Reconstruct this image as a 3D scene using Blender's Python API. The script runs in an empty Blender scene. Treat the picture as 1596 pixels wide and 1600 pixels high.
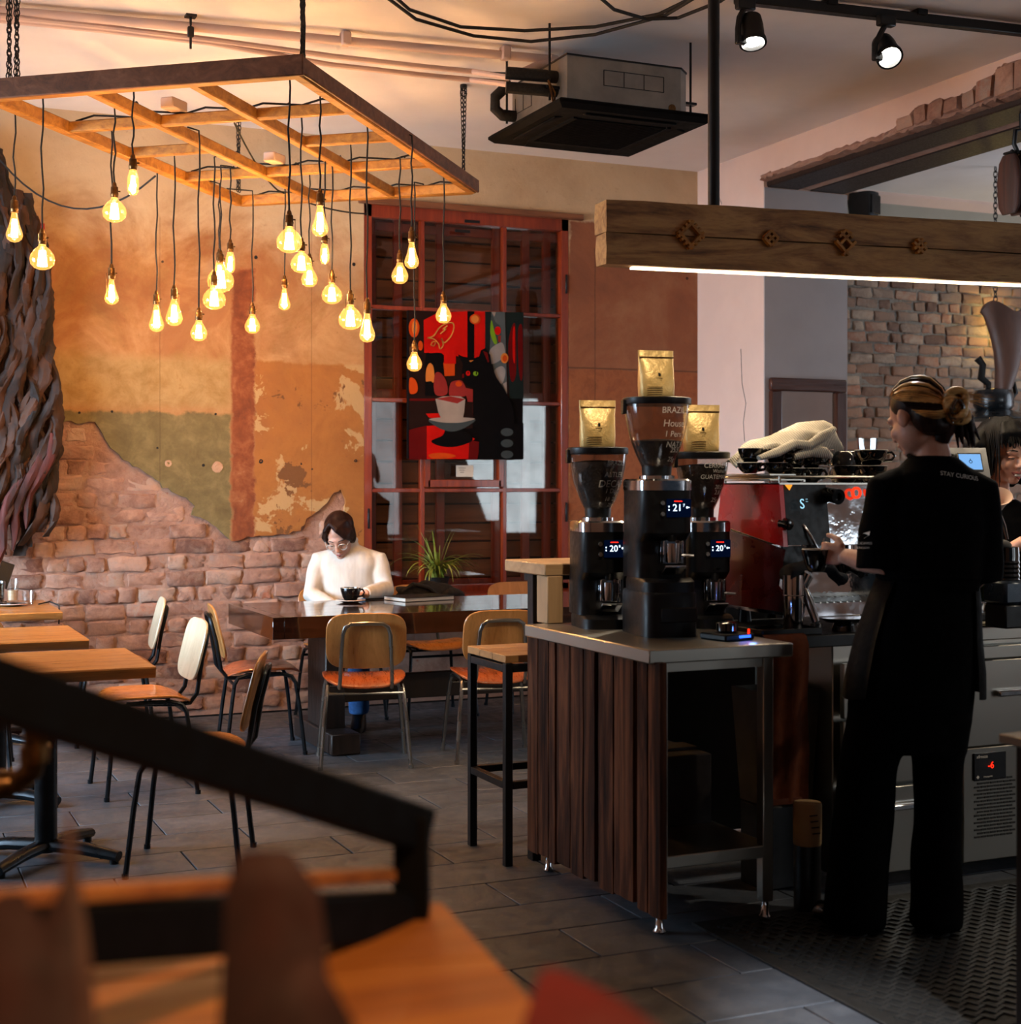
import bpy, bmesh, math, random
from mathutils import Vector, Matrix, Euler, noise as mnoise
random.seed(7)
sc = bpy.context.scene
C = sc.collection
rad = math.radians
PI = math.pi
V = Vector
# ------------------------------------------------------------------ camera, exposure, daylight
YAW = rad(23.83); SY, CY = math.sin(YAW), math.cos(YAW)
FPX = 35 / 24 * 1596
CH = 1.42
cam = bpy.data.cameras.new('camera'); cam.lens = 35; cam.sensor_width = 24; cam.sensor_fit = 'HORIZONTAL'
cam.shift_y = -43 / 1596; cam.clip_start = 0.05
cam.dof.use_dof = True; cam.dof.focus_distance = 6.7; cam.dof.aperture_fstop = 2.3
camo = bpy.data.objects.new('camera', cam); C.objects.link(camo)
camo.location = (0, 0, CH); camo.rotation_euler = (PI / 2, 0, -YAW); sc.camera = camo
sc.view_settings.view_transform = 'Standard'; sc.view_settings.look = 'None'
sc.view_settings.gamma = 1; sc.view_settings.use_curve_mapping = False
sc.view_settings.exposure = 0.0
w = bpy.data.worlds.new('world'); sc.world = w; w.use_nodes = True
w.node_tree.nodes['Background'].inputs[0].default_value = (0.42, 0.58, 0.8, 1)
w.node_tree.nodes['Background'].inputs[1].default_value = 0.05
sc.cycles.max_bounces = 8; sc.cycles.transparent_max_bounces = 24
sc.cycles.caustics_reflective = False; sc.cycles.caustics_refractive = False
sc.cycles.sample_clamp_indirect = 4.0

def area(name, loc, target, sx, sy, power, col):
    l = bpy.data.lights.new(name, 'AREA'); l.shape = 'RECTANGLE'; l.size = sx; l.size_y = sy; l.energy = power; l.color = col
    o = bpy.data.objects.new(name, l); C.objects.link(o); o.location = loc
    o.rotation_euler = (V(target) - V(loc)).to_track_quat('-Z', 'Y').to_euler()
    return o
DAY = (0.60, 0.80, 1.0)
area('daylight_side_window', (-2.35, 7.3, 1.75), (2.4, 8.6, 0.55), 2.6, 1.8, 215, DAY).data.spread = rad(105)
area('daylight_street_window', (6.5, -1.9, 1.75), (3.6, 5.5, 0.8), 1.4, 2.0, 22, (0.85, 0.92, 1.0))
area('daylight_street_window', (8.6, -1.9, 1.75), (6.2, 5.5, 0.8), 1.4, 2.0, 60, (0.80, 0.92, 1.0))
area('daylight_bar_room_window', (9.7, 7.2, 2.0), (6.6, 8.6, 2.4), 2.6, 2.4, 95, (0.72, 0.85, 1.0))
# ------------------------------------------------------------------ survey helpers: a photo ray met with a plane of the room
def ray(u): return (u - 798) / FPX
def atd(u, v, d):
    r = ray(u) * d
    return V((r * CY + d * SY, -r * SY + d * CY, CH + (757 - v) / FPX * d))
def atz(u, v, z): return atd(u, v, (z - CH) * FPX / (757 - v))
def aty(u, v, Y): return atd(u, v, Y / (CY - SY * ray(u)))
def atx(u, v, X): return atd(u, v, X / (CY * ray(u) + SY))
# ------------------------------------------------------------------ mesh builder
class MB:
    def __init__(s, M=None): s.bm = bmesh.new(); s.M = M or Matrix.Identity(4); s.mi = 0
    def _new(s, vs, fs):
        bv = [s.bm.verts.new(s.M @ V(p)) for p in vs]
        for f in fs:
            try:
                fa = s.bm.faces.new([bv[i] for i in f]); fa.material_index = s.mi
            except ValueError: pass
        return bv
    def box(s, c, size, bev=0, rot=None, seg=1):
        m = Matrix.Translation(V(c)) @ (rot.to_4x4() if rot else Matrix.Identity(4)) @ Matrix.Diagonal((*size, 1))
        r = bmesh.ops.create_cube(s.bm, size=1, matrix=s.M @ m)
        vs = r['verts']
        for f in {f for v in vs for f in v.link_faces}: f.material_index = s.mi
        if bev > 0:
            es = list({e for v in vs for e in v.link_edges})
            bmesh.ops.bevel(s.bm, geom=es, offset=bev, segments=seg, affect='EDGES', profile=0.6)
        return s
    def bar(s, a, b, wd, h, bev=0, up=V((0, 0, 1))):
        a, b = V(a), V(b); d = (b - a); L = d.length; x = d / L; up = V(up)
        if abs(x.dot(up)) > .98: up = V((SY, CY, 0)) if abs(x.z) > .9 else V((0, 0, 1))
        y = up.cross(x).normalized(); z = x.cross(y)
        return s.box((a + b) / 2, (L, wd, h), bev, Matrix((x, y, z)).transposed())
    def tube(s, pts, r, n=8, caps=True, closed=False, sq=1.0):
        pts = [V(p) for p in pts]; N = len(pts)
        rs = r if isinstance(r, (list, tuple)) else [r] * N
        rings = []; up = None
        for i, p in enumerate(pts):
            if closed: t = (pts[(i + 1) % N] - pts[i - 1]).normalized()
            else: t = (pts[min(i + 1, N - 1)] - pts[max(i - 1, 0)]).normalized()
            if up is None:
                up = V((0, 0, 1)) if abs(t.z) < 0.9 else V((1, 0, 0))
            up = (up - t * up.dot(t)).normalized(); sd = t.cross(up)
            rings.append([p + (sd * math.cos(2 * PI * k / n) + up * math.sin(2 * PI * k / n) * sq) * rs[i] for k in range(n)])
        return s.loft(rings, caps=caps and not closed, wrap=closed)
    def loft(s, rings, caps=True, wrap=False):
        n = len(rings[0]); vs = [p for r in rings for p in r]; fs = []
        R_ = len(rings)
        for i in range(R_ if wrap else R_ - 1):
            a, b = i * n, ((i + 1) % R_) * n
            for k in range(n): fs.append((a + k, a + (k + 1) % n, b + (k + 1) % n, b + k))
        if caps: fs.append(tuple(reversed(range(n)))); fs.append(tuple(range((R_ - 1) * n, R_ * n)))
        s._new(vs, fs); return s
    def ells(s, secs, n=20, p=2.0):
        """stack of horizontal (super)ellipses: (z, cx, cy, rx, ry)"""
        rings = []
        for z, cx, cy, rx, ry in secs:
            rg = []
            for k in range(n):
                a = 2 * PI * k / n; c, q = math.cos(a), math.sin(a)
                e = 2 / p
                rg.append(V((cx + rx * math.copysign(abs(c) ** e, c), cy + ry * math.copysign(abs(q) ** e, q), z)))
            rings.append(rg)
        return s.loft(rings)
    def lathe(s, prof, c=(0, 0, 0), n=24, rot=None, cap=True):
        m = Matrix.Translation(V(c)) @ (rot.to_4x4() if rot else Matrix.Identity(4))
        rings = [[m @ V((max(r, 1e-4) * math.cos(2 * PI * k / n), max(r, 1e-4) * math.sin(2 * PI * k / n), z)) for k in range(n)] for r, z in prof]
        return s.loft(rings, caps=cap)
    def ell(s, c, rr, rot=None, n=2):
        m = Matrix.Translation(V(c)) @ (rot.to_4x4() if rot else Matrix.Identity(4)) @ Matrix.Diagonal((*rr, 1))
        r = bmesh.ops.create_icosphere(s.bm, subdivisions=n, radius=1, matrix=s.M @ m)
        for f in {f for v in r['verts'] for f in v.link_faces}: f.material_index = s.mi
        return s
    def prism(s, poly, depth):
        """poly: 3-D points in order; depth: extrusion vector"""
        n = len(poly); d = V(depth); vs = [V(p) for p in poly] + [V(p) + d for p in poly]
        fs = [tuple(range(n)), tuple(reversed(range(n, 2 * n)))] + [(i, i + n, (i + 1) % n + n, (i + 1) % n) for i in range(n)]
        s._new(vs, fs); return s
    def face(s, pts): s._new(pts, [tuple(range(len(pts)))]); return s
    def jitter(s, amt, seed=0, freq=0):
        rnd = random.Random(seed)
        for v in s.bm.verts:
            if freq: v.co += mnoise.noise_vector(v.co * freq + V((seed, 0, 0))) * amt
            else: v.co += V((rnd.uniform(-1, 1), rnd.uniform(-1, 1), rnd.uniform(-1, 1))) * amt
        return s
    def mesh(s, name, mats, smooth=38):
        bmesh.ops.recalc_face_normals(s.bm, faces=s.bm.faces)
        ng = [f for f in s.bm.faces if len(f.verts) > 6]
        if ng: bmesh.ops.triangulate(s.bm, faces=ng)
        me = bpy.data.meshes.new(name); s.bm.to_mesh(me); s.bm.free()
        for m in (mats if isinstance(mats, (list, tuple)) else [mats]): me.materials.append(m)
        if smooth:
            me.polygons.foreach_set('use_smooth', [True] * len(me.polygons))
            me.set_sharp_from_angle(angle=rad(smooth))
        return me
XF = {}
def setp(o, label=None, cat=None, group=None, kind=None):
    for k, v_ in (('label', label), ('category', cat), ('group', group), ('kind', kind)):
        if v_: o[k] = v_
    return o
def thing(name, label, cat, loc=(0, 0, 0), rotz=0, group=None):
    o = bpy.data.objects.new(name, None); C.objects.link(o); o.empty_display_size = 0.1
    o.location = loc; o.rotation_euler = (0, 0, rotz); setp(o, label, cat, group)
    XF[o] = Matrix.Translation(V(loc)) @ Matrix.Rotation(rotz, 4, 'Z')
    return o
def part(name, mb, m, parent=None, world=False, smooth=38, label=None, kind=None):
    if world and parent is not None:
        inv = XF[parent].inverted()
        for v in mb.bm.verts: v.co = inv @ v.co
    o = bpy.data.objects.new(name, mb.mesh(name, m, smooth)); C.objects.link(o)
    if parent is not None: o.parent = parent; XF[o] = XF[parent]
    else: XF[o] = Matrix.Identity(4)
    return setp(o, label, None, None, kind)
def single(name, label, cat, mb, m, group=None, kind=None, origin=None, smooth=38):
    """a thing that is one mesh; geometry given in world space"""
    if origin is not None:
        for v in mb.bm.verts: v.co -= V(origin)
    o = part(name, mb, m, smooth=smooth)
    if origin is not None: o.location = origin; XF[o] = Matrix.Translation(V(origin))
    return setp(o, label, cat, group, kind)
def struct(name, mb, m, parent=None, smooth=38):
    o = part(name, mb, m, parent, smooth=smooth)
    if parent is None: o['kind'] = 'structure'
    return o
def dup(root, loc=None, rotz=None, label=None, name=None):
    def cp(o, par):
        c = o.copy(); C.objects.link(c); c.parent = par
        for ch in [x for x in bpy.data.objects if x.parent == o]: cp(ch, c)
        return c
    r = cp(root, None)
    if loc is not None: r.location = loc
    if rotz is not None: r.rotation_euler = (0, 0, rotz)
    if label: r['label'] = label
    XF[r] = Matrix.Translation(r.location) @ Matrix.Rotation(r.rotation_euler.z, 4, 'Z')
    return r
def fuse(mb, voxel=0.008, it=3, fac=0.5):
    """weld overlapping volumes into one continuous surface; returns a new MB"""
    me = mb.mesh('tmp', [], 0); o = bpy.data.objects.new('tmp', me); C.objects.link(o)
    m = o.modifiers.new('r', 'REMESH'); m.mode = 'VOXEL'; m.voxel_size = voxel
    if it:
        q = o.modifiers.new('s', 'SMOOTH'); q.iterations = it; q.factor = fac
    bpy.context.view_layer.update()
    ev = o.evaluated_get(bpy.context.evaluated_depsgraph_get()); nm = bpy.data.meshes.new_from_object(ev)
    r = MB(); r.bm.from_mesh(nm)
    bpy.data.objects.remove(o); bpy.data.meshes.remove(me); bpy.data.meshes.remove(nm)
    return r
def frame(o, xd, n):
    """4x4 with origin o, x axis xd, z axis n (surface normal)"""
    x = V(xd).normalized(); z = V(n).normalized(); y = z.cross(x)
    m = Matrix((x, y, z)).transposed().to_4x4(); m.translation = V(o); return m
def textmesh(s, size, align='CENTER', extrude=0.0004):
    cu = bpy.data.curves.new('t', 'FONT'); cu.body = s; cu.size = size; cu.align_x = align; cu.align_y = 'CENTER'; cu.extrude = extrude
    cu.resolution_u = 3
    o = bpy.data.objects.new('t', cu); C.objects.link(o); bpy.context.view_layer.update()
    ev = o.evaluated_get(bpy.context.evaluated_depsgraph_get()); nm = bpy.data.meshes.new_from_object(ev)
    vs = [v.co.copy() for v in nm.vertices]; fs = [tuple(p.vertices) for p in nm.polygons]
    bpy.data.objects.remove(o); bpy.data.curves.remove(cu); bpy.data.meshes.remove(nm)
    return vs, fs
def text(name, s, size, m4, mat_, parent, world=False, fn=None, align='CENTER'):
    vs, fs = textmesh(s, size, align); mb = MB()
    mb._new([fn(p) if fn else m4 @ p for p in vs], fs)
    return part(name, mb, mat_, parent, world, smooth=0)
# ------------------------------------------------------------------ materials
def lin(h):
    h = h.lstrip('#'); c = [int(h[i:i + 2], 16) / 255 for i in (0, 2, 4)]
    return tuple((x / 12.92 if x <= .04045 else ((x + .055) / 1.055) ** 2.4) for x in c) + (1,)
class NT:
    def __init__(s, name):
        s.m = bpy.data.materials.new(name); s.m.use_nodes = True; s.t = s.m.node_tree; s.n = s.t.nodes; s.l = s.t.links
        s.b = s.n['Principled BSDF']; s.out = s.n['Material Output']
    def put(s, sock, v_):
        if isinstance(v_, bpy.types.NodeSocket): s.l.new(v_, sock)
        elif v_ is not None: sock.default_value = v_
    def node(s, t, **kw):
        n = s.n.new(t)
        for k, v_ in kw.items(): setattr(n, k, v_)
        return n
    def coord(s, which='Object', scale=(1, 1, 1), rot=(0, 0, 0)):
        if which == 'World': o = s.node('ShaderNodeNewGeometry').outputs['Position']
        else: o = s.node('ShaderNodeTexCoord').outputs[which]
        mp = s.node('ShaderNodeMapping'); s.l.new(o, mp.inputs[0]); mp.inputs['Scale'].default_value = scale; mp.inputs['Rotation'].default_value = rot
        return mp.outputs[0]
    def noise(s, co, scale=5, detail=6, rough=.6, dist=0, out='Fac'):
        n = s.node('ShaderNodeTexNoise'); s.l.new(co, n.inputs['Vector'])
        n.inputs['Scale'].default_value = scale; n.inputs['Detail'].default_value = detail; n.inputs['Roughness'].default_value = rough; n.inputs['Distortion'].default_value = dist
        return n.outputs[out]
    def ramp(s, f, stops, interp='LINEAR'):
        n = s.node('ShaderNodeValToRGB'); s.l.new(f, n.inputs[0]); cr = n.color_ramp; cr.interpolation = interp
        while len(cr.elements) < len(stops): cr.elements.new(.5)
        for e, (p, c) in zip(cr.elements, stops): e.position = p; e.color = c if len(c) == 4 else (*c, 1)
        return n.outputs[0]
    def math(s, op, a, b=0.0, clamp=False):
        n = s.node('ShaderNodeMath', operation=op, use_clamp=clamp); s.put(n.inputs[0], a); s.put(n.inputs[1], b); return n.outputs[0]
    def rng(s, f, a, b, c=0.0, d=1.0):
        n = s.node('ShaderNodeMapRange', interpolation_type='SMOOTHSTEP'); s.put(n.inputs[0], f)
        for i, x in enumerate((a, b, c, d)): n.inputs[i + 1].default_value = x
        return n.outputs[0]
    def mix(s, f, a, b, mode='MIX'):
        n = s.node('ShaderNodeMix', data_type='RGBA', blend_type=mode); s.put(n.inputs[0], f); s.put(n.inputs[6], a); s.put(n.inputs[7], b); return n.outputs[2]
    def bump(s, h, strength=.3, dist=.01):
        n = s.node('ShaderNodeBump'); s.put(n.inputs['Height'], h); n.inputs['Strength'].default_value = strength; n.inputs['Distance'].default_value = dist
        s.l.new(n.outputs[0], s.b.inputs['Normal']); return n
    def base(s, c): s.put(s.b.inputs['Base Color'], c)
    def rough(s, c): s.put(s.b.inputs['Roughness'], c)
def mat(name, c1, rough=.5, metal=0, c2=None, scale=8, stretch=(1, 1, 1), bump=0, bscale=60, bdist=.004, coat=0, emis=0, ecol=None, spec=.5, sheen=0):
    t = NT(name); c1 = lin(c1) if isinstance(c1, str) else c1
    co = t.coord('Object', stretch)
    c2 = (lin(c2) if isinstance(c2, str) else c2) if c2 else tuple(x * .82 for x in c1[:3]) + (1,)
    nz = t.noise(co, scale, 6)
    t.base(t.ramp(nz, [(.35, c2), (.65, c1)]))
    t.rough(t.rng(t.noise(co, scale * 2.3, 3), .3, .7, max(rough - .06, .02), min(rough + .08, 1)))
    t.b.inputs['Metallic'].default_value = metal; t.b.inputs['Coat Weight'].default_value = coat; t.b.inputs['Coat Roughness'].default_value = .06
    t.b.inputs['Specular IOR Level'].default_value = spec; t.b.inputs['Sheen Weight'].default_value = sheen
    if bump: t.bump(t.noise(co, bscale, 5), bump, bdist)
    if emis: t.b.inputs['Emission Color'].default_value = lin(ecol) if isinstance(ecol, str) else (ecol or c1); t.b.inputs['Emission Strength'].default_value = emis
    return t.m
def wood(name, cs, axis=0, scale=6, rough=.45, bump=.25, coat=0, stretch=14, dist=1.2, rnd=False, which='Object'):
    t = NT(name); st = [stretch] * 3; st[axis] = 1.0
    co = t.coord(which, tuple(x * .5 for x in st)); 
    if rnd:
        oi = t.node('ShaderNodeObjectInfo'); a = t.node('ShaderNodeVectorMath', operation='ADD'); t.l.new(co, a.inputs[0])
        mul = t.math('MULTIPLY', oi.outputs['Random'], 37.0); t.l.new(mul, a.inputs[1]); co = a.outputs[0]
    f = t.noise(co, scale * .35, 8, .62, dist); g = t.noise(co, scale * 2.2, 4, .7)
    k = t.math('ADD', t.math('MULTIPLY', f, .75), t.math('MULTIPLY', g, .25))
    if rnd: k = t.math('ADD', k, t.math('MULTIPLY', t.math('SUBTRACT', oi.outputs['Random'], .5), .16))
    cs = [lin(c) if isinstance(c, str) else c for c in cs]
    t.base(t.ramp(k, [(.32 + .36 * i / (len(cs) - 1), c) for i, c in enumerate(cs)]))
    t.rough(t.rng(g, .3, .7, max(rough - .08, .03), rough + .1)); t.b.inputs['Coat Weight'].default_value = coat; t.b.inputs['Coat Roughness'].default_value = .05
    if bump: t.bump(k, bump, .006)
    return t.m
def glass(name, tint=(1, 1, 1), gloss=.12, rough=.02, emis=0, ecol=None):
    t = NT(name); t.n.remove(t.b)
    tr = t.node('ShaderNodeBsdfTransparent'); tr.inputs[0].default_value = (*tint, 1)
    gl = t.node('ShaderNodeBsdfGlossy'); gl.inputs['Roughness'].default_value = rough
    lw = t.node('ShaderNodeLayerWeight'); lw.inputs[0].default_value = .5; lw_ = t.math('ADD', t.math('MULTIPLY', t.math('POWER', lw.outputs['Facing'], 4.0), .8), .03)
    mx = t.node('ShaderNodeMixShader'); nz = t.noise(t.coord('Object'), 9, 2)
    t.l.new(t.math('ADD', lw_, t.math('MULTIPLY', nz, gloss), True), mx.inputs[0])
    t.l.new(tr.outputs[0], mx.inputs[1]); t.l.new(gl.outputs[0], mx.inputs[2]); o = mx.outputs[0]
    if emis:
        em = t.node('ShaderNodeEmission'); em.inputs[0].default_value = ecol; em.inputs[1].default_value = emis
        ad = t.node('ShaderNodeAddShader'); t.l.new(o, ad.inputs[0]); t.l.new(em.outputs[0], ad.inputs[1]); o = ad.outputs[0]
    t.l.new(o, t.out.inputs[0]); return t.m
def emit(name, c, s):
    t = NT(name); t.n.remove(t.b); e = t.node('ShaderNodeEmission'); nz = t.noise(t.coord('Object'), 20, 2)
    c = lin(c) if isinstance(c, str) else c
    t.l.new(t.ramp(nz, [(0, tuple(x * .9 for x in c[:3])), (1, c)]), e.inputs[0]); e.inputs[1].default_value = s; t.l.new(e.outputs[0], t.out.inputs[0]); return t.m

M_ = {}
M_['ceil'] = mat('ceiling_paint', '#efe8e5', .9, c2='#e4dcd8', scale=1.2, bump=.15, bscale=18)
M_['white'] = mat('white_paint', '#dfc3b5', .85, c2='#d5b8aa', scale=1.5, bump=.1, bscale=25)
M_['grey'] = mat('grey_paint', '#a8a09f', .85, c2='#9d9695', scale=1.5, bump=.1, bscale=25)
M_['taupe'] = mat('taupe_paint', '#a7a193', .85, c2='#9a9487', scale=1.5, bump=.1, bscale=25)
M_['black'] = mat('black_metal', '#08080a', .45, 0, '#0c0c0e', 14, bump=.05, spec=.35)
M_['rail'] = mat('black_rail_paint', '#050505', .75, 0, '#060606', 14, spec=.15)
M_['plastic'] = mat('black_plastic', '#050507', .4, 0, '#08080a', 14, spec=.3)
M_['gloss'] = mat('black_gloss_ceramic', '#070708', .07, 0, '#0a0a0b', 14, coat=.6)
M_['chrome'] = mat('chrome', '#c9c9cc', .12, 1, '#b5b5ba', 5)
t = NT('brushed_steel'); t.base(t.ramp(t.noise(t.coord('Object'), 1.2, 2), [(.3, lin('#aaa59b')), (.7, lin('#b8b3a9'))])); t.b.inputs['Metallic'].default_value = 1; t.b.inputs['Roughness'].default_value = .33; t.b.inputs['Anisotropic'].default_value = .5; M_['steel'] = t.m
M_['tubed'] = mat('dark_tube_steel', '#2a2d31', .32, .8, '#1f2225', 10)
M_['tubec'] = mat('worn_chrome_tube', '#a09e99', .25, 1, '#96948f', 2)
M_['ply'] = wood('beech_plywood', ['#8a5a2c', '#a8713a', '#b98048'], 2, 5, .35, .05, .3)
M_['plylit'] = wood('daylit_plywood', ['#b9a88a', '#cbbd9f', '#d6caae'], 2, 5, .35, .05, .3)  # cream tone paints in the daylight that falls on these chair backs
M_['plyr'] = wood('red_brown_ply', ['#7d3d1c', '#9a4c22', '#ae5c2c'], 1, 5, .3, .05, .4)
M_['plyo'] = wood('orange_ply', ['#a86a2c', '#c07c36', '#cd8a44'], 1, 5, .3, .05, .4)
M_['top'] = wood('oak_tabletop', ['#7a4a1e', '#a86a30', '#c08442', '#8d5726'], 0, 6, .35, .2, .15)
M_['dark'] = wood('dark_oiled_wood', ['#150b07', '#2a160e', '#3a2015'], 0, 6, .14, .05, .9)
M_['darkm'] = wood('dark_wood_base', ['#120a07', '#20120c', '#2c1a11'], 2, 6, .5, .2)
M_['beam'] = wood('old_timber_beam', ['#46301d', '#8a6440', '#b08a5a', '#6b4a2c'], 0, 7, .75, .7, 0, 9)
M_['frame'] = wood('old_window_frame_wood', ['#7a4a14', '#a56e26', '#bf8838'], 0, 7, .6, .4)
M_['wind'] = wood('red_varnished_window_wood', ['#5e1e0a', '#7c2b10', '#8f3a18'], 2, 6, .35, .2, .3)
M_['shut'] = wood('dark_shutter_boards', ['#54301c', '#76482c', '#8d5d40'], 0, 6, .6, .4)
M_['plank'] = wood('weathered_plank', ['#1d100b', '#41261a', '#6a412c', '#4a2c20'], 2, 7, .8, .9, 0, 12, rnd=True)
M_['sheet'] = mat('galvanised_sheet', '#8f8b85', .45, .55, '#7c7873', 6)
M_['screen'] = emit('dark_screen', '#04122e', .55)
M_['digit'] = emit('lit_digits', '#d8ecff', 2.2)
M_['redlit'] = emit('red_lit_digits', '#ff2410', 3.0)
M_['bulbcore'] = emit('glowing_filament', (1, .62, .22, 1), 60)
M_['bulbglass'] = glass('amber_bulb_glass', (1, .9, .74), .05, .03, .75, (1, .42, .08, 1))
M_['glass'] = glass('clear_glass', (.96, .97, .97), .1)
M_['pane'] = glass('old_window_pane', (.86, .85, .82), .05, .015)
M_['hopper'] = glass('smoky_hopper_plastic', (.72, .69, .66), .1, .08)
M_['brass'] = mat('aged_brass', '#7d5a33', .35, .9, '#4e3721', 30)
M_['mirror'] = mat('mirror_polished_steel', '#cfd2d6', .07, 1, '#c2c6cc', 3, bump=.14, bscale=3.5, bdist=.02)
M_['red'] = mat('red_enamel', '#a8100c', .28, 0, '#980d0a', 4, coat=.5)
M_['cord'] = mat('black_cord', '#141210', .8, 0, '#0d0c0b', 40)
M_['skin'] = mat('skin', '#c08f78', .5, 0, '#b07c66', 20, bump=.03)
M_['paper'] = mat('white_paper', '#cfc8bd', .8)
M_['foil'] = mat('gold_foil_bag', '#dcbb7a', .38, .3, '#cba866', 16, bump=.35, bscale=14, bdist=.02)
M_['bean'] = mat('coffee_beans', '#1a0e09', .5, 0, '#2c1a10', 120, bump=.9, bscale=110, bdist=.006)
# ================================================================== ROOM
YB = 9.14; HC = 3.64; XR = 5.49; XR2 = 6.14; YJ = 8.30; YB2 = 9.29
def Wp(u, v): p = aty(u, v, YB); return p.x, p.z
# floor: dark slabs in running bond
mf = NT('slate_floor_tile'); oi = mf.node('ShaderNodeObjectInfo'); co = mf.coord('World', (1, 1, 1))
fz = mf.noise(co, 5, 8, .65); fk = mf.math('ADD', mf.math('MULTIPLY', fz, .8), mf.math('MULTIPLY', oi.outputs['Random'], .2))
mf.base(mf.ramp(fk, [(.25, lin('#33363b')), (.55, lin('#464a51')), (.8, lin('#585c63'))]))
mf.rough(mf.rng(mf.noise(co, 14, 4), .3, .7, .34, .55)); mf.bump(mf.noise(co, 22, 6), .25, .006)
M_['tile'] = mf.m; M_['grout'] = mat('floor_grout', '#171616', .9, 0, '#121111', 20)
fl = MB(); fl.box((3.5, 3.6, -.06), (13, 11.6, .1)); floor = struct('floor', fl, M_['grout'])
tv = []
for k in range(3):
    b = MB(); b.box((0, 0, -.005), (.594, .294, .013), .002); tv.append(b.mesh('tile', M_['tile']))
tc = []
for j in range(-4, 31):
    for i in range(-6, 13):
        x = 2.06 + .3 + .6 * i + (.3 if j % 2 else 0); y = 3.385 + .15 + .3 * (j - 6)
        r_, f_ = x * CY - y * SY, x * SY + y * CY
        if f_ < 2.2 or y > 9.1: continue
        u = 798 + FPX * r_ / f_
        if -120 < u < 1720: tc.append((f_, x, y, (i + j) % 3))
tc.sort()
for f_, x, y, k in tc[:300]:
    o = bpy.data.objects.new('tile', tv[k]); C.objects.link(o); o.parent = floor; o.location = (x, y, 0)
if len(tc) > 300:
    b = MB()
    for f_, x, y, k in tc[300:]: b.box((x, y, -.005), (.594, .294, .013))
    part('distant_tiles', b, M_['tile'], floor, kind='stuff')
b = MB(); b.box((3.5, 3.6, HC + .1), (13, 11.6, .2)); struct('ceiling', b, M_['ceil'])

# ---- plaster paint of the back wall: old layers of paint, all true colours of the plaster
t = NT('aged_wall_plaster'); g = t.node('ShaderNodeNewGeometry'); sp = t.node('ShaderNodeSeparateXYZ'); t.l.new(g.outputs['Position'], sp.inputs[0])
co = t.coord('World', (1, 1, 1)); X_, Z_ = sp.outputs[0], sp.outputs[2]
n1 = t.noise(co, 1.6, 8, .65, .6); n2 = t.noise(co, 7, 8, .7, .3); n3 = t.noise(co, 40, 4, .6)
edge = t.math('MULTIPLY', t.math('SUBTRACT', n2, .5), .10)
Xn = t.math('ADD', X_, edge); Zn = t.math('ADD', Z_, edge)
def boxm(u0, v0, u1, v1, s=.012):
    x0, z1 = Wp(u0, v0); x1, z0 = Wp(u1, v1); x0, _ = Wp(u0, v1)
    m = t.math('MULTIPLY', t.rng(Xn, x0 - s, x0 + s), t.rng(Xn, x1 - s, x1 + s, 1, 0))
    return t.math('MULTIPLY', m, t.math('MULTIPLY', t.rng(Zn, z0 - s, z0 + s), t.rng(Zn, z1 - s, z1 + s, 1, 0)))
L = lin
mid = t.ramp(n1, [(.32, L('#8a6238')), (.46, L('#a87b4c')), (.55, L('#b58a5c')), (.7, L('#98703f'))])
blot = t.ramp(t.noise(co, 2.3, 7, .7, .8), [(.42, (0, 0, 0, 1)), (.6, (1, 1, 1, 1))])
mid = t.mix(t.math('MULTIPLY', blot, .7), mid, L('#8f5830'))
cream = t.ramp(n1, [(.3, L('#b39b7c')), (.6, L('#c4ad8d')), (.8, L('#a88e6c'))])
_, zc = Wp(300, 345)
c = t.mix(t.rng(t.math('ADD', Zn, t.math('MULTIPLY', t.math('SUBTRACT', n1, .5), 1.1)), zc - .35, zc + .15), mid, cream)
_, zo = Wp(200, 560); lowc = t.ramp(n2, [(.35, L('#8f6e3d')), (.6, L('#a8895a')), (.75, L('#8d6631'))])
c = t.mix(boxm(-100, 545, 362, 640, .05), c, lowc)
green = t.ramp(n2, [(.3, L('#564c2c')), (.5, L('#6a5f3a')), (.66, L('#7c6e48')), (.8, L('#93805a'))])
c = t.mix(t.math('MULTIPLY', boxm(-100, 638, 361, 900), .95), c, green)
orange = t.ramp(n1, [(.3, L('#85501f')), (.5, L('#9c642c')), (.7, L('#8b562a'))])
peel = t.ramp(t.noise(co, 3.1, 9, .62, .4), [(.515, (0, 0, 0, 1)), (.53, (1, 1, 1, 1))])
orange = t.mix(peel, orange, L('#b08e60'))
pd_ = t.ramp(t.noise(co, 4.3, 9, .6, .4), [(.60, (0, 0, 0, 1)), (.612, (1, 1, 1, 1))])
orange = t.mix(pd_, orange, L('#6d4520'))
pe = t.ramp(t.noise(co, 5.3, 6, .6, .2), [(.69, (0, 0, 0, 1)), (.70, (1, 1, 1, 1))])
orange = t.mix(pe, orange, L('#7f8583'))
c = t.mix(boxm(398, 565, 575, 960), c, orange)
strip = t.ramp(n2, [(.3, L('#5f2c14')), (.5, L('#7d3f1d')), (.62, L('#8f5630')), (.74, L('#b59272'))])
c = t.mix(boxm(362, 420, 398, 960), c, strip)
_, zr = Wp(1000, 345); rgt = t.ramp(n1, [(.3, L('#7a4a33')), (.5, L('#8c5639')), (.68, L('#9b6a4a'))])
c = t.mix(boxm(889, 345, 1200, 1200), c, rgt)
c = t.mix(boxm(889, 576, 1200, 1200, .006), c, t.ramp(n2, [(.3, L('#7d4526')), (.5, L('#995a35')), (.62, L('#8a4d2c')), (.8, L('#6f665f'))]))
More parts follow.
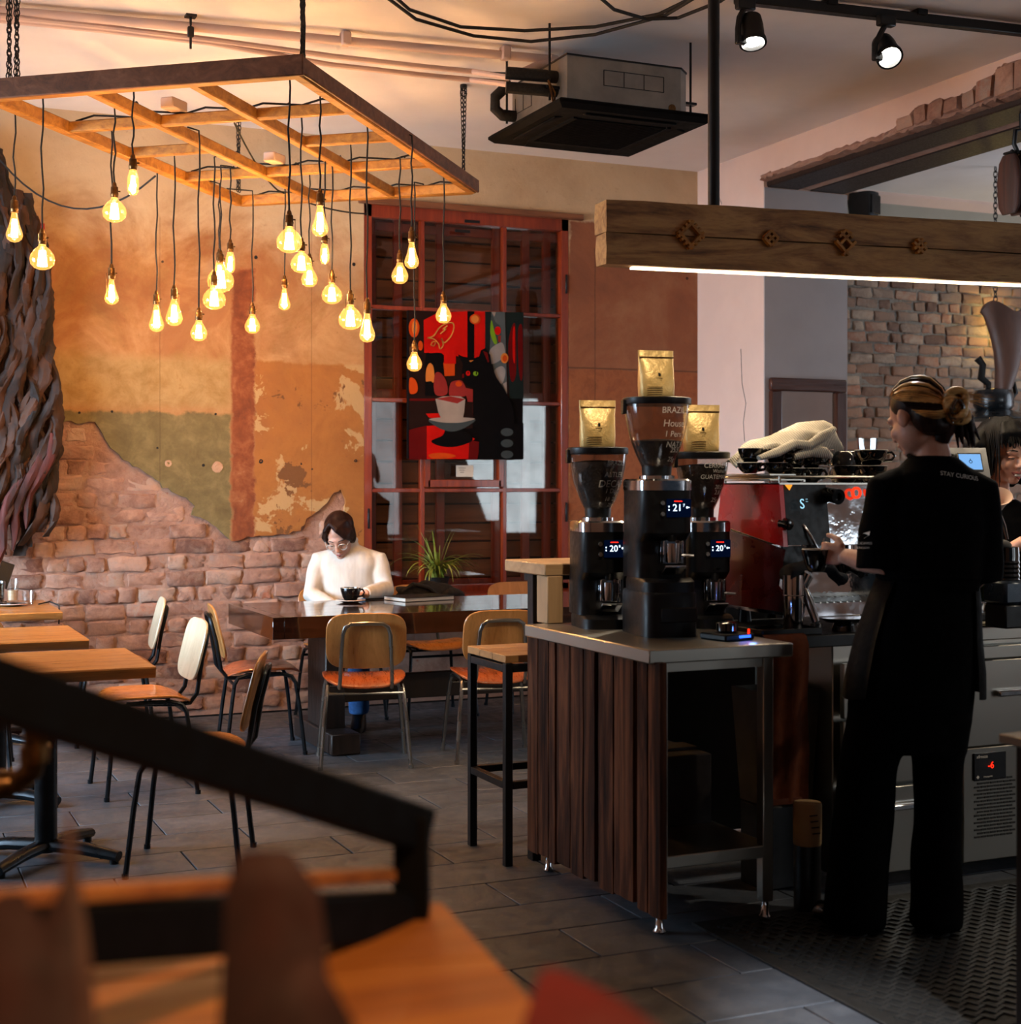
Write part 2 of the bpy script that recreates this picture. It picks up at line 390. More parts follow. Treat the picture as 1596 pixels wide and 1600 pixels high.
def line(sock, p, wd): return t.math('MULTIPLY', t.rng(sock, p - wd, p - wd * .3), t.rng(sock, p + wd * .3, p + wd, 1, 0))
crk = t.math('MAXIMUM', line(t.math('ADD', X_, t.math('MULTIPLY', edge, .08)), Wp(250, 700)[0], .004), line(X_, Wp(487, 700)[0], .004))
lowm = t.rng(Z_, Wp(300, 345)[1], Wp(300, 340)[1], 1, 0); crk = t.math('MULTIPLY', t.math('MULTIPLY', crk, lowm), .6)
cr2 = t.math('MAXIMUM', line(t.math('ADD', X_, t.math('MULTIPLY', edge, .2)), Wp(930, 600)[0], .006), line(t.math('ADD', Z_, t.math('MULTIPLY', edge, .12)), Wp(1000, 578)[1], .008))
crk = t.math('MAXIMUM', crk, t.math('MULTIPLY', cr2, t.math('MULTIPLY', lowm, t.rng(X_, Wp(880, 500)[0], Wp(890, 500)[0]))))
c = t.mix(t.math('MULTIPLY', crk, .6), c, L('#3a2212'))
c = t.mix(t.rng(n3, .62, .8, 0, .35), c, L('#6b4526'))
t.base(c); t.b.inputs['Roughness'].default_value = .85; t.bump(t.math('ADD', n2, t.math('MULTIPLY', n3, .3)), .35, .012)
M_['plaster'] = t.m
# ---- brick
t = NT('old_brick'); oi = t.node('ShaderNodeObjectInfo'); co = t.coord('World')
n1 = t.noise(co, 9, 8, .7, .4); k = t.math('ADD', t.math('MULTIPLY', oi.outputs['Random'], .8), t.math('MULTIPLY', t.math('SUBTRACT', n1, .5), .7))
c = t.ramp(k, [(0, L('#7d5546')), (.2, L('#bd9079')), (.38, L('#a07462')), (.55, L('#c99d86')), (.72, L('#bca08f')), (.88, L('#c06e4b')), (1, L('#765c51'))])
c = t.mix(t.rng(t.noise(co, 5, 8, .7, .5), .5, .68, 0, .7), c, L('#ab8f7e'))
t.base(c); t.b.inputs['Roughness'].default_value = .9; t.bump(t.noise(co, 34, 9, .76), .9, .024); M_['brick'] = t.m
t = NT('brick_mortar'); co = t.coord('World'); n1 = t.noise(co, 6, 8, .7)
t.base(t.ramp(n1, [(.3, L('#8f6857')), (.5, L('#ac8573')), (.64, L('#b39280')), (.73, L('#a35234'))]))
t.b.inputs['Roughness'].default_value = .95; t.bump(t.noise(co, 30, 8, .7), .9, .025); M_['mortar'] = t.m
t = NT('brown_brick'); oi = t.node('ShaderNodeObjectInfo'); co = t.coord('World')
n1 = t.noise(co, 9, 8, .7, .4); k = t.math('ADD', t.math('MULTIPLY', oi.outputs['Random'], .85), t.math('MULTIPLY', t.math('SUBTRACT', n1, .5), .5))
t.base(t.ramp(k, [(0, L('#6b5044')), (.2, L('#8e7260')), (.4, L('#97735e')), (.55, L('#857062')), (.7, L('#a89380')), (.85, L('#996a54')), (1, L('#aa9f92'))]))
t.b.inputs['Roughness'].default_value = .9; t.bump(t.noise(co, 45, 8, .72), .7, .015); M_['brick2'] = t.m
M_['mortar2'] = mat('grey_mortar', '#8d857b', .95, 0, '#716a61', 12, bump=.9, bscale=50, bdist=.02)

# ---- back wall: mortar core, plaster sheet with a ragged lower edge, bricks proud of the core
def X9(u): return aty(u, 757, YB).x
wx0, wx1 = X9(569), X9(889); wz1 = 3.235; wz0 = .66
b = MB(); xl = -2.4
b.box(((xl + wx0) / 2, YB + .14, HC / 2), (wx0 - xl, .24, HC)); b.box(((wx1 + XR2) / 2, YB + .14, HC / 2), (XR2 - wx1, .24, HC))
b.box(((wx0 + wx1) / 2, YB + .14, (wz1 + HC) / 2), (wx1 - wx0, .24, HC - wz1)); b.box(((wx0 + wx1) / 2, YB + .14, wz0 / 2), (wx1 - wx0, .24, wz0))
wall = struct('wall_back', b, M_['mortar'], smooth=0)
edge_px = [(-250, 640), (60, 652), (92, 662), (148, 657), (156, 672), (172, 700), (200, 722), (230, 738), (262, 765), (292, 778), (304, 788), (300, 803), (325, 812), (345, 830), (360, 845), (395, 838), (440, 834), (468, 832), (478, 812), (500, 795), (520, 772), (534, 766), (541, 778), (538, 802), (546, 830), (552, 858), (569, 862)]
ep = [aty(u, v, YB) for u, v in edge_px]; poly = []
rnd = random.Random(3)
for a, b_ in zip(ep, ep[1:]):
    n = max(1, int((b_ - a).length / .03))
    for i in range(n):
        p = a.lerp(b_, i / n); poly.append(V((p.x + rnd.uniform(-.008, .008), YB, p.z + rnd.uniform(-.012, .012))))
poly += [V((wx0, YB, ep[-1].z)), V((wx0, YB, wz1)), V((wx1, YB, wz1)), V((wx1, YB, .02)), V((XR, YB, .02)), V((XR, YB, HC)), V((xl, YB, HC)), V((xl, YB, ep[0].z))]
b = MB(); b.prism(poly, (0, .028, 0)); part('plaster', b, M_['plaster'], wall, smooth=0)
def pl_edge(x):
    for a, b_ in zip(ep, ep[1:]):
        if a.x <= x <= b_.x: return a.z + (b_.z - a.z) * (x - a.x) / max(1e-6, b_.x - a.x)
    return 9 if x < wx0 else -1
def brick_mesh(l, h, d, seed, m, j=.012):
    b = MB(); b.box((0, 0, 0), (l, d, h), min(h, l) * .10)
    es = [e for e in b.bm.edges if e.calc_length() > .05]; bmesh.ops.subdivide_edges(b.bm, edges=es, cuts=2, use_grid_fill=True)
    b.jitter(j, seed, 22); b.jitter(j * .35, seed); return b.mesh('brick', m, 50)
H = .096; kinds = {}
for nm, l in (('s', .225), ('h', .108)):
    kinds[nm] = [brick_mesh(l - .004, .086, .05, 11 * k + len(nm) + int(l * 100), M_['brick']) for k in range(5)]
rnd = random.Random(5); nb = 0
for r_ in range(20):
    z = .03 + H * r_ + H / 2; x = -.15 + .06 * (r_ % 3)
    while x < wx0:
        kd = 'h' if (r_ % 2 and rnd.random() < .75) or rnd.random() < .2 else 's'; l = .225 if kd == 's' else .108
        xc = x + l / 2; x += l + .012
        if xc < .62 or xc + l / 2 > wx0 - .005: continue
        if z - .05 > max(pl_edge(xc - l * .4), pl_edge(xc + l * .4)): continue
        under = .016 if z + .05 > min(pl_edge(xc - l * .5), pl_edge(xc + l * .5)) else 0
        rough_zone = z > 1.05 and rnd.random() < .25
        o = bpy.data.objects.new('brick', rnd.choice(kinds[kd])); C.objects.link(o); o.parent = wall; nb += 1
        o.location = (xc + rnd.uniform(-.004, .004), YB + .037 + under + rnd.uniform(-.010, .008) + (.006 if rough_zone else 0), z + rnd.uniform(-.006, .006))
        o.rotation_euler = (rnd.uniform(-.05, .05), rnd.uniform(-.035, .035) * (3 if rough_zone else 1), rnd.uniform(-.05, .05) + PI * rnd.randint(0, 1))
M_['chip'] = mat('bare_plaster_chip', '#b9977a', .9, 0, '#a98468', 30, bump=.4)
# drill holes with knocked-out rims
for (u, v, r_) in ((263, 724, .022), (340, 730, .035), (318, 727, .010), (408, 721, .014), (556, 720, .010), (175, 643, .008), (124, 645, .008), (337, 647, .008), (246, 700, .007), (471, 725, .006), (488, 733, .006), (254, 409, .008), (400, 402, .012), (553, 413, .012), (320, 476, .007), (960, 387, .012), (1074, 435, .010)):
    p = aty(u, v, YB); b = MB(); b.lathe([(r_, .0), (r_ * .9, .003), (r_ * .45, .002), (r_ * .4, -.002)], p, 10, Matrix.Rotation(PI / 2, 3, 'X'), True); b.jitter(r_ * .08, int(u))
    part('drill_hole', b, M_['cord'] if r_ < .02 else M_['chip'], wall)

# ---- window in the back wall: outer casement, panes, inner casement, boarded shutter
W = MB(); Yw = YB + .035
def zz(u, v): return aty(u, v, Yw).z
def xx(u): return aty(u, 757, Yw).x
b = MB(); b.box(((wx0 + wx1) / 2, YB + .255, (wz0 + wz1) / 2), (wx1 - wx0 + .1, .02, wz1 - wz0 + .1)); 
window = struct('window_1', b, M_['cord'], smooth=0)
XF[window] = Matrix.Identity(4)
def wbar(nm, a, b_, wd, dep, m, y=Yw, bev=.004):
    q = MB(); q.bar(a, b_, dep if abs(a[0] - b_[0]) < .01 else dep, wd, bev, V((0, 0, 1)) if abs(a[2] - b_[2]) < .2 else V((1, 0, 0)))
    return part(nm, q, m, window)
cols = [xx(568), xx(659), xx(787), xx(889)]
rows = [wz1, zz(728, 487), zz(728, 628), zz(728, 766), wz0]
fs = .055
for x in (wx0 + .028, wx1 - .028): wbar('window_frame', (x, Yw, wz0), (x, Yw, wz1), .056, .07, M_['wind'])
for z in (wz0 + .05, wz1 - .045): wbar('window_frame', (wx0, Yw, z), (wx1, Yw, z), .09, .07, M_['wind'])
for x in cols[1:3]: wbar('muntin', (x, Yw, wz0), (x, Yw, wz1), .03, .045, M_['wind'])
for z in rows[1:4]: wbar('muntin', (wx0, Yw + .002, z), (wx1, Yw + .002, z), .026, .045, M_['wind'])
xa, xb = cols[1] + .03, cols[2] - .03
for x in (xa, xb): wbar('casement_stile', (x, Yw - .012, rows[3] + .02), (x, Yw - .012, rows[1] - .02), .042, .05, M_['wind'])
wbar('casement_stile', (xa, Yw - .012, rows[3] + .045), (xb, Yw - .012, rows[3] + .045), .05, .05, M_['wind'])
rnd = random.Random(2)
for i in range(3):
    for j in range(4):
        q = MB(); x0, x1, z1, z0 = cols[i], cols[i + 1], rows[j], rows[j + 1]
        q.box(((x0 + x1) / 2, Yw + .012, (z0 + z1) / 2), (x1 - x0 - .02, .004, abs(z1 - z0) - .02), rot=Matrix.Rotation(rnd.uniform(-.006, .006), 3, 'Z') @ Matrix.Rotation(rnd.uniform(-.006, .006), 3, 'X'))
        part('pane', q, M_['pane'], window)
Yi = YB + .15
for x in (wx0 + .1, wx0 + .28, wx0 + .58, wx1 - .48, wx1 - .26, wx1 - .1): wbar('inner_casement', (x, Yi, wz0), (x, Yi, wz1), .06, .03, M_['wind'])
for z in (wz1 - .12, wz0 + .1, rows[2] + .05): wbar('inner_casement', (wx0, Yi + .004, z), (wx1, Yi + .004, z), .06, .03, M_['wind'])
z = wz0
while z < wz1:
    hh = rnd.uniform(.11, .15); q = MB(); q.box(((wx0 + wx1) / 2, YB + .215 + rnd.uniform(-.004, .004), z + hh / 2), (wx1 - wx0, .025, hh - .012), .004)
    part('shutter_board', q, M_['shut'], window); z += hh
for x, z in ((wx0 + .03, zz(575, 810)), (wx1 - .02, zz(880, 445)), (wx1 - .02, zz(880, 800))):
    q = MB(); q.box((x, Yw - .04, z), (.014, .012, .13), .003); part('hinge', q, M_['black'], window)
for u in (735, 720):
    q = MB(); q.box((xx(u), Yw - .036, zz(728, 347 if u == 735 else 363)), (.11, .006, .02), .002); part('latch', q, M_['black'], window)
q = MB(); q.box(((wx0 + wx1) / 2, YB - .11, wz0 + .03), (wx1 - wx0 + .06, .3, .045), .006); part('window_sill', q, M_['wind'], window)
q = MB(); q.box(((wx0 + wx1) / 2 + .03, YB - .004, wz1 + .01), (wx1 - wx0 + .14, .06, .04), .004); part('head_trim', q, M_['shut'], window)

# ---- right wall with its big opening: pier, jamb, lintel
b = MB(); b.box((XR + .325, (YJ + YB) / 2 + .13, HC / 2), (.65, YB - YJ + .26, HC)); wr = struct('wall_right', b, M_['white'], smooth=0)
b = MB(); b.box((XR + .33, YJ - .006, HC / 2 - .13), (.66, .012, 3.37)); part('jamb_face', b, M_['grey'], wr, smooth=0)
b = MB(); b.box((XR + .325, (YJ - 2) / 2, 3.53), (.65, YJ + 2, .22)); part('lintel', b, M_['white'], wr, smooth=0)
LZ = 3.40
for nm, x, wd in (('steel_joist', XR + .145, .25), ('steel_joist', XR + .50, .28)):
    b = MB(); b.box((x, (YJ - 2) / 2, LZ + .005), (wd, YJ + 2, .05), .008); part(nm, b, M_['darkm'], wr)
b = MB(); b.box((XR + .315, (YJ - 2) / 2, LZ + .015), (.09, YJ + 2, .05)); b.jitter(.004, 2); part('soffit_filler', b, M_['mortar'], wr)
# exposed rubble edge and soldier bricks over the opening
prof = [(1196, 276, 290), (1210, 268, 289), (1232, 262, 284), (1262, 250, 276), (1300, 238, 264), (1340, 225, 253), (1380, 208, 240), (1400, 198, 233), (1420, 180, 226), (1440, 162, 220), (1470, 153, 212), (1500, 147, 201), (1520, 138, 194), (1545, 122, 186), (1560, 104, 180), (1575, 98, 172), (1640, 72, 150), (1760, 20, 115)]
b = MB(); rings = []; rnd = random.Random(9)
pf = []
for (a, c_) in zip(prof, prof[1:]):
    for i in range(5): pf.append(tuple(a[k] + (c_[k] - a[k]) * i / 5 for k in range(3)))
for i, (u, vt, vb) in enumerate(pf):
    t1, b1 = atx(u, vt, XR), atx(u, vb, XR)
    bz = LZ + .01; hz = max(t1.z - .008, bz + .05)
    y = t1.y; s = .02
    rings.append([V((XR + .04, y, bz)), V((XR - .035 - rnd.uniform(0, s), y, bz + rnd.uniform(0, .02))), V((XR - .025 - rnd.uniform(0, s), y, bz + (hz - bz) * .4)), V((XR - .02 - rnd.uniform(0, s), y, bz + (hz - bz) * .75)), V((XR - .004, y, hz + rnd.uniform(-.012, .012))), V((XR + .04, y, hz))])
b.loft(rings); part('rubble_edge', b, M_['mortar'], wr, smooth=0)
sold = [(1412, 1440), (1440, 1460), (1461, 1486), (1487, 1513), (1515, 1535), (1537, 1565), (1567, 1596), (1598, 1630), (1632, 1670)]
import bisect
for i, (u0, u1) in enumerate(sold):
    um = (u0 + u1) / 2; k = max(0, bisect.bisect([p[0] for p in pf], um) - 1); top = atx(pf[k][0], pf[k][1], XR).z - .03
    y0, y1 = atx(u0 + 1, 200, XR).y, atx(u1 - 1, 200, XR).y
    b = MB(); z0 = LZ + .035; b.box((XR - .035, (y0 + y1) / 2, (z0 + top) / 2), (.05, abs(y0 - y1), max(top - z0, .05)), .007, Matrix.Rotation(rnd.uniform(-.06, .06), 3, 'X')); b.jitter(.006, i)
    part('brick', b, M_['brick'], wr)
b = MB(); cr = [(1158, 545), (1160, 600), (1166, 630), (1162, 660), (1164, 690)]
b.tube([atx(u, v, XR - .001) for u, v in cr], .0022, 4); part('wall_crack', b, M_['cord'], wr)
b = MB(); b.tube([atx(u, v, XR - .001) for u, v in ((1120, 300), (1128, 318), (1124, 330))], .002, 4); part('wall_crack', b, M_['cord'], wr)

# ---- bar room beyond the opening: brick wall, painted top, cornice
b = MB(); b.box((9.2, YB2 + .1, HC / 2), (6.2, .2, HC)); wb = struct('wall_bar_room', b, M_['mortar2'], smooth=0)
b = MB(); b.box((9.2, YB2 - .012, 3.36), (6.2, .03, .56)); part('painted_band', b, M_['taupe'], wb, smooth=0)
b = MB(); x0, x1 = XR2, 12
b.loft([[V((x, YB2, HC)), V((x, YB2 - .10, HC)), V((x, YB2 - .10, HC - .02)), V((x, YB2 - .06, HC - .05)), V((x, YB2 - .03, HC - .07)), V((x, YB2, HC - .09))] for x in (x0, x1)]); struct('trim_1', b, M_['white'])
k2 = {}
for nm, l in (('s', .2), ('h', .1)): k2[nm] = [brick_mesh(l - .002, .070, .05, 17 * k + int(l * 100), M_['brick2'], .009) for k in range(5)]
r_ = 0; z = 1.22; nb2 = 0
while z < 3.06:
    x = XR2 + .03 + .05 * (r_ % 3)
    while x < 9.15:
        kd = 'h' if rnd.random() < (.5 if r_ % 2 else .15) else 's'; l = .2 if kd == 's' else .1
        xc = x + l / 2; x += l + .014
        o = bpy.data.objects.new('brick', rnd.choice(k2[kd])); C.objects.link(o); o.parent = wb; nb2 += 1
        o.location = (xc, YB2 + .012 + rnd.uniform(-.006, .008), z + rnd.uniform(-.006, .006)); o.rotation_euler = (rnd.uniform(-.05, .05), rnd.uniform(-.05, .05), rnd.uniform(-.05, .05) + PI * rnd.randint(0, 1))
    z += .083; r_ += 1
# ---- walls out of the frame that close the room (side wall with window openings, street wall)
b = MB(); X0 = -2.45
for y0, y1, z0, z1 in ((-2.2, 9.4, 0, .75), (-2.2, 9.4, 2.75, HC), (-2.2, 5.2, .75, 2.75), (8.6, 9.4, .75, 2.75)): b.box((X0, (y0 + y1) / 2, (z0 + z1) / 2), (.2, y1 - y0, z1 - z0))
struct('wall_left', b, M_['white'], smooth=0)
b = MB()
for x0, x1, z0, z1 in ((-2.5, 10, 0, .6), (-2.5, 10, 3.0, HC), (-2.5, 2.6, .6, 3.0), (6.2, 10, .6, 3.0)): b.box(((x0 + x1) / 2, -2.1, (z0 + z1) / 2), (x1 - x0, .2, z1 - z0))
struct('wall_street', b, M_['white'], smooth=0)
b = MB(); b.box((9.9, 3.6, HC / 2), (.2, 11.6, HC)); struct('wall_far_right', b, M_['white'], smooth=0)
print('bricks', nb, nb2, 'tiles', len(tc))
# ================================================================== CHANDELIER MADE OF AN OLD WINDOW FRAME
ZF = 3.05
N0 = atz(462, 120, ZF); e1 = (atz(738, 303, ZF) - N0); LEN = e1.length; e1.normalize(); e2 = V((-e1.y, e1.x, 0)); WID = 1.42
def fp(a, b_, z=ZF): p = N0 + e1 * a + e2 * b_; p.z = z; return p
ch = thing('frame_chandelier', 'large old wooden window frame hung flat on chains, carrying all the filament bulbs', 'chandelier', fp(LEN / 2, WID / 2, ZF))
def member(nm, a, b_, wd=.05, h=.06, z=ZF + .03):
    q = MB(); a = fp(*a, z); b_ = fp(*b_, z); q.bar(a, b_, wd, h, .006)
    return part(nm, q, M_['frame'], ch, True)
member('outer_rail', (0, -.03), (0, WID + .03), .055, .07); member('outer_rail', (LEN, 0), (LEN, WID), .055, .06)
member('outer_rail', (0, 0), (LEN, 0), .05, .06); member('outer_rail', (0, WID), (LEN, WID), .05, .06)
for k in (1 / 3, 2 / 3): member('glazing_bar', (0, WID * k), (LEN, WID * k), .045, .055)
for t_ in (.63, 1.78):
    for a, b_ in ((0, 1 / 3), (1 / 3, 2 / 3), (2 / 3, 1)): member('cross_bar', (t_, WID * a + .02), (t_, WID * b_ - .02), .04, .05)
for a, b_ in ((0, 1 / 3), (2 / 3, 1)): member('cross_bar', (1.18, WID * a + .02), (1.18, WID * b_ - .02), .04, .05)
q = MB(); q.bar(fp(-.036, -.05, ZF + .035), fp(-.036, WID + .1, ZF + .035), .018, .085, .004); part('edge_shade_strip', q, M_['shut'], ch, True)  # dark strips here and below put shade on the frame's outer faces
q = MB(); q.bar(fp(-.02, -.034, ZF + .04), fp(LEN, -.034, ZF + .04), .016, .07, .004); part('edge_shade_strip', q, M_['shut'], ch, True)
def chain(p0, p1, lk=.034, r=.0028, m=M_['black']):
    p0, p1 = V(p0), V(p1); L = (p1 - p0).length; n = max(2, int(L / (lk * .72))); d = (p1 - p0) / L; q = MB()
    for i in range(n):
        c = p0 + d * (L * (i + .5) / n); a = PI / 2 * (i % 2) + .4
        s = V((math.cos(a), math.sin(a), 0))
        q.tube([c + d * (math.sin(t) * lk / 2) + s * (math.cos(t) * lk * .27) for t in [2 * PI * k / 8 for k in range(8)]], r, 5, closed=True)
    return q
for (a, b_), dz in (((.12, .02), 0), ((LEN - .1, .02), 0), ((.05, WID - .12), 0), ((.10, WID - .05), 0), ((LEN - .12, WID - .05), 0)):
    for s in (-.012, .012):
        part('chain', chain(fp(a + s, b_, ZF + .06), fp(a, b_ + s, HC)), M_['black'], ch, True)
    q = MB(); q.tube([fp(a, b_, HC - .05) + V((.018 * math.cos(t), 0, .018 * math.sin(t))) for t in [2 * PI * k / 10 for k in range(10)]], .004, 6, closed=True); q.lathe([(.02, 0), (.02, .02)], fp(a, b_, HC - .022), 10)
    part('ceiling_hook', q, M_['black'], ch, True)
def sag(p0, p1, s, n=12): return [V(p0).lerp(V(p1), i / n) - V((0, 0, s * 4 * (i / n) * (1 - i / n))) for i in range(n + 1)]
for off in (0, .012, .024):
    p = fp(.2 + off, .06, ZF + .08); q = MB(); q.tube([p, p + V((.004, 0, .2)), p + V((-.004, 0, .35)), V((p.x, p.y, HC))], .005, 6); part('power_cord', q, M_['cord'], ch, True)
for a, b_ in (((.63, .05), (.63, WID - .05)), ((1.78, .02), (1.78, WID - .05)), ((.02, .3), (.02, WID + .05)), ((.3, .0), (2.2, .0)), ((LEN, .1), (LEN, WID - .1))):
    q = MB(); pts = [fp(a[0] + (b_[0] - a[0]) * i / 14, a[1] + (b_[1] - a[1]) * i / 14, ZF + .068 + .012 * math.sin(i * 2.1)) for i in range(15)]
    q.tube(pts, .005, 6); part('power_cord', q, M_['cord'], ch, True)
for a, b_ in (((.60, WID * .6)), ((1.74, WID * .61))):
    q = MB(); q.box(fp(a, b_, ZF + .09), (.12, .07, .05), .006, Matrix.Rotation(rad(45), 3, 'Z')); part('junction_box', q, M_['white'], ch, True)
# slack cords from the frame to the walls
pc = fp(LEN - .1, WID * .8, ZF + .06)
q = MB(); q.tube(sag(atz(352, 160, 3.2), pc, .05), .005, 6); part('power_cord', q, M_['cord'], ch, True)
q = MB(); q.tube(sag(atz(243, 275, 3.0), aty(0, 250, YB - .25), .22), .005, 6); part('power_cord', q, M_['cord'], ch, True)
q = MB(); q.tube(sag(pc, aty(572, 334, YB - .03), .03), .005, 6); part('power_cord', q, M_['cord'], ch, True)

# ---- pendant bulbs (photo px / 1.995 of the close view): cord x, cord top y, socket top y, bulb bottom y, shape
K = 1 / 1.995
PB = [(45, 360, 610, 750, 't'), (132, 322, 712, 838, 'g'), (415, 296, 480, 605, 'c'), (357, 372, 568, 690, 'g'), (348, 440, 822, 945, 't'), (488, 540, 905, 1030, 't'), (543, 510, 888, 1012, 'w'),
      (620, 440, 958, 1060, 'a'), (668, 520, 845, 962, 'g'), (688, 545, 780, 908, 'g'), (684, 600, 775, 870, 'c'), (718, 555, 745, 848, 'c'), (787, 622, 943, 1037, 'a'), (887, 592, 858, 963, 't'), (902, 262, 655, 785, 'g'),
      (940, 395, 740, 848, 'g'), (965, 570, 790, 892, 'a'), (998, 338, 588, 732, 't'), (1012, 505, 722, 820, 'c'), (1035, 530, 840, 945, 'g'), (1093, 475, 903, 1025, 'g'), (1145, 420, 928, 1062, 't'),
      (1247, 520, 778, 882, 'a'), (1284, 455, 707, 833, 't'), (1292, 596, 1060, 1155, 'a'), (1383, 570, 908, 1005, 'a')]
SH = {'t': 'teardrop', 'g': 'globe', 'c': 'tubular', 'w': 'broad teardrop', 'a': 'small pear-shaped'}
PROF = {'t': [(.3, 0), (.36, .12), (.62, .45), (.94, .70), (1, .80), (.86, .92), (.5, 1.0), (.05, 1.03)],
        'w': [(.3, 0), (.36, .1), (.7, .4), (1, .68), (1, .8), (.8, .93), (.45, 1.0), (.05, 1.02)],
        'g': [(.26, 0), (.30, .14), (.62, .26), (.92, .45), (1, .62), (.92, .80), (.62, .94), (.25, 1), (.04, 1.0)],
        'a': [(.34, 0), (.42, .18), (.72, .36), (.96, .56), (1, .68), (.86, .86), (.5, .98), (.06, 1.01)],
        'c': [(.5, 0), (.7, .15), (.95, .35), (1, .6), (.95, .85), (.6, .98), (.06, 1.02)]}
RW = {'t': .27, 'w': .30, 'g': .5, 'a': .38, 'c': .22}
ORD = 'first second third fourth fifth sixth seventh eighth ninth tenth eleventh twelfth thirteenth fourteenth fifteenth sixteenth seventeenth eighteenth nineteenth twentieth twenty-first twenty-second twenty-third twenty-fourth twenty-fifth twenty-sixth'.split()
order = sorted(range(len(PB)), key=lambda i: PB[i][0])
NOTE = {0: 'before the bark relief', 1: 'low before the bark relief', 2: 'close under the front rail', 24: 'before the painting', 25: 'at the frame corner', 12: 'over the brown strip'}
def hang(p, i, z):
    # the cord runs over the nearest member of the frame before it drops
    r = p - N0; a, b_ = r.dot(e1), r.dot(e2); a_, bb = min(max(a, 0), LEN), min(max(b_, 0), WID)
    cand = [(abs(b_ - WID * k / 3), V((a_, WID * k / 3, 0))) for k in range(4)] + [(abs(a - t_), V((t_, bb, 0))) for t_ in (0, .63, 1.78, LEN)]
    c = min(cand, key=lambda x: x[0])[1]; m = N0 + e1 * c.x + e2 * c.y; d = V((m.x - p.x, m.y - p.y, 0))
    if d.length < .02: return [V((0, 0, z + .005))]
    return [V((d.x * 1.05, d.y * 1.05, z)), V((d.x, d.y, z + .008)), V((d.x * .5, d.y * .5, z - .002)), V((0, 0, z - .012))]
for i, (x, yt, ys, yb, s) in enumerate(PB):
    top = atz(x * K, yt * K, ZF); d = top.x * SY + top.y * CY
    pt = atd(x * K, ys * K, d); pb = atd(x * K, yb * K, d)
    tot = pt.z - pb.z; sk = min(.075, tot * .40); gl = tot - sk + .012
    rk = order.index(i)
    lb = f"{SH[s]} filament bulb on a cord, {ORD[rk]} from the left" + (f", {NOTE[i]}" if i in NOTE else ' under the wooden frame')
    th = thing('pendant_bulb', lb, 'bulb', (top.x, top.y, pb.z), 0, 'filament bulbs under the wooden frame')
    q = MB(); wv = .006
    q.tube(hang(top, i, ZF + .062 - pb.z) + [V((.004, 0, ZF - .01 - pb.z))] + [V((wv * math.sin(k * 1.7 + i), wv * math.cos(k * 1.3 + i), ZF - .02 - pb.z - (ZF - .02 - pt.z) * k / 6)) for k in range(1, 6)] + [V((0, 0, tot))], .0042, 6)
    part('cord', q, M_['cord'], th)
    q = MB(); z0 = tot - sk
    q.lathe([(.005, tot), (.009, tot - .006), (.011, tot - .018), (.016, tot - .022), (.0165, z0 + .022), (.018, z0 + .02), (.018, z0 + .012), (.0165, z0 + .01), (.0165, z0)], (0, 0, 0), 14)
    q.box((.02, 0, z0 + .03), (.012, .006, .006)); part('socket', q, M_['brass'], th)
    if i % 2 == 0 and i > 3:
        q = MB(); q.tube([V((.024 * (1 if i % 4 else -1), 0, z0 + .03)), V((.025 * (1 if i % 4 else -1), 0, z0 - gl * .9))], .0013, 5); part('pull_chain', q, M_['brass'], th)
    R_ = RW[s] * gl if s != 'g' else .46 * gl
    q = MB(); q.lathe([(max(r * R_, .002), z0 + .008 - h * gl) for r, h in PROF[s]], (0, 0, 0), 18); part('glass_bulb', q, M_['bulbglass'], th, smooth=80)
    q = MB(); h0, h1 = z0 - gl * .22, z0 - gl * .80
    for k in range(5):
        a = 2 * PI * k / 5; rr = R_ * .34
        q.tube([V((rr * math.cos(a) * .6, rr * math.sin(a) * .6, h0)), V((rr * math.cos(a), rr * math.sin(a), h1)), V((rr * math.cos(a + .6), rr * math.sin(a + .6), h1)), V((rr * math.cos(a + .6) * .6, rr * math.sin(a + .6) * .6, h0))], .0036, 5)
    part('filament', q, M_['bulbcore'], th)
    l = bpy.data.lights.new('bulb_light', 'POINT'); l.energy = 32; l.color = (1, .55, .24); l.shadow_soft_size = .016
    o = bpy.data.objects.new('bulb_light', l); C.objects.link(o); o.parent = th; o.location = (0, 0, (h0 + h1) / 2)

# ================================================================== CEILING: pipes, cables, air conditioner, track, spots
M_['acblack'] = mat('matt_black_plastic', '#0a0a0b', .85, 0, '#0c0c0d', 9, spec=.1)
ac = thing('air_conditioner', 'grey sheet-metal ceiling air conditioner with a flat black grille panel', 'air conditioner', (3.46, 6.7, 3.2))
def lb_(q, c, s, bev=0): q.box(c, s, bev); return q
A_, B_, D_ = atz(875, 165, 3.2), atz(1127, 188, 3.2), atz(763, 225, 3.2)
cx, cy = (A_.x + B_.x) / 2, (A_.y + D_.y) / 2; pw, pdp = (B_.x - A_.x), D_.y - A_.y
q = MB(); q.loft([[V((cx + sx * pw / 2 * k, cy + sy * pdp / 2 * k, z)) for sx, sy in ((-1, -1), (1, -1), (1, 1), (-1, 1))] for k, z in ((.97, 3.245), (1, 3.235), (1, 3.222), (.94, 3.2))]); part('grille_panel', q, M_['acblack'], ac, True)
q = MB()
for i in range(26): q.box((cx, cy - .25 + .5 * i / 25, 3.199), (.5, .006, .012))
for sx in (-1, 1): q.box((cx + sx * .26, cy, 3.198), (.02, .54, .014))
part('intake_grille', q, M_['acblack'], ac, True)
